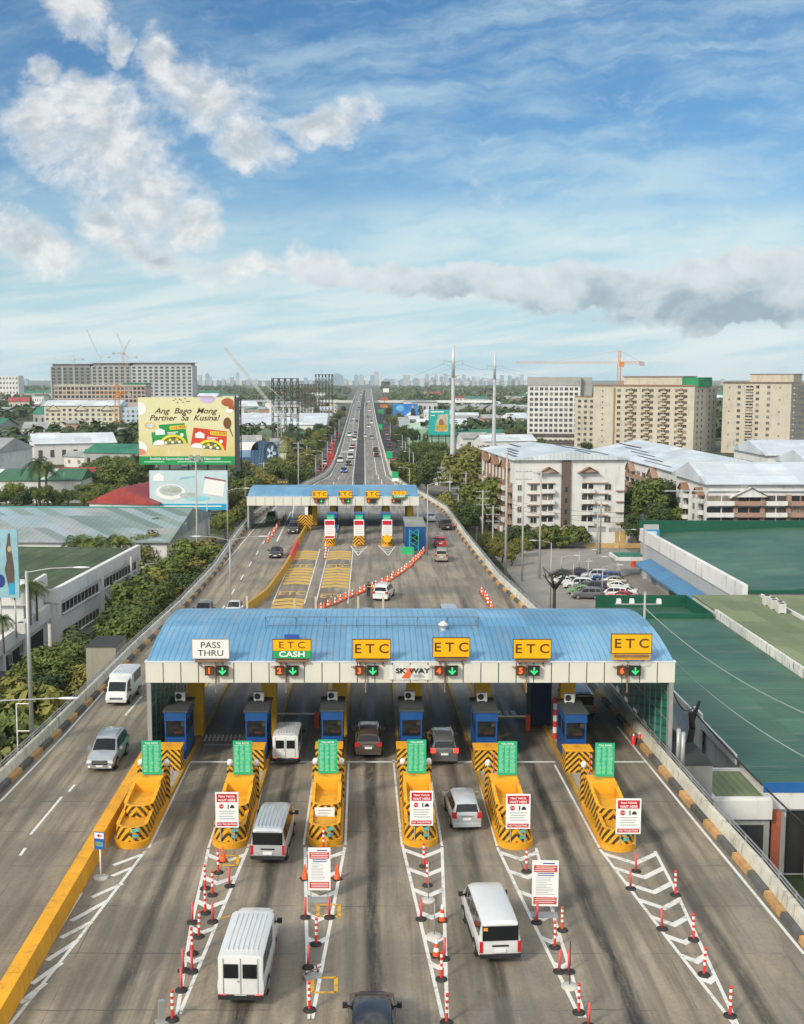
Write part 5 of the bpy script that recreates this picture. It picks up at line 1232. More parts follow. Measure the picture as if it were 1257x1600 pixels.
M_wroof = pattern('white_metal_roof', roof_col((.50,.56,.60),(.62,.66,.68),.9,0,.25), .45, .45)
M_wroofy = pattern('white_metal_roof_across', roof_col((.50,.56,.60),(.62,.66,.68),.9,1,.25), .45, .45)
M_groof = pattern('teal_green_roof', roof_col((.024,.090,.060),(.060,.140,.085),.55,1,.22,.05), .5, .4)
M_groof2 = pattern('bright_green_roof', roof_col((.015,.14,.085),(.03,.19,.11),.8,0,.15), .55, .4)
M_oroof = pattern('olive_roof', roof_col((.15,.19,.095),(.20,.235,.125),.5,0,.22,.1), .7, .3)
M_gyroof = pattern('grey_metal_roof', roof_col((.28,.29,.28),(.38,.39,.38),.9,0,.45), .5, .4)
M_rroof = pattern('red_metal_roof', roof_col((.30,.035,.035),(.38,.06,.05),.6,0,.2), .55, .4)
M_dkgreen = mat('dark_green_sheet', (.008,.085,.05), .55, var=.15)
# ground
def ground_col(T, tc, p):
    n = T.noise(tc, .012, 6, .65); n2 = T.noise(tc, .06, 5, .6); n3 = T.noise(tc, .35, 4, .6)
    c = T.mix(T.rng(n2,.42,.58), (.030,.048,.015,1), (.17,.155,.13,1)); c = T.mix(T.rng(n,.45,.62), c, (.040,.056,.020,1))
    return T.v('SCALE', c, T.rng(n3,.25,.75,.7,1.3,False))
M_ground = pattern('town_ground', ground_col, .95)
b = MB(); S = 24000; b.face([(-S,-3000,GZ),(S,-3000,GZ),(S,S,GZ),(-S,S,GZ)]); struct(b.build('ground', M_ground))
M_road2 = mat('street_asphalt', (.105,.103,.10), .85, var=.18, scale=.4); M_lot = mat('car_park_concrete', (.27,.255,.23), .85, var=.16, scale=.15, stain=.3)
b = MB(); b.face([(-26,165,GZ+.03),(-20.9,165,GZ+.03),(-11.6,330,GZ+.03),(-13,700,GZ+.03),(-14,2400,GZ+.03),(-24,2400,GZ+.03),(-23,700,GZ+.03),(-21.5,330,GZ+.03)]); b.face([(8,310,GZ+.03),(17,310,GZ+.03),(14.5,700,GZ+.03),(13,2400,GZ+.03),(4,2400,GZ+.03),(5.2,700,GZ+.03)])
b.face([(20.1,20,GZ+.03),(26,20,GZ+.03),(25,120,GZ+.03),(24,200,GZ+.03),(17,310,GZ+.03),(8,310,GZ+.03),(17.6,200,GZ+.03),(19.8,120,GZ+.03)]); struct(b.build('service_street', M_road2))
b = MB(); b.face([(26,136,GZ+.04),(52,136,GZ+.04),(52,236,GZ+.04),(24,236,GZ+.04)]); struct(b.build('car_park', M_lot))
# ---------------------------------------------------------------- right-hand side, near: green roofed market halls
def box_thing(name, label, cat, x0, x1, y0, y1, z0, z1, wallm_, roofm, par=None, pm=None):
    t = bldg(name, label, x1-x0, y1-y0, z1-z0, wallm_, (x0,y0,z0), cat=cat); flat_roof(t, roofm, par or 0, pm); return t
HX0, HX1 = 27.3, 40.3
t = bldg('market_hall', 'large hall with teal green metal roof right of the toll canopy', HX1-HX0, 131.5-76.6, 6.4, M_wh, (HX0,76.6,GZ))
b = MB(); n = 17
for k in range(n):
    y0, y1 = lerp(-.3,54.9,k/n), lerp(-.3,54.9,(k+1)/n); b.box(-.3,13.0,y0,y1-.02,6.401,6.54,0)
b.build('roof', M_groof, t)
b = MB(); b.box(-.32,60,-.5,-.32,4.9,6.5,0); b.box(-.34,60,-.56,-.501,6.1,6.8,1); b.build('fascia', [M_wh, mat('fascia_blue', (.02,.12,.36), .5, var=.1)], t)
b = MB(); b.box(-.45,-.31,5.2,54.9,6.1,6.85); b.box(-.5,-.30,14,16.2,4,7.3); b.build('eave_board', M_wh, t)
put(t, 'left', [(14,4.0,5,1.4),(22,4.0,6,1.5),(33,4.0,5,1.4)], 'opening', mat('shop_sign_pale', (.45,.56,.66), .5, var=.15), M_wh, 'shop_sign')
put(t, 'left', [(38.5,3.8,3,1.5)], 'opening', mat('shop_sign_maroon', (.20,.03,.05), .5, var=.1), M_wh, 'shop_sign')
put(t, 'left', [(k*4.2+6,.2,2.4,2.8) for k in range(10)], 'opening', M_shade, M_wh, 'doorway')
put(t, 'front', [(5,.1,7,4.5),(16,.1,8,4.5)], 'opening', M_dark, M_wh, 'doorway')
M_brick = mat('red_brick', (.36,.10,.055), .85, var=.2, scale=3)
b = MB(); b.box(-.32,.32,-.3,.3,0,4.89); b.build('brick_pillar', M_brick, t, (.45,-.75,0))
b = MB(); b.box(-.5,.5,-.3,.3,0,4.4); b.build('poster_pillar', mat('poster_cream', (.42,.40,.32), .7, var=.3, scale=.6), t, (3.2,-.7,0))
# annex at its near end
t = bldg('annex', 'small annex with olive flat roof and white fascia beside the parapet', 3.9, 6.0, 5.8, M_grw, (23.3,75.3,GZ)); flat_roof(t, M_oroof, .22, M_wh)
b = MB(); b.box(-.05,3.95,-.3,-.07,4.6,5.9); b.build('fascia', M_wh, t); put(t, 'front', [(1.9,.1,3.2,4)], 'opening', M_dark, M_wh, 'doorway')
t = bldg('service_hut', 'grey concrete service hut with dark flat roof beside the right parapet', 1.9, 4.6, 8.9, wallm('hut_concrete', (.25,.25,.24), .6), (20.75,73.5,GZ)); flat_roof(t, mat('tar_roof', (.045,.045,.045), .9, var=.2), 0)
# fenced green court, olive roofs, long white ledge
t = thing('green_court', 'dark green sheet fence round a flat green court behind the canopy', 'court', (28.6,131.8,-3.4))
b = MB(); b.box(0,11.3,0,11.3,-5.6,0); b.build('deck', M_groof, t)
for nm, q in (('fence_panel',(0,11.3,-.15,-.02,-1.2,1.5)),('fence_panel',(0,11.3,11.32,11.45,-1,1.5)),('fence_panel',(11.32,11.45,-.15,11.45,-1,1.5))): b = MB(); b.box(*q); b.build(nm, M_dkgreen, t)
t = bldg('long_shed', 'long shed with pale olive roof right of the white stained ledge', 8.0, 46, 7.0, M_wh, (40.8,97,GZ))
b = MB(); b.box(-.1,8.1,-.2,46.1,7.001,7.15); b.build('roof', M_oroof, t)
b = MB(); b.box(-.4,-.11,-.2,35.5,5.8,7.45); b.build('ledge', mat('stained_white_ledge', (.62,.62,.58), .85, var=.15, scale=1.5, stain=.9), t)
t = bldg('long_shed', 'olive roofed shed at the right edge of the photo beyond the air conditioners', 26, 50, 6.9, M_wh, (49.6,93,GZ))
b = MB(); b.box(0,26,-.2,50.1,6.901,7.05); b.build('roof', M_oroof, t); b = MB(); b.box(-.25,-.01,-.2,50,6.3,7.3); b.build('ledge', M_wh, t)
for k in range(5):
    p = (47.9+.25*(k%2), 136.5-k*1.2, GZ+7.15); b = MB(); b.box(-.45,.45,-.42,.42,.1,1.15); b.lathe([(.3,1.151),(.3,1.2),(.1,1.21)],12,1); b.box(-.4,-.3,-.4,.4,0,.1); b.box(.3,.4,-.4,.4,0,.1)
    tag(b.build('air_conditioner', [M_ac, M_dark], None, p), 'white outdoor air conditioner in the row on the olive roof, %s from the far end' % ordn(k), 'air conditioner', 'air conditioners on the olive roof')
# big green hall with grey front
t = bldg('store', 'large store with dark green roof, grey side wall and blue awning', 75, 56, 7.2, mat('store_grey', (.40,.41,.42), .7, var=.06, scale=.3, stain=.2), (47.6,144,GZ))
b = MB()
for k in range(12):
    xa, xb = lerp(.4,75,k/12), lerp(.4,75,(k+1)/12); h0, h1 = (7.22+2.0*math.sin(math.pi*min(1,max(0,(q-.4)/60)))*.6 for q in (xa,xb))
    b.face([(xa,.4,h0),(xb,.4,h1),(xb,55.6,h1),(xa,55.6,h0)])
b.build('roof', M_groof, t)
b = MB(); b.box(-.3,.38,-.2,56,6.1,8.3); b.build('white_coping', M_wh, t); b = MB(); b.box(-.3,75,55.62,56.2,7.0,9.6); b.build('green_parapet', M_dkgreen, t); b = MB(); b.box(.4,75,-.3,.38,7.21,7.6); b.build('front_edge', M_dkgreen, t)
b = MB(); b.box(-.5,2.0,0,.6,0,9.4); b.build('sign_pylon', mat('store_grey', (.40,.41,.42)), t, (0,51.5,0)); b = MB(); b.box(-.1,2.1,-.06,-.01,6.4,8.6,0); b.box(.2,1.6,-.09,-.061,7.1,8.3,1); b.build('blue_sign', [mat('store_sign_blue', (.04,.28,.55), .5, var=.1), mat('store_sign_pale', (.55,.66,.75), .5)], t, (0,51.4,0))
b = MB()
for k in range(8): b.face([(-2.8,3+k*5.6,3.3),(-.31,3+k*5.6,4.2),(-.31,8.5+k*5.6,4.2),(-2.8,8.5+k*5.6,3.3)][::-1]); b.face([(-2.8,3+k*5.6,3.0),(-2.8,8.5+k*5.6,3.0),(-2.8,8.5+k*5.6,3.3),(-2.8,3+k*5.6,3.3)])
b.build('awning', mat('awning_blue', (.075,.21,.38), .5, var=.1), t)
put(t, 'left', [(10,.1,3,2.6),(22,.1,4,2.6),(34,.1,3,2.6)], 'opening', M_shade, M_wh, 'doorway')
b = MB(); b.box(0,13,0,1.2,0,.9); o = b.build('skylight', mat('skylight_teal', (.06,.30,.30), .4), t, (38,36,8.2)); o.rotation_euler.z = R(-38)
# canopy roofs over the entrance
b = MB()
for k in range(4):
    x = k*2.4; b.face([(x,0,0),(x+2.2,0,0),(x+1.1,1.1,1.3)]); b.face([(x+2.2,0,0),(x+2.2,2.2,0),(x+1.1,1.1,1.3)]); b.face([(x+2.2,2.2,0),(x,2.2,0),(x+1.1,1.1,1.3)]); b.face([(x,2.2,0),(x,0,0),(x+1.1,1.1,1.3)])
    for c in ((x,0),(x+2.2,0),(x,2.2),(x+2.2,2.2)): b.tube((c[0],c[1],0),(c[0],c[1],-2.4),.05,n=5)
tag(b.build('tent_row', M_wh, None, (36.5,146.5,GZ+2.4)), 'row of white tent tops behind the green fenced court', 'tent')
t = thing('gate_house', 'open gate house with flat green roof at the end of the car park', 'gate house', (42.5,196,GZ))
b = MB(); b.box(0,6.4,0,6,3.1,3.7,0); b.box(.4,6.0,.4,5.6,3.701,3.75,1); b.build('roof', [M_wh, M_groof2], t)
for x in (.2,5.7): 
    for y in (.2,5.3): b = MB(); b.box(0,.5,0,.5,0,3.099); b.build('pillar', M_grw, t, (x,y,0))
p = G(990,886,GZ); b = MB(); b.lathe([(.45,0),(.5,.1),(.42,.9),(.5,1.0),(.5,1.15)],12); tag(b.build('litter_bin', M_org, None, p), 'orange drum in front of the gate house pillar', 'bin')
# street sign at the far right
p = G(1222,1358,GZ); t = thing('no_entry_sign', 'blue sign with red no entry disc on the street below the deck', 'sign', p)
b = MB(); b.tube((0,0,0),(0,0,2.6),.05); b.build('pole', M_gsteel, t); b = MB(); b.box(-.42,.42,-.06,0,1.0,2.7,0); b.build('panel', mat('sign_teal', (.03,.25,.40), .5, var=.1), t)
b = MB(); b.face([(.3*math.cos(k*.393),-.065,2.3+.3*math.sin(k*.393)) for k in range(16)],0); b.box(-.2,.2,-.075,-.068,2.25,2.35,1); b.build('disc', [M_sred, M_wl], t)
p = G(1240,1345,GZ); b = MB(); b.lathe([(.35,0),(.35,3.0),(.45,3.05),(.45,3.4),(.1,3.5)],10); tag(b.build('gate_pillar', M_cream, None, p+Vector((.4,.6,0))), 'cream round gate pillar right of the no entry sign', 'pillar')
for k, (px,py) in enumerate(((1225,1290),(1250,1300),(1245,1330))): shrub(k, G(px,py+20,GZ), 'low shrub in the shaded forecourt at the right edge, %s one' % ordn(k), 1.6, 'forecourt shrubs')
# burnt looking stump pole and steel posts at the right parapet
p = Vector((24.6,85,GZ)); b = MB(); rr = random.Random(3); pv = Vector((0,0,0))
for k in range(7): q = Vector((rr.uniform(-.2,.2)-.05*k, rr.uniform(-.2,.2), 1.3*(k+1))); b.tube(pv,q,.42-.03*k,.40-.03*k,9,cap=k==6); pv = q
b.tube(pv-Vector((0,0,1)),pv+Vector((.6,0,.9)),.2,.1); tag(b.build('vine_pole', mat('dark_bark', (.055,.045,.036), .95, var=.3), None, p), 'dark vine-covered pole stump against the market hall wall', 'pole')
for k, (px,py) in enumerate(((1070,1243),(1076,1250))):
    b = MB(); b.tube((0,0,0),(0,0,2.9),.14,n=9); tag(b.build('steel_bollard', M_gsteel, None, Vector((19.75+.1*k+.12,71.8-.7*k,0))), 'thick short steel post on the right parapet before the canopy, %s one' % ('farther' if k == 0 else 'nearer'), 'post', 'thick steel posts on the parapet')
# ---------------------------------------------------------------- right-hand side: flats, towers, pylons, poles
def apart(label, x, y, rz, w, d, h, group=None, wall=None): return bldg('apartment_block', label, w, d, h, wall or M_wh, (x,y,GZ), rz, group)
def roofstrips(t, w, d, h, n, rise=2.2):
    gable_roof(t, rise, M_wroof, .8, 'y', h)
    b = MB()
    for k in range(n):
        s = -1 if k%2 else 1; u = .18+.3*((k*37)%10)/10; x = w/2+s*u*w; z = h+.2+rise*(1-2*u)*.98; y0 = d*((k*53)%10)/13+1
        b.box(x-.35,x+.35,y0,y0+d*.28,z-.1,z+.16)
    b.build('skylights', mat('roof_dark_strip', (.09,.11,.13), .5, var=.2), t)
AX, AY = XD(804,241,0), 241.0
A = apart('white apartment block with dark stair shaft and two gables, nearest the car park', AX, AY, R(4.5), 23.6, 39, 17.3)
roofstrips(A, 23.6, 39, 17.3, 9, 1.5)
def ua(px): return (px-804)/172*23.6
zs = [17.3-3.1-2.37*k for k in range(5)]; zs = [ZD(241,y)-GZ for y in (767,784,801,818,836)]
put(A, 'front', [(ua(834),z+.1,1.3,1.15) for z in zs]+[(ua(950),z+.1,1.3,1.15) for z in zs]+[(ua(812),z+.1,.8,1.1) for z in zs], 'window', M_shade, M_wfr)
put(A, 'front', [(ua(855.5),z-.35,2.6,1.9) for z in zs]+[(ua(918),z-.35,2.6,1.9) for z in zs], 'balcony', M_shade, M_wh)
put(A, 'front', [(ua(845),z+1.5,6.0,.14) for z in zs]+[(ua(930),z+1.5,5.6,.14) for z in zs]+[(ua(969),z-.2,1.8,.16) for z in zs], 'band', M_shade, M_pink, 'ledge')
put(A, 'front', [(ua(855.5),14.75,3.9,1.1),(ua(918),14.75,3.9,1.1)], 'gable', M_pink, M_pink)
put(A, 'front', [(ua(884),.1,2.0,17.6)], 'column', M_brw, wallm('dark_shaft', (.13,.10,.08), .2), 'stair_shaft'); put(A, 'front', [(ua(884),z-.3,.5,1.0) for z in zs], 'opening', M_dark, M_brw, 'slit')
for q in [o for o in kids(A) if o.name.startswith('slit')]: q.location.y = -.36
put(A, 'front', [(ua(852),.2,6,1.3),(ua(922),.2,6,1.3)], 'opening', M_dark, M_wh, 'parking_opening')
cols_ = [3+4.1*k for k in range(9)]
put(A, 'left', [(u,z-.35,2.5,1.9) for u in cols_[::2] for z in zs], 'balcony', M_shade, M_pink); put(A, 'left', [(u,z-.35,2.5,1.9) for u in cols_[1::2] for z in zs], 'balcony', M_shade, M_wh); put(A, 'left', [(u+2.05,.2,.45,16.2) for u in cols_[:-1]], 'column', M_brw, M_brw, 'pilaster')
put(A, 'left', [(cols_[1],15.3,5,1.8),(cols_[4],15.3,5,1.8),(cols_[7],15.3,5,1.8)], 'gable', M_brw, M_brw)
BY = 225.0; BX = XD(1107,BY,0); bh = ZD(BY,757)-GZ
B = apart('white apartment block with brown framed balconies and a gable at the right edge', BX, BY, 0, 62, 24, bh)
zb5 = [ZD(BY,y)-GZ for y in (785,803,820,838,856)]
def ub(px): return XD(px,BY,0)-BX
put(B, 'front', [(ub(1127),z-.4,5.8,1.9) for z in zb5]+[(ub(1212),z-.4,5.6,1.9) for z in zb5]+[(ub(1300),z-.4,5.8,1.9) for z in zb5], 'balcony', M_shade, M_wh)
put(B, 'front', [(ub(1170),z-.4,6.2,1.9) for z in zb5]+[(ub(1250),z-.4,5.6,1.9) for z in zb5], 'balcony', M_shade, M_pink)
put(B, 'front', [(ub(x),1,.9,bh-3.0) for x in (1149,1191,1232)], 'column', M_pink, M_pink, 'pilaster')
put(B, 'front', [(ub(1170),bh-2.4,7.0,1.9)], 'gable', M_wh, M_wh)
put(B, 'front', [(ub(1180),bh-1.3,36,.12)], 'band', M_wh, M_wroof, 'ledge')
put(B, 'left', [(u,z-.2,1.4,1.3) for u in (3,14) for z in zb5], 'window', M_shade, M_wfr); put(B, 'left', [(u,z-.4,3.0,1.9) for u in (8.5,19.5) for z in zb5], 'balcony', M_shade, M_wh)
put(B, 'left', [(8.5,bh-2.3,4,1.3),(19.5,bh-2.3,4,1.3)], 'gable', M_brw, M_brw)
gable_roof(B, 3.4, M_wroofy, .9, 'x', bh)
B2 = apart('long white roofed block with brown balconies behind the tall round tree', BX+1.2, 254, R(2.0), 26, 80, bh, wall=M_wh)
roofstrips(B2, 26, 80, bh, 14, 3.0)
put(B2, 'left', [(4+5.0*k,z-.35,3.2,1.9) for k in range(15) for z in zb5[:4]], 'balcony', M_shade, M_pink); put(B2, 'left', [(u,bh-2.2,5,2.0) for u in (4,24,44,64)], 'gable', M_pink, M_brw)
for k, (x, y, w, d) in enumerate(((102,262,40,26),(104,300,60,28),(150,250,40,60))):
    t = apart('low apartment block with only its pale roof showing at right, %s row' % ordn(k), x, y, 0, w, d, bh+.4+k*.3); gable_roof(t, 3.2, [M_wroofy,M_wroofy,M_wroof][k], .8, 'x' if k < 2 else 'y'); put(t, 'left', [(d/2,bh-5,2,1.6)], 'window', M_shade, M_wfr)
def tower(label, name, pxr, D, W_, Dp, rz, ytop, wall, pent=None):
    X = XD(pxr,D,0); lx, ly = X-W_*math.cos(rz), D-W_*math.sin(rz); h = ZD(D,ytop)-GZ
    return bldg(name, label, W_, Dp, h, wall, (lx,ly,GZ), rz), h
T2, h2 = tower('tan residential tower slab under a crane, with green netting on its roof', 'residential_tower', 1083.6, 530, 51, 27, R(-38), 604, M_tan)
rows = [h2-2.6-2.72*k for k in range(11)]
cx = [13.5+4.15*k for k in range(9)]
put(T2, 'front', [(u,z,1.7,1.35) for k, u in enumerate(cx) for z in rows], 'window', M_shade, mat('tan_frame', (.50,.42,.26), .7))
put(T2, 'front', [(u,z-.2,2.6,1.7) for u in (cx[1]+2.1,cx[3]+2.1,cx[5]+2.1,cx[7]+2.1) for z in rows], 'balcony', M_shade, M_tan)
put(T2, 'front', [(u,.5,.8,h2-1.2) for u in (11.2,19.6,28,36.3,44.6)], 'column', M_brw, mat('brown_stripe', (.30,.19,.08), .8), 'stripe'); put(T2, 'front', [(5,z,.7,.7) for z in rows], 'window', M_shade, M_tan)
put(T2, 'right', [(u,z,1.2,1.2) for u in (4,9,18,23) for z in rows], 'window', M_shade, M_grw)
b = MB(); b.box(14,44,4,18,h2,h2+4.4,0); b.box(13.5,44.5,3.5,18.5,h2+4.41,h2+4.8,1); b.build('penthouse', [M_tan, M_brw], T2)
b = MB(); b.box(42,56 if False else 50,2,18,h2+.01,h2+4.2); b.build('netting', mat('green_netting', (.02,.24,.10), .8, var=.2), T2, (2,0,0))
b = MB(); b.box(-.3,51.3,-.3,.2,h2,h2+.8); b.build('roof_edge', M_brw, T2)
b = MB(); b.box(-13,-.01,6,22,0,h2-5.5,0); b.box(-13.2,.1,5.8,22.2,h2-5.49,h2-5,1); b.build('lower_wing', [M_tan, M_brw], T2)
put(T2, 'front', [(u,z,1.5,1.3) for u in (-10.5,-7.2,-3.9) for z in rows[2:]], 'window', M_shade, M_tan, 'wing_window', cap=30)
for q in [o for o in kids(T2) if o.name.startswith('wing_window')]: q.location.y = 5.98
T3, h3 = tower('tan residential tower at the right edge of the photo, taller middle bay', 'residential_tower', 1234, 520, 31, 24, R(-36), 598, M_tan)
rows3 = [h3-2.6-2.72*k for k in range(12)]
put(T3, 'front', [(u,z,1.4,1.3) for u in (7.5,16,21) for z in rows3], 'window', M_shade, M_tan); put(T3, 'front', [(12.3,z-.2,3.4,1.5) for z in rows3], 'balcony', M_shade, M_tan); put(T3, 'front', [(u,z,.6,.7) for u in (3,26) for z in rows3[::2]], 'window', M_shade, M_tan, 'vent_window')
put(T3, 'right', [(u,z,1.6,1.3) for u in (3,7,11,15,19) for z in rows3], 'balcony', M_shade, M_grw)
b = MB(); b.box(12,31.5,1,14,h3,h3+3.6,0); b.box(11.8,31.8,.8,14.2,h3+3.61,h3+4,1); b.build('penthouse', [M_tan, M_brw], T3); b = MB(); b.box(-.8,31.8,-.8,.2,h3,h3+.35); b.build('roof_edge', M_brw, T3)
T1, h1 = tower('unfinished white tower with open grey top floors behind the tan one', 'residential_tower', 906, 600, 27, 22, R(-8), 590, M_wh)
rows1 = [h1-6.5-2.7*k for k in range(11)]
put(T1, 'front', [(2+2.55*k,z,1.5,1.4) for k in range(10) for z in rows1], 'window', M_shade, M_grw, cap=100)
b = MB(); b.box(-.3,27.3,-.3,22.3,h1-4.2,h1+.3); b.build('raw_concrete_top', M_grw, T1); put(T1, 'left', [(4+4*k,z,1.6,1.4) for k in range(4) for z in rows1], 'window', M_shade, M_grw, cap=44)
put(T1, 'front', [(14,.2,25,2.2),(14,4,25,1.8)], 'strip', M_shade, M_pink)
b = MB(); b.box(20,33,3,18,0,h1+.2); b.build('concrete_core', M_grw, T1); 
# cranes
M_cry = mat('crane_yellow', (.55,.25,.03), .6, var=.15); M_crw = mat('crane_white', (.55,.55,.53), .6, var=.15); M_cro = mat('crane_orange', (.62,.22,.02), .6, var=.15)
def lattice(b, a, c, w, n, r, sides=4):
    a, c = Vector(a), Vector(c); d = (c-a).normalized(); u = d.orthogonal().normalized() if abs(d.z) < .9 else Vector((1,0,0)); v = d.cross(u).normalized()
    if sides == 4: offs = [(u+v)*w/2,(u-v)*w/2,(-u-v)*w/2,(-u+v)*w/2]
    else: offs = [u*w*.58,(-u*.5+v*.87)*w*.58,(-u*.5-v*.87)*w*.58]
    m_ = len(offs)
    for o in offs: b.tube(a+o, c+o, r, n=4, cap=False)
    for k in range(n):
        p, q = a.lerp(c,k/n), a.lerp(c,(k+1)/n)
        for i in range(m_): b.tube(p+offs[i], q+offs[(i+1)%m_], r*.6, n=3, cap=False)
def tower_crane(label, x, y, z0, h, jib, cj, ang, m, w=1.8, luff=None, group='construction cranes'):
    t = thing('tower_crane', label, 'crane', (x,y,z0), 0, group); r = .13 if w > 1.5 else .1
    b = MB(); lattice(b, (0,0,0), (0,0,h), w, max(6,int(h/2.4)), r); b.build('mast', m, t)
    ca, sa = math.cos(ang), math.sin(ang); b = MB()
    e = luff or 0.; tip = (ca*jib*math.cos(e), sa*jib*math.cos(e), h+jib*math.sin(e)+.8)
    lattice(b, (0,0,h+.8), tip, w*.7, max(8,int(jib/2.6)), r*(.5 if not luff else 1.25), 3); b.build('jib', m if not luff else M_crw, t)
    b = MB(); lattice(b, (0,0,h+.8), (-ca*cj,-sa*cj,h+.8), w*.75, 5, r*.8, 3); b.build('counter_jib', m, t)
    b = MB(); b.box(-1,1,-1,1,-1.6,.4); b.build('counterweight', M_grw, t, (-ca*cj,-sa*cj,h+.8))
    b = MB(); b.box(-1,1,-1,1,0,2.2); b.build('cab', m, t, (1.2,0,h-1.2))
    if not luff:
        b = MB(); lattice(b, (0,0,h+.8), (0,0,h+6.5), w*.6, 3, r*.8); b.tube((0,0,h+6.5),(ca*jib*.6,sa*jib*.6,h+1.4),.06,n=3); b.tube((0,0,h+6.5),(-ca*cj*.9,-sa*cj*.9,h+1.4),.06,n=3); b.build('apex', m, t)
    else:
        b = MB(); b.tube((-ca*3,-sa*3,h+6),tip,.08,n=3); b.tube((0,0,h+.8),(-ca*3,-sa*3,h+6),.2,n=4); b.tube((-ca*cj,-sa*cj,h+.8),(-ca*3,-sa*3,h+6),.08,n=3); b.build('stay', M_crw, t)
    return t
D = 560; tower_crane('orange tower crane standing on the tan tower with a long thin jib to the left', XD(968,D,30), D, ZD(D,602), ZD(D,569)-ZD(D,602), 50, 11, math.pi, M_cro, 1.5)
# pylons
M_pyl = mat('pylon_steel', (.55,.57,.58), .45, .3, var=.06, scale=.2)
def pylon(label, px, pyb, ytop, r0, r1, arms):
    D = G(px,pyb,GZ).y; x = XD(px,D,0); t = thing('power_pylon', label, 'pylon', (x,D,GZ), 0, 'tubular power pylons')
    h = ZD(D,ytop)-GZ; b = MB()
    for k in range(4): b.tube((0,0,h*k/4),(0,0,h*(k+1)/4),lerp(r0,r1,k/4),lerp(r0,r1,(k+1)/4)+.03,14,cap=k==3)
    b.build('shaft', M_pyl, t)
    for y in arms:
        z = ZD(D,y)-GZ
        for s in (-1,1):
            b = MB(); b.tube((s*.3,0,z),(s*3.6,0,z+.7),.13,.06,5); b.tube((s*3.3,0,z+.65),(s*3.3,0,z-1.0),.09,n=5); b.build('cross_arm', M_gsteel, t)
    return x, D, h
P1 = pylon('nearer white tubular power pylon, left of the two', 707.5, 742, 539, 1.05, .42, (566,588,610)); P2 = pylon('farther white tubular power pylon, right of the two', 772, 716, 551, 1.0, .42, (573,594,616))
M_wire = mat('cable_black', (.03,.03,.03), .6, var=0)
def wire(name, label, a, c, sag, r=.022, group='overhead cables', n=14, m=None):
    a, c = Vector(a), Vector(c); b = MB(); pts = [a.lerp(c,k/n)-Vector((0,0,sag*4*(k/n)*(1-k/n))) for k in range(n+1)]
    o = Vector(a); b.path([p-o for p in pts], r, 4); return tag(b.build(name, m or M_wire, None, o), label, 'cable', group)
for k, y in enumerate((566,588,610)):
    z1, z2 = ZD(P1[1],y), ZD(P2[1],(573,594,616)[k])
    for s, sd in ((-1,'left'),(1,'right')):
        wire('power_line', 'high power line between the two pylons, %s tier, %s side' % (('top','middle','low')[k], sd), (P1[0]+s*3.3,P1[1],z1-.5), (P2[0]+s*3.3,P2[1],z2-.5), 1.5, .03)
        wire('power_line', 'high power line running off left behind the pylons, %s tier, %s side' % (('top','middle','low')[k], sd), (P1[0]+s*3.3,P1[1],z1-.5), (-60+s*3,1500,38-7*k), 16, .035, n=20)
        wire('power_line', 'high power line running off right to the towers, %s tier, %s side' % (('top','middle','low')[k], sd), (P2[0]+s*3.3,P2[1],z2-.5), (320+s*3,900,34-7*k), 12, .032, n=20)
# utility poles, street lamps
M_conc = mat('pole_concrete', (.40,.39,.36), .8, var=.12, scale=1)
def upole(label, px, pyb, ytop, z=GZ, arms=2, lamp=None, r=.16, group='concrete utility poles', w=1.4, m=None):
    p = G(px,pyb,z); h = ZD(p.y,ytop)-z; t = thing('utility_pole', label, 'pole', p, 0, group)
    b = MB(); b.tube((0,0,-.3),(0,0,h),r*1.15,r*.75,8); b.build('shaft', m or M_conc, t)
    for k in range(arms):
        zz = h-.5-k*1.3; b = MB(); b.box(-w,w,-.06,.06,zz,zz+.14); 
        for x in (-.9*w,-.45*w,.45*w,.9*w): b.tube((x,0,zz+.141),(x,0,zz+.42),.05,.03,5)
        b.build('cross_arm', M_gsteel, t)
    return p, h
def lamp(label, px, pyb, ytop, dirs, z=0., arm=2.6, group='street lamps', droop=.35, r=.09, p=None, h=None):
    p = G(px,pyb,z) if p is None else p; h = ZD(p.y,ytop)-z if h is None else h; t = thing('street_lamp', label, 'street lamp', p, 0, group)
    b = MB(); b.tube((0,0,0),(0,0,h),r*1.25,r*.8,9); b.build('pole', M_gsteel, t)
    for dx_, dy_ in dirs:
        d = Vector((dx_,dy_,0)).normalized(); b = MB(); b.path([Vector((0,0,h-.1)),d*arm*.5+Vector((0,0,h+droop*.7)),d*arm+Vector((0,0,h+droop))],.045,6); b.build('arm', M_gsteel, t)
        b = MB(); s = Vector((-d.y,d.x,0)); c = d*arm+Vector((0,0,h+droop))
        for k in range(5): pass
        rings = []
        for u, wv, hv in ((-.1,.05,.05),(.15,.14,.10),(.6,.17,.12),(.95,.10,.07),(1.05,.03,.03)): rings.append([tuple(c+d*u+s*wv*math.cos(2*math.pi*k/8)+Vector((0,0,hv*.6*math.sin(2*math.pi*k/8)))) for k in range(8)])
        b.loft(rings); b.build('lamp_head', mat('lamp_shell', (.66,.68,.68), .35, var=.05), t)
    return t
for i, (px,pyb,yt,ar) in enumerate(((790,905,703,0),(816,908,733,2),(716,830,760,4),(728,795,737,5),(737,800,752,4),(754,860,765,3),(770,870,790,3),(745,850,788,2),(843,905,735,1),(701,770,733,3),(938,865,778,1),(933,866,790,2),(1035,815,742,0),(986,850,812,0))):
    upole(['tall bare concrete pole before the apartment block','concrete pole before the white apartment block gable'][i] if i < 2 else 'concrete utility pole beyond the right parapet, %s of the group' % ordn(i-2), px, pyb, yt, arms=ar, r=.17 if i else .22)
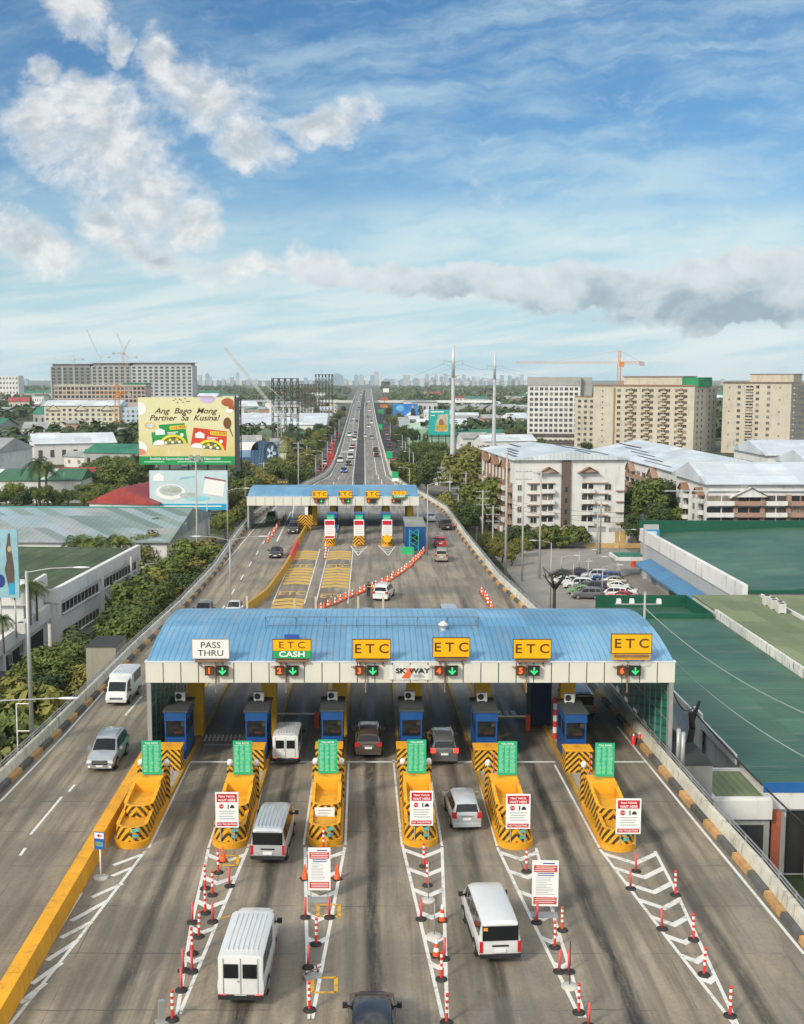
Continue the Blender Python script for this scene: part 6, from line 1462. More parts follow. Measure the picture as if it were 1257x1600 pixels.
for i, (px,pyb,yt,dirs) in enumerate(((860,960,848,[(-1,0)]),(790,862,758,[(1,0)]),(877,900,870,[(1,-.2)]),(896,905,880,[(1,0)]),(919,912,873,[(1,0)]),(941,935,886,[(1,0)]),(905,895,862,[(1,0)]),(968,870,830,[(1,0)]))):
    lamp('slim grey street lamp around the car park, %s from the canopy roof' % ordn(i), px, pyb, yt, dirs, GZ, 2.2)
lamp('street lamp standing on the deck just right of the far canopy', 668, 868, 757, [(1,0)], 0, 2.6)
for i, (px,pyb,yt) in enumerate(((640,768,732),(655,752,726),(646,745,707),(640,735,700),(634,720,690),(629,708,680),(703,800,740),(610,690,660))):
    lamp('street lamp on the service street right of the deck, %s from the far canopy' % ordn(i), px, pyb+14, yt, [(-1,0)], GZ, 2.2, r=.13)
p, h = upole('grey pole with three floodlights standing behind the blue canopy roof', 1006, 1010, 925, z=-3.4, arms=0, r=.14)
t = bpy.data.objects[[o.name for o in COL.objects if o.get('label','').startswith('grey pole with three')][0]]
b = MB(); b.box(-3.2,1.8,-.06,.06,h-1.4,h-1.25); b.build('cross_arm', M_gsteel, t)
for x in (-2.8,-1.4,1.5): b = MB(); b.box(-.25,.25,-.2,.2,.0,.5,tx=.05); b.build('floodlight', M_whtp, t, (x,0,h-1.24))
wire('cable', 'pale cable sagging over the teal green roof, upper one', G(1006,948,4), G(1290,1128,3), 1.0, .04, m=mat('cable_pale',(.30,.36,.34),.6)); wire('cable', 'pale cable sagging over the teal green roof, lower one', G(1030,1010,3.5), G(1300,1205,2), .8, .035, m=mat('cable_pale',(.30,.36,.34)))
wire('cable', 'black cable from the canopy corner down to the vine-covered pole', (19.9,74.2,5.2), (24.5,85,.4), .8, .05); wire('cable', 'thick black cable falling past the market hall to the street', (24.6,85,.2), (31,62,-5), .8, .06)
for k in range(4): wire('cable', 'thin black cable strung beside the right parapet over the annex, %s from the deck' % ordn(k), (21.6+.35*k,74,-2.2-.3*k), (29+.5*k,44,-6.5), .6, .03)
for k in range(3): wire('cable', 'thin cable between the poles before the apartment block, %s from the top' % ordn(k), G(756,768+6*k,5-k), G(980,800+8*k,3-k), 1.2, .035)
# bare tree, hedge, wall, parked cars
p = G(866,965,GZ); t = thing('bare_tree', 'lopped bare dark tree behind the canopy roof at the car park', 'tree', p)
b = MB(); b.tube((0,0,-.2),(0,0,4.6),.27,.20,8,cap=False); 
for a, l in ((.3,1.9),(1.8,2.2),(2.9,1.7),(4.4,2.0),(5.5,1.5)): b.tube((0,0,4.0+.2*a/3),(math.cos(a)*l,math.sin(a)*l*.6,5.4+l*.5),.2,.08,6); b.tube((math.cos(a)*l*.7,math.sin(a)*l*.4,5.2+l*.3),(math.cos(a+.6)*l,math.sin(a)*l*.6,6.6+l*.3),.1,.04,5)
b.build('trunk', M_bark and mat('dark_bark', (.055,.045,.036), .95), t)
t = thing('boundary_wall', 'long grey boundary wall with pale posts behind the car park hedge', 'wall', (27,236.2,GZ)); b = MB(); b.box(0,36,0,.3,0,3.6); b.build('panel', M_grw, t)
for k in range(9): b = MB(); b.box(-.3,.3,-.1,.4,0,4.0); b.build('post', M_wh, t, (k*4.4+.3,-.12,0))
t = thing('hoarding', 'white hoarding with brown gate strip right of the hedge', 'hoarding', (44,234,GZ)); b = MB(); b.box(0,9,0,.2,0,3.0); b.build('panel', M_wh, t); b = MB(); b.box(6.4,8.6,-.1,-.01,0,3.2); b.build('gate', mat('ochre_gate', (.45,.30,.12), .7, var=.25), t); b = MB(); b.box(0,12,-2,-1.8,0,1.0); b.build('kerb_rail', mat('ochre_gate', (.45,.30,.12)), t)
for k in range(9): shrub(k, Vector((27.5+k*1.9, 231.5+(k%2)*1.4, GZ)), 'shrub in the car park hedge, %s from the street' % ordn(k), 3.6+.6*(k%3), 'car park hedge', 1.0)
PK = [(878,902,P_black,0),(905,900,P_navy,0),(879,913,P_white,0),(893,912,P_lsil,0),(903,919,P_white,0),(915,921,P_grey,0),(909,928,P_green,0),(926,925,P_navy,0),(917,935,P_grey,0),(936,933,P_blue,0),(930,905,P_lsil,0),(948,908,P_blue,0),(960,913,P_beige,0),(963,921,P_white,0),(957,934,P_white,0),(975,929,P_white,0),(972,937,P_red,0)]
NM = {id(P_green):'green'}; NM.update(CN)
seen = {}
for px,py,pm,_ in PK:
    c = NM[id(pm)]; i = seen.get(c,0); seen[c] = i+1; p = G(px,py,GZ+.05)
    car('sedan' if i%2 == 0 else 'suv', p, True, pm, 'parked %s car in the car park, %s of that colour from its far side' % (c, ordn(i)), 'car', rz=R(82 if px < 945 else 70), group='parked cars', skip=('roof_rail','grille','wheel_arch'))
far_car('suv', G(1020,803,GZ), True, P_silver, 'silver car parked under the tall round tree between the apartment blocks', rz=1.3)
# trees on the right
def grove(pts, label, group, kinds=(0,1,2,3,4), sx=1.0):
    for i, (px,py,yt) in enumerate(pts):
        p = G(px,py,GZ); h = max(4., ZD(p.y,yt)-GZ); tree(kinds[i%len(kinds)], p, label % ordn(i), h, group, sx)
grove([(1012,842,742),(1040,836,752),(985,838,768),(1028,850,785),(1062,845,790),(995,855,800)], 'big dark tree between the two white apartment blocks, %s from the middle', 'trees between the apartment blocks', (2,4,0))
grove([(625,772,716),(648,775,722),(668,778,715),(640,745,700),(662,742,705),(683,756,702),(735,786,700),(752,800,726),(722,774,706),(742,765,693),(690,738,690),(760,830,745),(730,850,780),(705,830,770),(655,727,688),(675,722,690)], 'leafy tree around the foot of the pylons, %s from the canopy', 'trees by the pylons')
grove([(620,700,672),(632,690,664),(645,700,668),(640,680,656),(612,672,650),(625,662,644),(655,690,672),(608,655,636),(622,650,632)], 'street tree along the service street right of the far deck, %s from the near end', 'street trees right of the deck', sx=.95)
grove([(790,700,672),(812,702,675),(830,704,676),(800,692,668),(845,702,684),(775,690,672),(760,688,676),(740,690,676)], 'tree between the pylons and the unfinished tower, %s of the clump', 'trees before the unfinished tower')
grove([(915,722,690),(928,726,700),(945,732,705),(958,735,708)], 'low tree before the foot of the tan tower, %s from the left', 'trees before the tan tower')
grove([(800,885,850),(785,880,845),(770,870,838),(815,870,852),(760,862,830),(830,858,842)], 'tree at the foot of the pole row before the apartment block, %s from the street', 'trees by the pole row', (3,1))
# ---------------------------------------------------------------- left-hand side
# office with green roof
t = bldg('office_building', 'long white office with flat green roof and strip windows left of the road', 30, 38, 8.0, M_wh, (-38.7-30*math.cos(R(4.2)),140+30*math.sin(R(4.2)),GZ), R(-4.2))
b = MB(); b.box(.2,29.6,.2,37.8,8.001,8.06); b.build('roof', pattern('moss_roof', roof_col((.058,.088,.048),(.08,.108,.06),3.0,0,.25,.1), .85, .2), t)
b = MB(); b.box(29.61,30.25,-.2,38,6.7,8.5); b.box(-.2,29.6,-.25,.19,6.9,8.4); b.build('roof_edge', M_wh, t)
put(t, 'right', [(9.5,5.0,15,1.2),(27.5,5.0,17,1.2)], 'strip', M_shade, M_wh, 'strip_window'); put(t, 'right', [(9.5,1.6,15,1.1),(27.5,1.6,17,1.1)], 'strip', M_shade, M_wh, 'strip_window')
put(t, 'right', [(u,.1,.8,6.6) for u in (.6,18.3,37.3)], 'column', M_wh, M_wh, 'pilaster')
# nearer white building with terrace, billboard, palms
TZ = 6.0
t = bldg('corner_building', 'white building with roof terrace and ochre beam at the left edge', 26, 46, TZ, M_wh, (-65.8,94,GZ))
b = MB(); b.box(.2,25.8,.2,45.8,TZ+.001,TZ+.06); b.build('roof', M_grw, t); b = MB(); b.box(25.75,26.5,-.3,46,TZ-1.2,TZ+.55); b.box(0,25.74,-.35,.1,TZ-1.2,TZ+.55); b.build('roof_edge', M_wh, t)
b = MB(); b.box(8,25.7,37.5,45.7,TZ+.07,TZ+3.6); b.build('upper_block', M_wh, t); b = MB(); b.box(22.5,26.2,36.9,37.3,TZ+2.2,TZ+4.4); b.box(25.8,26.2,37.31,45.9,TZ+2.9,TZ+4.4); b.build('upper_parapet', M_wh, t)
b = MB()
for x in (23,25,26): b.tube((x,37,TZ+4.4),(x,37,TZ+5.2),.05,n=5)
b.tube((20,37,TZ+5.2),(26.1,37,TZ+5.2),.05,n=5); b.build('roof_rail', M_whtp, t)
put(t, 'right', [(u,.1,1.0,TZ-1.4) for u in (8,18,28,36,45)], 'column', M_wh, M_wh, 'pilaster'); put(t, 'right', [(u,.1,7,3.9) for u in (13,23,32,40.5)], 'opening', M_dark, M_wh, 'bay_opening'); put(t, 'right', [(31,2.8,1.0,1.1),(35,3.0,1.0,1.1)], 'window', M_shade, M_wh)
b = MB(); b.box(26.6,36.0,11.0,11.5,3.4,4.6); b.build('ochre_beam', mat('ochre_beam', (.36,.20,.07), .8, var=.15), t); b = MB(); b.box(26.6,36.0,11.51,22,4.0,4.3); b.build('porch_roof', mat('tar_roof', (.045,.045,.045)), t)
for u in (27,35.3): b = MB(); b.box(0,.5,0,.5,0,3.39); b.build('porch_pillar', M_grw, t, (u,11,0))
D = 124.; zt_, zb_ = ZD(D,828), ZD(D,934); x0, x1 = XD(-60,D,-1), XD(32,D,-1)
t = thing('billboard', 'pale aqua billboard with figure shape cut off by the left edge', 'billboard', (x0,D,zb_)); w, h = x1-x0, zt_-zb_
b = MB(); b.box(0,w,0,.3,0,h); b.build('panel', mat('poster_aqua', (.26,.46,.52), .6, var=.15, scale=.5), t)
b = MB(); b.face([(w-1.0,-.02,h*.95),(w-1.3,-.02,h*.72),(w-1.25,-.02,h*.55),(w-1.5,-.02,h*.42),(w-1.1,-.02,h*.12),(w-.5,-.02,h*.12),(w-.45,-.02,h*.42),(w-.6,-.02,h*.6),(w-.75,-.02,h*.75),(w-.8,-.02,h*.95)]); b.build('dark_figure', mat('poster_dark', (.10,.075,.06), .6), t)
b = MB()
for cx_, cz_, r_, k in ((w-2.0,h*.25,.5,0),(w-2.3,h*.78,.42,1),(w-.9,h*.72,.22,3)): b.face([(cx_+r_*math.cos(q*.524),-.03,cz_+r_*1.5*math.sin(q*.524)) for q in range(12)], k)
b.box(w-1.1,w-.5,-.035,-.022,h*.05,h*.22,2); b.build('spots', [mat('poster_navy', (.02,.04,.2), .6), mat('poster_pink', (.6,.2,.28), .6), mat('poster_blue', (.02,.30,.5), .6), mat('poster_sandy', (.45,.38,.22), .6)], t)
b = MB()
for k in range(4): b.tube((1+k*1.6,.5,GZ+TZ-zb_),(1+k*1.6,.5,0),.1,n=6)
b.build('legs', M_gsteel, t)
for i, (px,D,h_) in enumerate(((47,131,4.6),(58,133,4.2),(6,117,3.6))): tree(i, Vector((XD(px,D,-2),D,GZ+TZ+.06)), 'dark potted palm on the terrace of the corner building, %s one' % ordn(i), h_, 'palms on the corner terrace', palm=True)
for i, (px,py) in enumerate(((120,862),(148,866),(172,868),(190,868),(134,866))): tree(i, G(px,py+62,GZ), 'palm showing above the green office roof, %s from the left' % ordn(sorted((120,148,172,190,134)).index(px)), ZD(G(px,py+62,GZ).y,846)-GZ, 'palms behind the office roof', palm=True)
b = MB(); b.box(-.6,.6,-.4,.4,0,1.2); b.lathe([(.3,1.201),(.3,1.25),(.1,1.26)],10,1); tag(b.build('air_conditioner', [M_ac, M_dark], None, Vector((XD(33,126,-2),126,GZ+TZ+.06))), 'white air conditioner unit on the terrace below the potted palms', 'air conditioner')
# sheet metal hall
def patched(T, tc, p):
    x, y, z = T.sep(tc)
    cx_ = T.m('FLOOR', T.m('MULTIPLY', T.m('ADD', x, T.m('MULTIPLY', y, .9)), .38)); cy_ = T.m('FLOOR', T.m('MULTIPLY', y, .13))
    n = T.noise(T.comb(cx_, cy_, 0.), 6.3, 0); n2 = T.noise(tc, .09, 4, .6)
    r = T.rng(T.m('ABSOLUTE', T.m('SUBTRACT', T.m('FRACT', T.m('MULTIPLY', x, 1.1)), .5)), .3, .45)
    c = T.mix(T.rng(n2,.40,.60), (.20,.27,.24,1), (.31,.33,.32,1)); c = T.mix(T.m('MULTIPLY', T.rng(n,.56,.62), T.rng(x,10,34,1,.35)), c, (.36,.47,.58,1)); c = T.mix(T.rng(n,.36,.41,.8,0), c, (.13,.19,.17,1))
    return T.v('SCALE', c, T.m('SUBTRACT', 1., T.m('MULTIPLY', r, .15)))
M_patch = pattern('patched_metal_roof', patched, .5, .45)
t = bldg('metal_hall', 'big hall with patched grey and blue metal roof behind the green office', 58, 42, 6.8, M_wh, (-92,194,GZ), R(-2)); gable_roof(t, 3.4, M_patch, .6, 'x'); b = MB(); b.box(-.6,58.6,20.7,21.3,10.3,10.55); b.build('ridge_cap', mat('ridge_teal', (.06,.26,.22), .5), t)
t = bldg('red_roof_house', 'white gabled hall with dull red roof behind the metal hall', 16, 15, 6.0, M_wh, (-64,262,GZ), R(-14)); gable_roof(t, 3.6, M_rroof, .5, 'y'); b = MB(); b.box(-4.5,-.01,3,12,0,3.6,0); b.box(-4.6,0.0,2.8,12.2,3.61,3.8,1); b.build('side_wing', [M_wh, M_rroof], t)
t = bldg('red_roof_house', 'house with maroon hipped roof and solar panels among the trees', 17, 11, 5.2, M_cream, (-92,338,GZ), R(4)); gable_roof(t, 2.6, M_rroof, .8, 'x'); b = MB(); 
for k in range(3): b.face([(4+k*3,1.0,6.05),(6.6+k*3,1.0,6.05),(6.6+k*3,4.2,7.45),(4+k*3,4.2,7.45)])
b.build('solar_panel', mat('solar_navy', (.015,.02,.05), .2, var=.1), t)
t = bldg('green_hall', 'long hall with mossy green roof and white roof lights on the left', 66, 16, 6.2, M_wh, (-146,316,GZ), R(2)); gable_roof(t, 2.6, M_groof2 if False else pattern('moss_green_roof', roof_col((.035,.11,.06),(.055,.15,.085),1.0,0,.3,.07), .6, .3), .5, 'x')
for k in range(4): b = MB(); b.face([(10+k*15,-.4,6.5),(11.6+k*15,-.4,6.5),(13.6+k*15,7.6,8.95),(12.0+k*15,7.6,8.95)]); b.build('roof_light', M_wroof, t)
t = bldg('grey_hall', 'wide hall with pale grey metal roof far left', 64, 40, 8.0, M_wh, (-196,408,GZ), R(-3)); gable_roof(t, 4.5, M_gyroof, .6, 'x'); put(t, 'front', [(32,.3,40,2)], 'strip', M_shade, M_wh)
t = bldg('concrete_shed', 'small bare concrete shed behind the left parapet beside the bushes', 2.7, 4.5, 10.1, wallm('shed_concrete', (.30,.28,.22), .6), (-25.6,102,GZ)); flat_roof(t, mat('tar_roof', (.045,.045,.045)), 0)
# billboards
def board(name, label, px0, px1, py0, py1, D, m, th=.5, legs=4, lm=None, group=None, zg=GZ):
    x0, x1, z1, z0 = XD(px0,D,ZD(D,(py0+py1)/2)), XD(px1,D,ZD(D,(py0+py1)/2)), ZD(D,py0), ZD(D,py1); w, h = x1-x0, z1-z0
    t = thing(name, label, 'billboard', (x0,D,z0), 0, group); b = MB(); b.box(0,w,0,th,0,h); b.build('panel', m, t)
    if legs:
        b = MB()
        for k in range(legs): x = w*(k+.5)/legs; b.tube((x,th+.5,zg-z0),(x,th+.5,h),.22,n=6)
        for k in range(3): z = (zg-z0)*(k+1)/4; b.tube((w*.5/legs,th+.5,z),(w*(legs-.5)/legs,th+.5,z),.12,n=5)
        b.build('legs', lm or mat('dark_lattice', (.05,.055,.06), .7, var=.2), t)
    return t, w, h
def cream_poster(T, tc, p):
    x, y, z = T.sep(tc); n = T.noise(tc, .25, 4, .6)
    c = T.mix(T.rng(z, 1.5, 9), (.62,.50,.20,1), (.66,.64,.36,1)); c = T.mix(T.rng(n,.4,.7,0,.5), c, (.70,.66,.46,1))
    seam = T.rng(T.m('ABSOLUTE', T.m('SUBTRACT', T.m('FRACT', T.m('MULTIPLY', x, .42)), .5)), .48, .5)
    return T.mix(T.m('MULTIPLY', seam, .25), c, (.25,.25,.18,1))
D = 262
t, w, h = board('billboard', 'large yellow food billboard with two packets, upper of the stack', 217, 367, 621, 726, D, pattern('cream_poster', cream_poster, .6), 1.6, 5)
M_brn2 = mat('dark_brown_print', (.09,.05,.025), .6, var=0)
text('Ang  Bago  Mong', h*.118, M_brn2, t, (w*.49,-.05,h*.80), shear=.35, xs=1.12, bold=.015); text('Partner  Sa  Kusina!', h*.118, M_brn2, t, (w*.475,-.05,h*.695), shear=.35, xs=1.10, bold=.015)
b = MB(); b.box(0,w,-.05,-.01,0,h*.125); b.build('green_band', mat('poster_green', (.015,.26,.07), .6), t)
text('Available in Supermarkets and Groceries Nationwide!', h*.052, M_wl, t, (w*.48,-.09,h*.088), xs=.93, bold=.006)
b = MB()
for k, (a_, c_) in enumerate(((.05,.26),(.40,.60),(.68,.96))): b.box(w*a_,w*c_,-.08,-.06,h*.035,h*.05)
b.build('small_print', mat('pale_green_print', (.32,.66,.47)), t)
for nm, (cx,cz,pw,ph,ro), col, word in (('green_packet',(.32,.455,.37,.30,4),(.012,.27,.06),'chicken'),('red_packet',(.73,.385,.37,.30,-5),(.60,.05,.02),'BEEF')):
    b = MB(); W2, H2 = w*pw/2, h*ph/2
    b.face([(-W2*.55,0,H2),(W2*.9,0,H2),(W2,0,-H2),(-W2,0,-H2),(-W2,0,H2*.3),(-W2*.55,0,H2*.3)] if col[1] > .1 else [(-W2*.9,0,H2),(W2,0,H2*.9),(W2,0,-H2),(-W2,0,-H2)])
    ell = lambda x0, z0, rx, rz_, m, e, n=18, a0=0, a1=2*math.pi: b.face([(x0+rx*math.cos(lerp(a0,a1,k/n)),e,z0+rz_*math.sin(lerp(a0,a1,k/n))) for k in range(n+(1 if a1 < 6 else 0))], m)
    ell(.15*W2,-H2,W2*.75,H2*.95,1,-.012,18,0,math.pi); ell(.15*W2,-H2,W2*.6,H2*.72,2,-.02,18,0,math.pi); ell(-.62*W2,-H2,W2*.36,H2*.5,4,-.03,12,0,math.pi)
    for q in range(7): ell(W2*(-.25+.13*q),-H2*(.82-.12*(q%3)),W2*.09,H2*.13,(4,5,3)[q%3],-.03-.002*q,10)
    b.face([(-.78*W2,-.03,.0),(-.25*W2,-.03,.0),(-.25*W2,-.03,H2*.42),(-.52*W2,-.03,H2*.66),(-.78*W2,-.03,H2*.42)],4)
    ell(W2*.70,-H2*.15,W2*.10,H2*.18,4,-.03); b.box(W2*.05,W2*.98,-.05,-.03,H2*.42,H2*.80,3)
    o = b.build(nm, [mat(nm, col, .6), mat('poster_yellow', (.75,.60,.04), .6), mat('poster_dish', (.10,.12,.04), .7, var=.5, scale=2), mat('poster_yellow', (.75,.60,.04)), M_panel, mat('poster_olive', (.22,.30,.08), .6)], t, (w*cx,-.04,h*cz)); o.rotation_euler.y = R(-ro)
    text('11+2 FREE', H2*.36, mat('packet_red_print', (.5,.03,.02), .6), o, (W2*.51,-.07,H2*.61), xs=.95, bold=.01)
    q = MB(); q.box(W2*-.1,W2*.5,-.03,-.02,H2*.12,H2*.2); q.box(W2*-.1,W2*.35,-.03,-.02,-H2*.02,H2*.05); q.build('small_print', M_panel, o)
b = MB()
def disc(x, z, rx, rz_, m, e=-.06, n=16, a0=0, a1=6.2832): b.face([(x+rx*math.cos(lerp(a0,a1,k/n)),e,z+rz_*math.sin(lerp(a0,a1,k/n))) for k in range(n+(1 if a1-a0 < 6 else 0))], m)
disc(0.02,h*.83,w*.085,h*.10,0,-.05,14,-1.57,1.57); disc(0.02,h*.24,w*.085,h*.11,0,-.05,14,-1.57,1.57); disc(.02,h*.19,w*.07,h*.05,1,-.06,14,-1.57,1.57); disc(w*.72,h-.02,w*.085,h*.08,2,-.05,14,math.pi,2*math.pi); disc(w*.93,h*.93,w*.065,h*.06,3); disc(w*.97,h*.86,w*.03,h*.06,3,-.065); disc(w*.95,h*.80,w*.04,h*.03,0,-.07); disc(w*.12,h*.585,w*.06,h*.05,5); disc(w*.12,h*.585,w*.045,h*.03,6,-.065)
disc(w*.925,h*.62,w*.042,h*.085,4); b.face([(w*.935,-.062,h*.56),(w*.95,-.062,h*.56),(w*.985,-.062,h*.42),(w*.975,-.062,h*.42)],4)
for k in range(9): disc(w*(.37+.02*k), h*(.955+.03*math.sin(k*2.3)), w*.010, h*.008, 4, -.055, 6)
each(b, 'printed_motif', [M_panel, mat('poster_coral', (.65,.22,.12), .6), mat('poster_lilac', (.50,.42,.66), .6), mat('poster_stew', (.30,.08,.03), .7, var=.5, scale=2), mat('poster_wood', (.16,.07,.02), .6), mat('poster_orange', (.75,.45,.10), .6), mat('poster_pale_blue', (.45,.62,.66), .6)], t)
b = MB(); lattice(b, (w+.6,2.2,-2), (w+.6,2.2,h+.4), 1.2, 12, .1); b.box(w+.05,w+1.1,.2,.6,-1.5,h); b.build('side_frame', mat('dark_lattice', (.05,.055,.06)), t)
t, w, h = board('billboard', 'pale blue food billboard with bowl shape, lower of the stack', 234, 356, 735.5, 797, D-1, mat('poster_ice', (.50,.64,.68), .6, var=.10, scale=.25), 1.0, 6)
b = MB(); b.box(0,w,-.05,-.01,0,h*.16); b.build('blue_band', mat('poster_cyan', (.02,.33,.55), .6), t); b = MB(); b.box(w*.06,w*.92,-.08,-.06,h*.085,h*.115); b.box(w*.12,w*.6,-.08,-.06,h*.04,h*.06); b.build('small_print', M_panel, t)
b = MB(); disc(w*.27,h*.46,w*.19,h*.20,0); disc(w*.27,h*.50,w*.15,h*.14,1,-.07); disc(w*.30,h*.52,w*.07,h*.07,2,-.08); disc(w*.62,h*.30,w*.16,h*.06,3); disc(w*.52,h*.38,w*.14,h*.07,4,-.07)
b.face([(w*.68,-.06,h*.42),(w*.94,-.06,h*.34),(w*.97,-.06,h*.72),(w*.72,-.06,h*.82)],0); b.face([(w*.70,-.07,h*.81),(w*.98,-.07,h*.72),(w*.98,-.07,h*.76),(w*.71,-.07,h*.86)],5); b.face([(w*.38,-.06,h*.78),(w*.6,-.06,h*.84),(w*.6,-.06,h*.88),(w*.40,-.06,h*.83)],3); b.face([(w*.05,-.06,h*.74),(w*.19,-.06,h*.74),(w*.19,-.06,h*.86),(w*.12,-.06,h*.95),(w*.05,-.06,h*.86)],0)
each(b, 'printed_motif', [M_panel, mat('poster_ice_grey', (.42,.48,.46), .6, var=.3, scale=1), mat('poster_sage', (.36,.42,.34), .6, var=.3), mat('poster_sky', (.22,.58,.66), .6), mat('poster_ice_grey', (.42,.48,.46)), mat('poster_plum', (.30,.12,.14), .6)], t)
# tyre billboard beyond
t, w, h = board('billboard', 'blue and white billboard showing a big car tyre, beyond the food billboards', 370, 437, 690, 725, 405, mat('poster_steel_blue', (.20,.34,.50), .6, var=.3, scale=.12), .6, 5)
b = MB(); b.box(0,w*.42,-.04,-.01,h*.05,h*.3,5); b.box(0,w*.5,-.05,-.02,h*.62,h*.98,4)
disc(w*.60,h*.45,w*.28,h*.62,0,-.05,24); disc(w*.80,h*.48,w*.17,h*.52,1,-.07,24); disc(w*.81,h*.48,w*.12,h*.38,2,-.09,24)
for k in range(5): a = k*1.257; b.face([(w*.81+w*.02*math.cos(a+1.57),-.1,h*.48+h*.06*math.sin(a+1.57)),(w*.81-w*.02*math.cos(a+1.57),-.1,h*.48-h*.06*math.sin(a+1.57)),(w*.81+w*.11*math.cos(a-.2),-.1,h*.48+h*.35*math.sin(a-.2)),(w*.81+w*.11*math.cos(a+.2),-.1,h*.48+h*.35*math.sin(a+.2))],3)
for k in range(4): b.face([(w*(.40+.07*k),-.06,h*.02),(w*(.415+.07*k),-.06,h*.02),(w*(.47+.07*k),-.06,h*.98),(w*(.455+.07*k),-.06,h*.98)],1)
b.build('tyre_print', [mat('tyre_print_blue', (.05,.11,.18), .6, var=.2), mat('tyre_print_dark', (.02,.04,.07), .6), mat('tyre_print_navy', (.05,.09,.15), .6), mat('tyre_print_pale', (.45,.58,.68), .6), M_panel, mat('tyre_print_deep', (.03,.08,.20), .6)], t)
# bare billboard lattices
def frame_tower(label, px0, px1, py0, D, n, m, bays=2):
    x0, x1, z1 = XD(px0,D,0), XD(px1,D,0), ZD(D,py0); t = thing('bare_billboard', label, 'bare billboard', (x0,D,GZ), 0, 'bare billboard frames'); w, h = x1-x0, z1-GZ
    for k in range(n+1):
        b = MB(); lattice(b, (w*k/n,0,0), (w*k/n,0,h), .8, 14, .16); b.build('column', m, t)
    b = MB()
    for z in [h*q for q in (.35,.5,.62,.74,.86,.99)]: b.tube((0,0,z),(w,0,z),.22,n=4); b.tube((0,1.5,z),(w,1.5,z),.16,n=4)
    for k in range(n): b.tube((w*k/n,0,h*.74),(w*(k+1)/n,0,h*.99),.12,n=3); b.tube((w*(k+1)/n,0,h*.74),(w*k/n,0,h*.99),.12,n=3)
    b.build('girders', m, t)
M_lat = mat('lattice_dark', (.045,.04,.04), .8, var=.2); M_lat2 = mat('lattice_brown', (.09,.06,.05), .8, var=.2)
frame_tower('bare dark billboard frame beside the luffing crane', 427, 466, 590.5, 520, 4, M_lat); frame_tower('bare tall billboard frame left of the far deck', 494, 520, 584.5, 760, 5, M_lat); frame_tower('bare low brown billboard frame between the two tall frames', 468, 491, 600, 820, 5, M_lat2)
# cranes on the left
def at_px(px, D, py): return XD(px,D,ZD(D,py)), ZD(D,py)
D = 500; b0 = ZD(D,651)
t = tower_crane('white luffing crane with boom raised to the left above the warehouse', XD(437,D,b0), D, GZ, b0-GZ, 37, 6.5, math.pi, mat('crane_grey', (.40,.40,.38), .6, var=.15), 1.5, luff=R(51))
D = 640; tower_crane('orange tower crane mast before the cream apartment block', XD(184,D,5), D, GZ, ZD(D,617)-GZ, 13, 7, math.pi*.98, M_cro, 2.4)
# poles and lamps on the left
lamp('tall street lamp on the left parapet near the bushes', 56, 1168, 893, [(1,0)], 0, 3.3, p=Vector((-23.35,77.5,0)), h=12.2, droop=.25, r=.13)
lamp('street lamp whose long arm reaches in from the left edge', 0, 0, 0, [(1,0)], 0, 6.3, p=Vector((-23.5,62.5,0)), h=7.1, droop=.45, r=.13)
t = thing('wire_frame_stand', 'thin white metal frame stand behind the tall lamp at the left parapet', 'frame', (-24.6,80,-2)); b = MB()
for x in (-.55,.55): b.tube((x,0,-7),(x,0,4.2),.04,n=5)
for z in (4.2,2.2): b.tube((-.55,0,z),(.55,0,z),.04,n=5)
b.build('frame', M_whtp, t)
upole('thick concrete pole among the bushes left of the road', 82, 1110, 975, arms=0, r=.22); upole('concrete pole beside the green roofed office', 207, 958, 870, arms=0, r=.2); upole('concrete pole with cross arms below the pale blue billboard', 281, 893, 815, arms=3, r=.16); upole('short concrete stump pole by the left parapet', 101, 1100, 1068, arms=0, r=.16)
for i, (px,pyb,yt,ar) in enumerate(((265,880,800,0),(292,868,792,0),(325,860,785,0),(413,775,722,3),(467,790,690,2),(447,765,710,0),(480,745,697,0),(384,815,745,0))): upole('utility pole left of the far canopy, %s of the scattered group' % ordn(i), px, pyb, yt, arms=ar)
p, h = upole('very tall pole with floodlight cluster before the food billboards', 309.5, 908, 722, arms=0, r=.17)
t = [o for o in COL.objects if o.get('label','').startswith('very tall pole')][0]
for k in range(5): b = MB(); a = k*1.257; b.box(-.35,.35,-.25,.25,0,.6,tx=.08); b.build('floodlight', M_gsteel, t, (math.cos(a)*.9,math.sin(a)*.6,h+.1+.5*(k%2)))
lamp('double armed street lamp standing before the blue roof on the left', 361, 958, 843, [(-1,0),(1,0)], 0, 3.1)
lamp('street lamp behind the left parapet before the far canopy', 363, 850, 765, [(1,0)], 0, 2.6, p=Vector((-21.8,176,0)), h=8.2)
for i, (px,pyb,yt) in enumerate(((498,757,712),(508,742,706),(516,728,690),(523,712,680),(528,700,668),(534,684,655))): lamp('street lamp along the left service street, %s from the far canopy' % ordn(i), px-4, pyb+10, yt, [(-1,0)], GZ, 2.2, r=.13)
for i, (px,py0,py1,m_) in enumerate(((520,693,718,'red'),(516,708,730,'red'))):
    D = 420-40*i; x = XD(px,D,-2); b = MB(); b.box(-.5,.5,0,.15,ZD(D,py1)-GZ,ZD(D,py0)-GZ); b.tube((0,.3,0),(0,.3,ZD(D,py0)-GZ),.15,n=6); tag(b.build('banner_stand', mat('banner_red', (.42,.04,.04), .6), None, Vector((x,D,GZ))), 'tall red banner beside the left service street, %s one' % ('farther' if i == 0 else 'nearer'), 'banner')
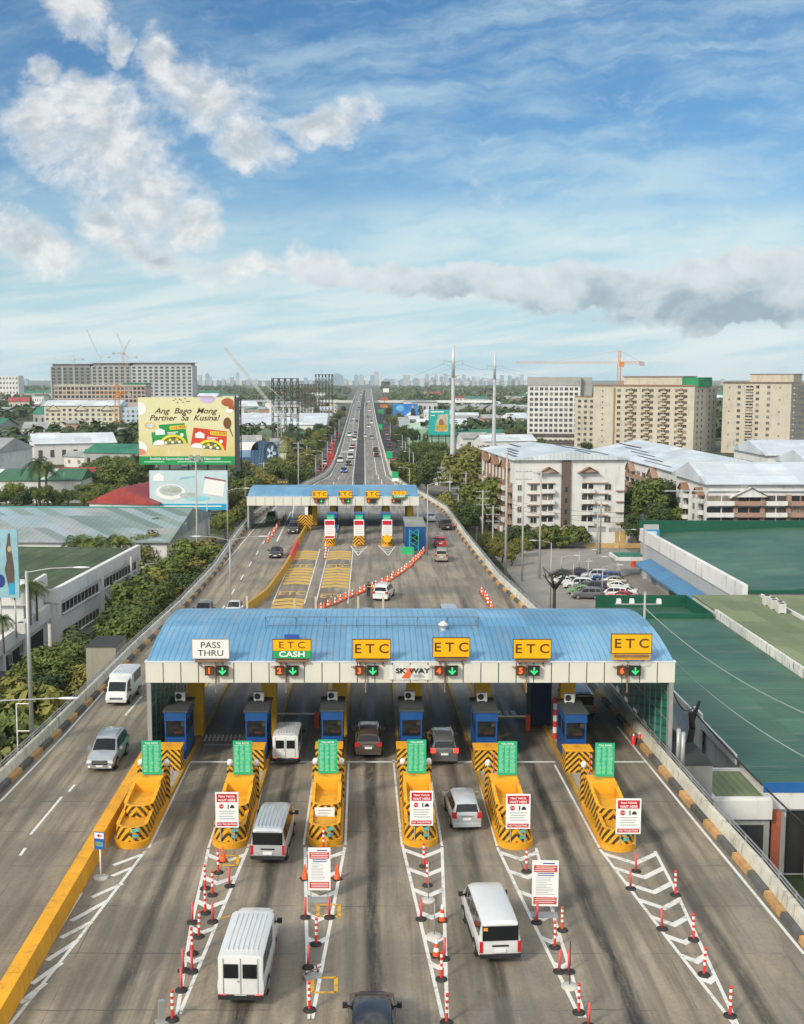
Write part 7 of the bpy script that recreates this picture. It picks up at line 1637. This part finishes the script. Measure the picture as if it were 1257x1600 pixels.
for i, (px0,px1,py0,py1) in enumerate(((604,613.5,705,716),(613,623,737,747))):
    D = 330-60*i; t, w, h = board('road_sign', 'green direction board over the right service street, %s one' % ('farther' if i == 0 else 'nearer'), px0, px1, py0, py1, D, M_sg, .15, 1, M_gsteel)
    t['category'] = 'road sign'
    if i: 
        b = MB(); b.box(0,w,-.02,0,-h*.5,-.02); b.build('lower_panel', M_panel, t)
t, w, h = board('gantry_sign', 'dark gantry sign with amber marks left of the far canopy roof', 433, 451, 749, 757, 262, mat('gantry_dark', (.05,.05,.04), .6), .3, 2, M_gsteel); b = MB()
for k in range(4): b.box(w*(.08+.23*k),w*(.22+.23*k),-.03,-.01,h*.3,h*.7)
b.build('amber_marks', mat('amber_marks', (.4,.28,.05), .6), t)
# ---- trees on the left
pts = []
rr = random.Random(21)
for i in range(34):
    y = lerp(84,192,i/33); pts.append((lerp(-27.5,-24.8,(y-84)/108)-rr.uniform(0,5.5)-(3 if y < 105 else 0), y, rr.uniform(5.5,8.2)))
for i, (x,y,h) in enumerate(pts): tree(i, Vector((x,y,GZ)), 'dense bushy tree beside the left parapet, %s from the near end' % ordn(i), h if y > 112 else 6.8, 'bushy trees along the left parapet', 1.15)
for i in range(12):
    y = lerp(66,100,i/11); shrub(i, Vector((-26.4-rr.uniform(0,3.5),y,GZ+3.0)) if False else Vector((-27.2-rr.uniform(0,3.5),y,GZ)), 'tall shrub below the left parapet lamp, %s from the near end' % ordn(i), 6.0+rr.random()*1.8, 'shrubs below the left parapet', .75)
grove([(215+rr.uniform(-8,14)+i*9, 905-i*6.0, 835-i*2.2+rr.uniform(-6,6)) for i in range(9)], 'tree before the pale blue billboard, %s from the office' , 'trees before the billboards', (3,1,0), 1.1)
grove([(232,890,812),(245,882,818),(226,905,830)], 'feathery tree left of the billboard poles, %s from the right', 'feathery trees by the metal hall', (3,1), 1.0)
for rw, (yb, y0, y1, n, gap) in enumerate(((794,752,768,15,14.5),(772,718,732,7,13),(752,704,716,6,14))):
    P = [((-4,140,148)[rw]+k*gap+rr.uniform(-5,5)+rw*5, yb+rr.uniform(-5,5), rr.uniform(y0,y1)) for k in range(n)]
    grove(P, 'tree in the %s behind the metal hall, %%s from the left' % ['front belt','middle belt','back belt'][rw], 'tree belts behind the metal hall', (2,0,4,1), 1.05)
for i, (px,pyb,yt) in enumerate(((62,790,722),(75,790,728),(215,772,716),(450,745,688),(462,742,690))): tree(i, G(px,pyb,GZ), 'tall palm above the tree belts, %s from the left' % ordn(i), ZD(G(px,pyb,GZ).y,yt)-GZ, 'tall palms on the left', palm=True)
grove([(372,790,730),(388,795,742),(402,780,728),(420,785,735),(440,775,722),(455,770,715),(470,772,726),(378,765,716),(395,760,722),(430,755,712),(462,752,706),(475,745,700),(365,820,765),(380,830,778),(352,845,798)], 'leafy tree between the billboards and the far deck, %s of the clump', 'trees left of the far deck')
grove([(478,733,690),(485,722,686),(493,715,680),(500,706,674),(506,698,668),(512,690,664),(488,700,668),(498,692,660),(517,682,656),(522,672,652),(527,664,646),(532,656,640),(537,648,634)], 'street tree along the left service street, %s from the near end', 'street trees left of the deck', sx=.95)
# ---- traffic on the service streets
q1 = [(495,752),(497.5,746),(500,740),(502,735),(504,730),(506,726),(508,722),(510,718),(512,714),(514,710),(516,705),(518,701),(520,696),(522,691),(524,686),(526,681),(528,676),(530,671)]
cc = [P_lsil,P_red,P_red,P_navy,P_red,P_red,P_lsil,P_white,P_grey,P_red,P_navy,P_white,P_red,P_grey,P_red,P_lsil,P_red,P_navy]
for i, (px,py) in enumerate(q1): far_car(('sedan','suv','van')[i%3], G(px-2,py+8,GZ), True, cc[i], '%s car in the queue on the left service street, %s from the far canopy' % (CN[id(cc[i])], ordn(i)), True, 'cars queuing on the left service street', rz=R(-3))
for i, (px,py) in enumerate(((487,752),(491,735),(485,765),(498,718),(482,742))): far_car(('sedan','suv')[i%2], G(px-6,py+8,GZ), False, [P_navy,P_white,P_grey,P_black,P_lsil][i], '%s oncoming car on the left service street, beside the queue' % ['dark','white','grey','black','pale silver'][i], False, 'oncoming cars on the left service street')
for i, (px,py) in enumerate(((616,724),(619,731),(613,712),(611,700),(608,690),(606,680),(621,742),(604,672),(602,664))): far_car(('suv','van','sedan')[i%3], G(px+1,py+8,GZ), True, [P_navy,P_brown,P_white,P_red,P_grey,P_lsil,P_black,P_white,P_red][i], '%s vehicle on the right service street, %s from the far end' % (['dark','brown','white','red','grey','pale silver','black','white','red'][i], ordn(8-i)), True, 'traffic on the right service street')
# ---------------------------------------------------------------- far plaza
FC = 192.
fx0, fx1 = XD(386,FC,5.5), XD(655,FC,5.5); fzt, fzb = ZD(FC,776.5), ZD(FC,790)
fcols = [(XD(px,FC+5,3),5,.9,.9) for px in (492,521,560,603,641)]
canopy('toll_canopy', 'narrower far toll canopy with pale blue arched roof beyond the first plaza', fx0, fx1, FC, fzb, fzt, 17, 1.0, 1.5, fcols, M_ycol, .2, [(fx0+.3,.4,8,.02,fzb-.05)])
b = MB(); b.box(-.25,.25,-.25,.25,0,fzb-.05); tag(b.build('canopy_prop', M_whtp, None, Vector((XD(479,FC,2),FC+.6,0))), 'white prop under the far canopy left of the first far booth', 'prop')
FS = [(488,512,'etc','first from the left'),(529.5,551,'etc','second from the left'),(571.5,593,'etc','third from the left'),(613,636,'cash','with green strip at the right end')]
for i, (a,c,k,lab) in enumerate(FS):
    D = FC-.25; x0, x1 = XD(a,D,7), XD(c,D,7); signboard((x0+x1)/2, D, ZD(D,778), x1-x0, ZD(D,766.5)-ZD(D,778), k, 'yellow ETC sign on the far canopy, '+lab)
for i, px in enumerate((499,541,581,620)): lane_signal(XD(px,FC-.4,5), FC-.4, ZD(FC,782.5), '1234'[i], 'tiny lane signal numbered %s on the far canopy fascia' % '1234'[i], .9, green=i in (0,1))
FI = [(512,868,'first'),(560,868,'second'),(604,866,'third')]
for i, (px,py,lab) in enumerate(FI):
    p = G(px if i else 508,py); xx = {0:-6.0,1:-1.55,2:2.75}[i]; p = Vector((xx,172.5,0))
    t = thing('toll_island', 'far yellow toll island, %s from the left under the far canopy' % lab, 'toll island', p, 0, 'far toll islands')
    b = MB(); poly = [(.85*math.cos(math.pi+math.pi*k/10), .9+.9*math.sin(math.pi+math.pi*k/10)) for k in range(11)]+[(.85,5),(-.85,5)]; b.prism(poly,0,.34); b.build('nose_plinth', M_yp, t)
    b = MB(); b.box(-.85,.85,5.01,30,0,.25); b.build('long_plinth', M_islc, t); b = MB(); u_wall(b,.8,.3,4.6,.2,.341,1.1,1.7,0,1,2,.6); b.build('front_tub', [M_haz, M_yp, M_inner], t); b = MB(); b.box(-.8,.8,4.61,6.2,.342,2.0); b.build('block', M_yp, t)
    t = thing('toll_booth', 'far toll booth on the %s far island' % lab, 'toll booth', p+Vector((0,13.5,.25)), 0, 'far toll booths')
    b = MB(); b.box(-.8,.8,0,2.8,0,1.4); b.build('lower_wall', M_boo, t); b = MB(); b.box(-.74,.74,.05,2.75,1.401,2.5); b.build('window', M_cgl, t); b = MB(); b.box(-.85,.85,-.05,2.8,2.501,3.2); b.build('upper_band', M_boo, t)
    t = thing('tariff_board', 'green toll board on the %s far island' % lab, 'board', p+Vector((0,5.5,2.0)), 0, 'far green boards'); b = MB(); b.box(-.6,.6,0,.06,0,2.2); b.build('panel', M_brd, t); q = MB()
    for k in range(6): q.box(-.45,.45,-.01,-.002,1.8-k*.28,1.88-k*.28)
    q.build('price_rows', M_rows, t)
    t = thing('wait_sign', 'far white and red sign on the %s far island' % lab, 'sign', p+Vector((0,1.6,1.0)), 0, 'far red and white signs'); frame_panel(t, 1.55, 2.9); b = MB(); b.box(-.7,.7,-.01,-.002,2.1,2.75); b.box(-.7,.7,-.01,-.002,.1,.4); b.build('red_field', M_sred, t); q = MB()
    for k in range(5): q.box(-.6,.6,-.01,-.002,1.9-k*.3,1.98-k*.3)
    q.build('small_print', M_grey, t)
for i, px in enumerate((322+156,)):
    D = 188; t = thing('striped_board', 'round-topped black and yellow striped board at the end of the ochre divider', 'board', G(478,829)); b = MB(); b.box(-1.2,1.2,0,.3,.9,2.6); b.box(-.9,.9,.05,.25,0,.9); b.build('panel', M_haz, t)
b = MB(); 
for a in range(12): pass
t = thing('striped_board', 'small square striped board on the second far island', 'board', Vector((-1.55,172.0,.4))); b = MB(); b.box(-.85,.85,0,.08,0,1.3); b.build('panel', M_haz, t)
t = thing('round_sign', 'round yellow sign on the third far island', 'sign', Vector((2.75,172.0,.4))); b = MB(); b.lathe([(.6,0),(.6,.06)],16); o = b.build('disc', M_sy, t, (0,0,.9)); o.rotation_euler.x = R(90)
p = G(651,862); t = bldg('container_office', 'blue container office with grey roof right of the far toll lanes', 3.0, 12, 3.6, M_boo, (p.x-1.6,p.y+.6,.02)); flat_roof(t, mat('container_roof', (.22,.23,.20), .7, var=.2), 0); put(t, 'front', [(1.5,1.4,1.2,1.0)], 'window', M_cgl, M_boo)
t = thing('scaffold_stair', 'small teal scaffold stair before the blue container office', 'stair', (p.x-.4,p.y-.9,0)); b = MB(); lattice(b, (0,0,0), (0,0,3.4), 1.3, 4, .06); b.build('frame', mat('scaffold_teal', (.03,.40,.26), .6, var=.15), t)
b = MB(); b.box(-.9,.9,-.4,.4,0,1.0); tag(b.build('water_barrier', mat('barrier_green', (.03,.42,.16), .6), None, Vector((p.x-1.4,p.y-2.2,0))), 'green plastic barrier at the foot of the teal scaffold stair', 'barrier')
for i, px in enumerate((487,522,560,603,640)):
    b = MB(); q = Vector((XD(px,202,2),202,0)); b.box(-.7,.7,0,2.5,.0,2.6); b.box(-.5,.5,-.2,0,2.61,3.3); tag(b.build('equipment_cabinet', [mat('cabinet_brown', (.22,.13,.03), .7, var=.3, scale=3)], None, q), 'brown equipment cabinet behind the far booths, %s from the left' % ordn(i), 'cabinet', 'cabinets behind the far booths')
# ---------------------------------------------------------------- middle distance: halls, blocks, billboards
def hall(label, px0, px1, pyb, yt, dep, wall, roof, rise=2.5, along='x', name='warehouse', rz=0., fl=False, win=None):
    D = G(0,pyb,GZ).y; x0, x1 = XD(px0,D,GZ), XD(px1,D,GZ); h = max(3.,ZD(D,yt)-GZ); t = bldg(name, label, x1-x0, dep, h, wall, (x0,D,GZ), rz)
    if fl: flat_roof(t, roof, .8, wall)
    else: gable_roof(t, rise, roof, .6, along)
    if win: put(t, 'front', [((x1-x0)*(k+.5)/win[0], h*(j+.35)/win[1], (x1-x0)/win[0]*.5, h/win[1]*.42) for k in range(win[0]) for j in range(win[1])], 'opening', M_shade, M_wh, 'window', cap=60)
    return t
hall('long pale warehouse beyond the tyre billboard', 370, 509, 690, 664, 60, M_wh, M_wroofy, 5.5); hall('hall with grey green roof and pale gable beyond the tyre billboard', 372, 440, 704, 690, 40, M_cream, M_oroof, 4.5, 'y'); hall('bright green roofed shed beside the bare billboard frame', 445, 488, 694, 684, 26, M_cream, M_groof2, 2.5)
hall('white low house below the luffing crane boom', 392, 412, 656, 643, 14, M_wh, M_gyroof, 2, 'y', 'house', win=(2,1)); hall('beige open market shed beside the left service street', 437, 470, 722, 706, 14, M_cream, M_oroof, 1.5)
hall('pale green factory with long flat roof right of the far deck', 640, 672, 697, 672, 30, wallm('pale_green_wall',(.30,.46,.34)), M_wroofy, 1.0, fl=True, win=(5,1)); hall('long low pale green factory wing beyond the pylons', 672, 792, 700, 681, 34, wallm('pale_green_wall',(.30,.46,.34)), M_groof2, 2.4)
hall('very long grey flat roofed depot beyond the pylons', 703, 838, 672, 655, 60, M_grw, M_gyroof, 2.0, fl=True); hall('long pale viaduct-like terminal roof at the back right', 706, 838, 652, 636, 60, M_grw, M_wroofy, 2.0, fl=True, win=(14,1))
hall('red tiled low house beside the pylon foot', 684, 704, 722, 708, 10, M_cream, mat('clay_tile', (.22,.09,.05), .8, var=.2), 2.5, name='house'); hall('white two storey house beside the pylon foot', 680, 698, 758, 732, 9, M_wh, M_gyroof, 1.5, name='house', win=(2,2))
hall('white building far left behind the halls', 0, 30, 625, 588, 30, M_wh, M_gyroof, 1, fl=True, win=(6,5)); hall('grey house row on the hill left of the towers', 0, 66, 650, 640, 20, M_grw, M_gyroof, 2)
for i, (a,c,yb,yt,mw,mr) in enumerate(((640,655,664,655,M_wh,M_wroofy),(624,638,668,657,M_grw,M_gyroof),(655,700,645,636,M_cream,M_gyroof),(712,735,630,622,M_wh,M_rroof),(745,775,634,627,M_cream,M_gyroof),(790,825,628,621,M_wh,M_gyroof),(378,425,640,628,M_wh,M_gyroof),(430,455,632,622,M_grw,M_groof2),(455,490,652,640,M_wh,M_gyroof),(500,520,664,640,M_wh,M_wroofy),(505,528,645,628,M_cream,M_gyroof),(300,330,632,622,M_pink,M_rroof),(330,372,628,618,M_wh,M_groof2),(30,70,690,678,M_cream,M_gyroof),(100,160,706,694,M_pink,M_gyroof),(160,215,700,690,M_cream,M_gyroof),(60,110,664,655,M_grw,M_gyroof))):
    hall('%s low building with %s roof in the far town, %s along the list of blocks by the road' % (['white','grey','cream','pink'][[M_wh,M_grw,M_cream,M_pink].index(mw)], 'red' if mr is M_rroof else 'green' if mr is M_groof2 else 'pale' if mr is M_wroofy else 'grey', ordn(i)) if False else '%s low building with %s roof %s' % (['white','grey','cream','pink'][[M_wh,M_grw,M_cream,M_pink].index(mw)], 'red' if mr is M_rroof else 'green' if mr is M_groof2 else 'pale' if mr is M_wroofy else 'grey',
        ['right of the far deck behind green factory','right of the far deck before street trees','behind the blue billboard','behind the pylon shafts','among woods right of the pylons','before the unfinished tower woods','under the crane boom tip','behind the bare billboard frame','left of the tall bare frame','beside the far deck near the tall frame','beyond the tall frame by the deck','right of the big left towers','below the distant city left','before the cream apartments left corner','before the cream apartments middle','before the cream apartments right corner','left of the cream apartments'][i]), a, c, yb, yt, 18, mw, mr, 2, win=(4,1 if yb-yt < 12 else 3), name='low_building')
# cream apartment row
D = 690; x0, x1 = XD(70,D,0), XD(188,D,0); hh = ZD(D,634)-GZ
t = bldg('apartment_block', 'cream apartment row with gabled roofs behind the orange crane mast', x1-x0, 20, hh, M_cream, (x0,D,GZ), R(-3)); w = x1-x0
put(t, 'front', [(w*(k+.5)/13, hh-3.2-2.7*j, 1.6, 1.4) for k in range(13) for j in range(6)], 'window', M_shade, M_wfr, cap=90); put(t, 'front', [(w*.13,hh-2.6,7,3.2),(w*.5,hh-2.6,7,3.2),(w*.85,hh-2.6,7,3.2)], 'gable', M_cream, M_cream); gable_roof(t, 3.0, M_wroofy, .8, 'x')
b = MB(); b.box(w+.01,w+12,2,18,0,hh-1); b.build('side_wing', wallm('pale_blue_wall', (.40,.50,.56)), t); put(t, 'front', [(w+2+3*k, hh-4-2.7*j, 1.4, 1.3) for k in range(4) for j in range(5)], 'window', M_shade, M_wh, 'wing_window')
for q in [o for o in kids(t) if o.name.startswith('wing_window')]: q.location.y = 1.99
D = 900; x0, x1 = XD(86,D,0), XD(228,D,0); hh = ZD(D,603)-GZ
t = bldg('unfinished_block', 'raw pinkish unfinished block before the big towers on the left', x1-x0, 25, hh, wallm('raw_pale_concrete', (.44,.36,.31), .2), (x0,D,GZ)); w = x1-x0
put(t, 'front', [(w*(k+.5)/22, hh-3-3.2*j, w/22*.72, 2.1) for k in range(22) for j in range(4)], 'opening', M_shade, M_pink, 'bay_opening', cap=88); b = MB(); b.box(-.5,w+.5,-.5,25.5,hh+.01,hh+.8); b.build('roof_slab', M_cream, t); b = MB(); b.box(w*.76,w,1,24,hh+.81,hh+2.4); b.build('netting', M_groof2, t)
for i, (a,c,yt,wm,lab) in enumerate(((80,143,573,wallm('dark_frame_wall',(.22,.21,.20)),'darker left block of the three big towers on the left'),(144,205,571.5,wallm('mid_frame_wall',(.34,.33,.31)),'middle block of the three big towers on the left'),(206,301,571,wallm('pale_frame_wall',(.46,.47,.47)),'paler wide right block of the three big towers on the left'))):
    D = 1450; x0, x1 = XD(a,D,20), XD(c,D,20); hh = ZD(D,yt)-GZ; w = x1-x0
    t = bldg('residential_tower', lab, w, 40, hh, wm, (x0,D,GZ)); nx = int(w/6.5)
    put(t, 'front', [(w*(k+.5)/nx, hh-4-4.2*j, w/nx*.55, 2.6) for j in range(9) for k in range(nx)], 'opening', mat('far_window', (.06,.07,.08), .4, var=.6, scale=.05), wm, 'window', cap=100)
    put(t, 'front', [(w*(k+.02)/(nx/2), 2, 1.2, hh-3) for k in range(nx//2)], 'column', wm, wallm('pale_frame_wall',(.46,.47,.47)), 'pilaster'); b = MB(); b.box(2,w-2,2,38,hh+.01,hh+3.2); b.box(-1,w+1,-1,41,hh+3.21,hh+3.8); b.build('roof_slab', M_grw, t)
D = 1440
for lab, px, yt, jb, ang, lf in (('thin tower crane with level jib on the darker left tower',112,569,60,math.pi,None),('white luffing crane leaning left on the middle tower',153,566,38,math.pi,R(66)),('luffing crane leaning left on the right tower',196,566,32,math.pi,R(68)),('tower crane with yellow mast between the towers',190,560,20,0,R(60))):
    z = ZD(D,574); tower_crane(lab, XD(px,D,z), D+10, z, ZD(D,yt)-z+6, jb, 12, ang, M_cry if 'yellow' in lab else M_crw, 2.2, luff=lf)
# billboards on the right
t, w, h = board('billboard', 'teal billboard with a golden picture left of the nearer pylon', 670, 703, 640.5, 679, 560, mat('poster_teal', (.015,.36,.33), .6, var=.06, scale=.2), .6, 3); b = MB(); b.face([(w*.30,-.05,h*.12),(w*.92,-.05,h*.12),(w*.92,-.05,h*.84),(w*.46,-.05,h*.80),(w*.32,-.05,h*.4)]); disc(w*.62,h*.30,w*.27,h*.17,1); disc(w*.60,h*.50,w*.12,h*.13,2,-.07); b.build('picture', [mat('poster_sand', (.46,.44,.34), .6, var=.35, scale=.4), mat('poster_gold', (.48,.33,.06), .6, var=.35, scale=.6), mat('poster_bronze', (.28,.15,.06), .6, var=.3)], t)
b = MB(); b.box(w*.1,w*.72,-.05,-.01,h*.90,h*.945); b.box(w*.1,w*.3,-.05,-.01,h*.76,h*.79); b.build('small_print', M_panel, t)
t, w, h = board('billboard', 'bright blue billboard with a pale figure right of the far deck', 615, 653, 631, 649.5, 900, mat('poster_royal', (.03,.22,.62), .6, var=.4, scale=.12), .6, 4); b = MB(); disc(w*.80,h*.72,w*.05,h*.12,0); b.face([(w*.70,-.05,0),(w*.93,-.05,0),(w*.87,-.05,h*.62),(w*.74,-.05,h*.62)],1); b.face([(w*.52,-.05,0),(w*.74,-.05,h*.04),(w*.72,-.05,h*.32),(w*.60,-.05,h*.2)],2); disc(w*.28,h*.62,w*.16,h*.28,3); b.build('figure', [mat('poster_skin', (.50,.33,.25), .6), mat('poster_black', (.02,.02,.03), .6), M_panel, mat('poster_light_blue', (.16,.45,.75), .6, var=.3, scale=.4)], t)
board('billboard', 'colourful dark billboard above the far end of the deck', 596, 610, 596, 605, 1250, mat('poster_mixed', (.12,.14,.12), .6, var=.9, scale=.18), .6, 2, zg=GZ)
board('billboard', 'white board below the colourful far billboard', 599, 608, 607, 613, 1240, M_panel, .6, 1)
board('billboard', 'pale grey board left of the green factory', 624, 641, 655, 667, 640, mat('poster_pale', (.40,.46,.50), .6, var=.1), .5, 3); board('billboard', 'small green topped board beside the green factory', 641, 657, 661, 668, 600, mat('poster_mint', (.40,.55,.44), .6, var=.1), .5, 2)
board('billboard', 'small red board over the far right service street', 595, 607, 622, 626, 1050, mat('poster_redline', (.5,.10,.05), .6, var=.4, scale=.3), .4, 1); board('billboard', 'small orange board over the far right service street', 594, 606, 632, 637, 950, mat('poster_orangeline', (.55,.20,.06), .6, var=.4, scale=.3), .4, 1)
board('road_sign', 'green direction board beside the far deck end', 590, 600, 640, 646, 800, M_sg, .3, 1); board('road_sign', 'green direction board beyond the service street trees', 591, 598, 663, 672, 560, M_sg, .3, 1)
t = thing('flyover', 'pale cross flyover passing behind the far end of the deck', 'bridge', (0,1080,GZ)); b = MB(); b.box(-45,115,0,9,12.2,14.2); b.build('span', M_wh, t)
for k in range(7): b = MB(); b.box(-1,1,2,7,0,12.19); b.build('pier', M_grw, t, (-30+k*22,0,0))
# ---------------------------------------------------------------- distant town and woods
HP = []
for k, (w, d, h, rs, mw, mr) in enumerate(((11,9,5,2.2,M_wh,M_gyroof),(16,10,6,2.4,M_cream,M_rroof),(28,16,7,3,M_wh,M_wroofy),(9,8,7,1.6,M_pink,M_gyroof),(20,14,9,.8,M_wh,M_gyroof),(34,22,8,3.5,M_grw,M_groof2))):
    b = MB(); b.box(-w/2,w/2,-d/2,d/2,0,h,0); e = .6
    for s in (-1,1): q = [(-w/2-e,s*(d/2+e),h-.1),(w/2+e,s*(d/2+e),h-.1),(w/2+e,0,h+rs),(-w/2-e,0,h+rs)]; b.face(q if s < 0 else q[::-1], 1)
    for s in (-1,1): q = [(s*w/2,-d/2,h),(s*w/2,d/2,h),(s*w/2,0,h+rs*.95)]; b.face(q if s > 0 else q[::-1], 0)
    n = max(2,int(w/4))
    for j in range(n): x = -w/2+w*(j+.5)/n; b.box(x-.7,x+.7,-d/2-.05,-d/2-.01,h*.35,h*.7,2)
    HP.append((b.mesh('house', [mw,mr,M_shade]), ['white house with grey roof','cream house with red roof','white shed with pale roof','pink house with grey roof','flat white block','grey shed with green roof'][k]))
rr = random.Random(5); cnt = {}
cand = []
while len(cand) < 170:
    D = 430*math.exp(rr.random()*1.75); X = rr.uniform(-.36,.40)*D*1.05
    if D > 300 and abs(X) < 32+.012*D: continue
    if 70 < X < 260 and D < 640 or X > 25 and D < 520: continue
    cand.append((D,X))
for D, X in sorted(cand):
    k = rr.choice((0,0,1,2,2,3,3,4,4,5)); side = 'left' if X < 0 else 'right'; key = (k,side); i = cnt.get(key,0); cnt[key] = i+1
    o = link(HP[k][0], 'house', None, (X,D,GZ), rr.uniform(-.5,.5)); s = rr.uniform(.8,1.35); o.scale = (s,s,s*rr.uniform(.9,1.3))
    tag(o, '%s in the far town %s of the deck, %s nearest' % (HP[k][1], side, ordn(i)), 'house', 'houses in the far town')
def woods(name, n, test, seed, d0, d1, s0):
    rr = random.Random(seed); b = MB(); k = 0
    while k < n:
        D = d0*math.exp(rr.random()*math.log(d1/d0)); X = rr.uniform(-.40,.44)*D
        if not test(X,D): continue
        k += 1; h = rr.uniform(6,12); r = rr.uniform(3.5,6.5); s = s0*(1+D/1500)
        for _ in range(15):
            v = Vector((rr.gauss(0,1),rr.gauss(0,1),rr.gauss(0,1))).normalized(); c = Vector((X+v.x*r*.75,D+v.y*r*.75,GZ+h*.58+v.z*h*.38)); n_ = (v+Vector((0,0,.4))+Vector((rr.uniform(-.4,.4),rr.uniform(-.4,.4),0))).normalized()
            u = n_.orthogonal().normalized(); w = n_.cross(u); q = s*rr.uniform(.7,1.3); b.face([c-u*q,c-w*q*.6,c+u*q*.9,c+w*q*.7])
    o = b.build(name, LEAF[0]); o['kind'] = 'stuff'; return o
import mathutils
def nz(X, D, f): return mathutils.noise.noise(Vector((X*f,D*f,1.7)))
def clear(X, D): return not (abs(X+4) < 30+.004*D) and not (X > 20 and D < 330) and not (X > 85 and 480 < D < 640 and X < 260)
woods('distant_woods', 2600, lambda X, D: clear(X,D) and nz(X,D,.006) > -.08, 1, 480, 1500, 1.5)
woods('far_woods', 2600, lambda X, D: clear(X,D) and nz(X,D,.0035) > -.12, 2, 1400, 4500, 2.0)
# skyline
SKY = [(33,5,601),(41,6,598),(313,5,592),(318,4,596),(324,6,589),(329,4,594),(336,5,598),(341,4,599),(349,5,598),(357,6,593.5),(363,5,595),(371,5,588),(376,4,597),(388,6,599),(400,7,598),(412,5,600),(478,6,596),(486,5,599),(527,19,590),(548,6,596),(557,6,592),(565,8,591),(574,5,596),(582,6,592),(588,8,586),(595,5,594),(611,22,598),(636,11,592),(650,9,596),(660,6,594),(668,5,590),(676,6,595),(682,5,591),(690,5,594),(697,6,589),(704,5,596),(712,5,594),(719,6,597),(726,5,592),(733,5,596),(741,6,594),(748,5,591),(755,5,596),(762,6,593),(770,5,597),(778,5,595),(785,5,592),(791,5,598),(797,5,593),(803,5,597),(809,6,595),(816,5,591.5),(822,5,596),(828,6,598),(645,5,598),(656,5,599),(665,6,597),(674,5,599),(686,6,598),(700,5,599),(715,6,600),(730,6,599),(752,6,599),(766,6,600),(788,6,600),(806,6,600),(1138,4,600),(1130,5,598),(539,7,598),(517,6,597),(603,5,597),(620,6,595),(628,6,598)]
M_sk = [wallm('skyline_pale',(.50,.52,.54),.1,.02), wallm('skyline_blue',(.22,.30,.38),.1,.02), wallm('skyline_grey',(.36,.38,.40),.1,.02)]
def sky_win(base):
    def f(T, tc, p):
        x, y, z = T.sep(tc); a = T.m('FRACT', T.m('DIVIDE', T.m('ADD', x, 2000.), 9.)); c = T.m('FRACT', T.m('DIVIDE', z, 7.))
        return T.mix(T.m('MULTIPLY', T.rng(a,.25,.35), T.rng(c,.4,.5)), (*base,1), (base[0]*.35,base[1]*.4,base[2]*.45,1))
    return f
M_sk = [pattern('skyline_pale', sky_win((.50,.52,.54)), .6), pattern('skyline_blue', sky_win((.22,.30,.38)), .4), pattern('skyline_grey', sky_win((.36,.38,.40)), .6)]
rr = random.Random(12)
for i, (px,wp,yt) in enumerate(sorted(SKY)):
    D = rr.uniform(5200,7200); z = ZD(D,yt-(6 if i%3 else 3)); x = XD(px,D,z); w = wp*D/CF; b = MB(); st = rr.random()
    b.box(-w/2,w/2,0,w*.8,0,(z-GZ)*(1 if st < .5 else .88))
    if st >= .5: b.box(-w*.33,w*.33,w*.1,w*.7,(z-GZ)*.88+.01,z-GZ)
    if st > .8: b.tube((0,w*.4,z-GZ),(0,w*.4,(z-GZ)*1.12),w*.04,n=4)
    if st < .2: b.box(-w*.2,w*.2,w*.2,w*.6,z-GZ+.01,(z-GZ)*1.04)
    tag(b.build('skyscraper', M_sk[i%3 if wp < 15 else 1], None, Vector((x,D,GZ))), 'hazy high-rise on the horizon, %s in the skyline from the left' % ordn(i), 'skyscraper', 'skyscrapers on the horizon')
rr = random.Random(31)
b = MB()
# ---------------------------------------------------------------- the air
hz_ = bpy.data.materials.new('haze_air'); hz_.use_nodes = True; T = NT(hz_.node_tree); T.n.clear()
pv = T.new('ShaderNodeVolumePrincipled'); pv.inputs['Color'].default_value = (.80,.92,1,1); pv.inputs['Density'].default_value = HAZE = .00007; pv.inputs['Anisotropy'].default_value = 0.
o_ = T.new('ShaderNodeOutputMaterial'); T.l.new(pv.outputs[0], o_.inputs['Volume'])
b = MB(); b.box(-5000,5000,-200,7600,GZ-1,130); o = b.build('haze', hz_); o['kind'] = 'stuff'
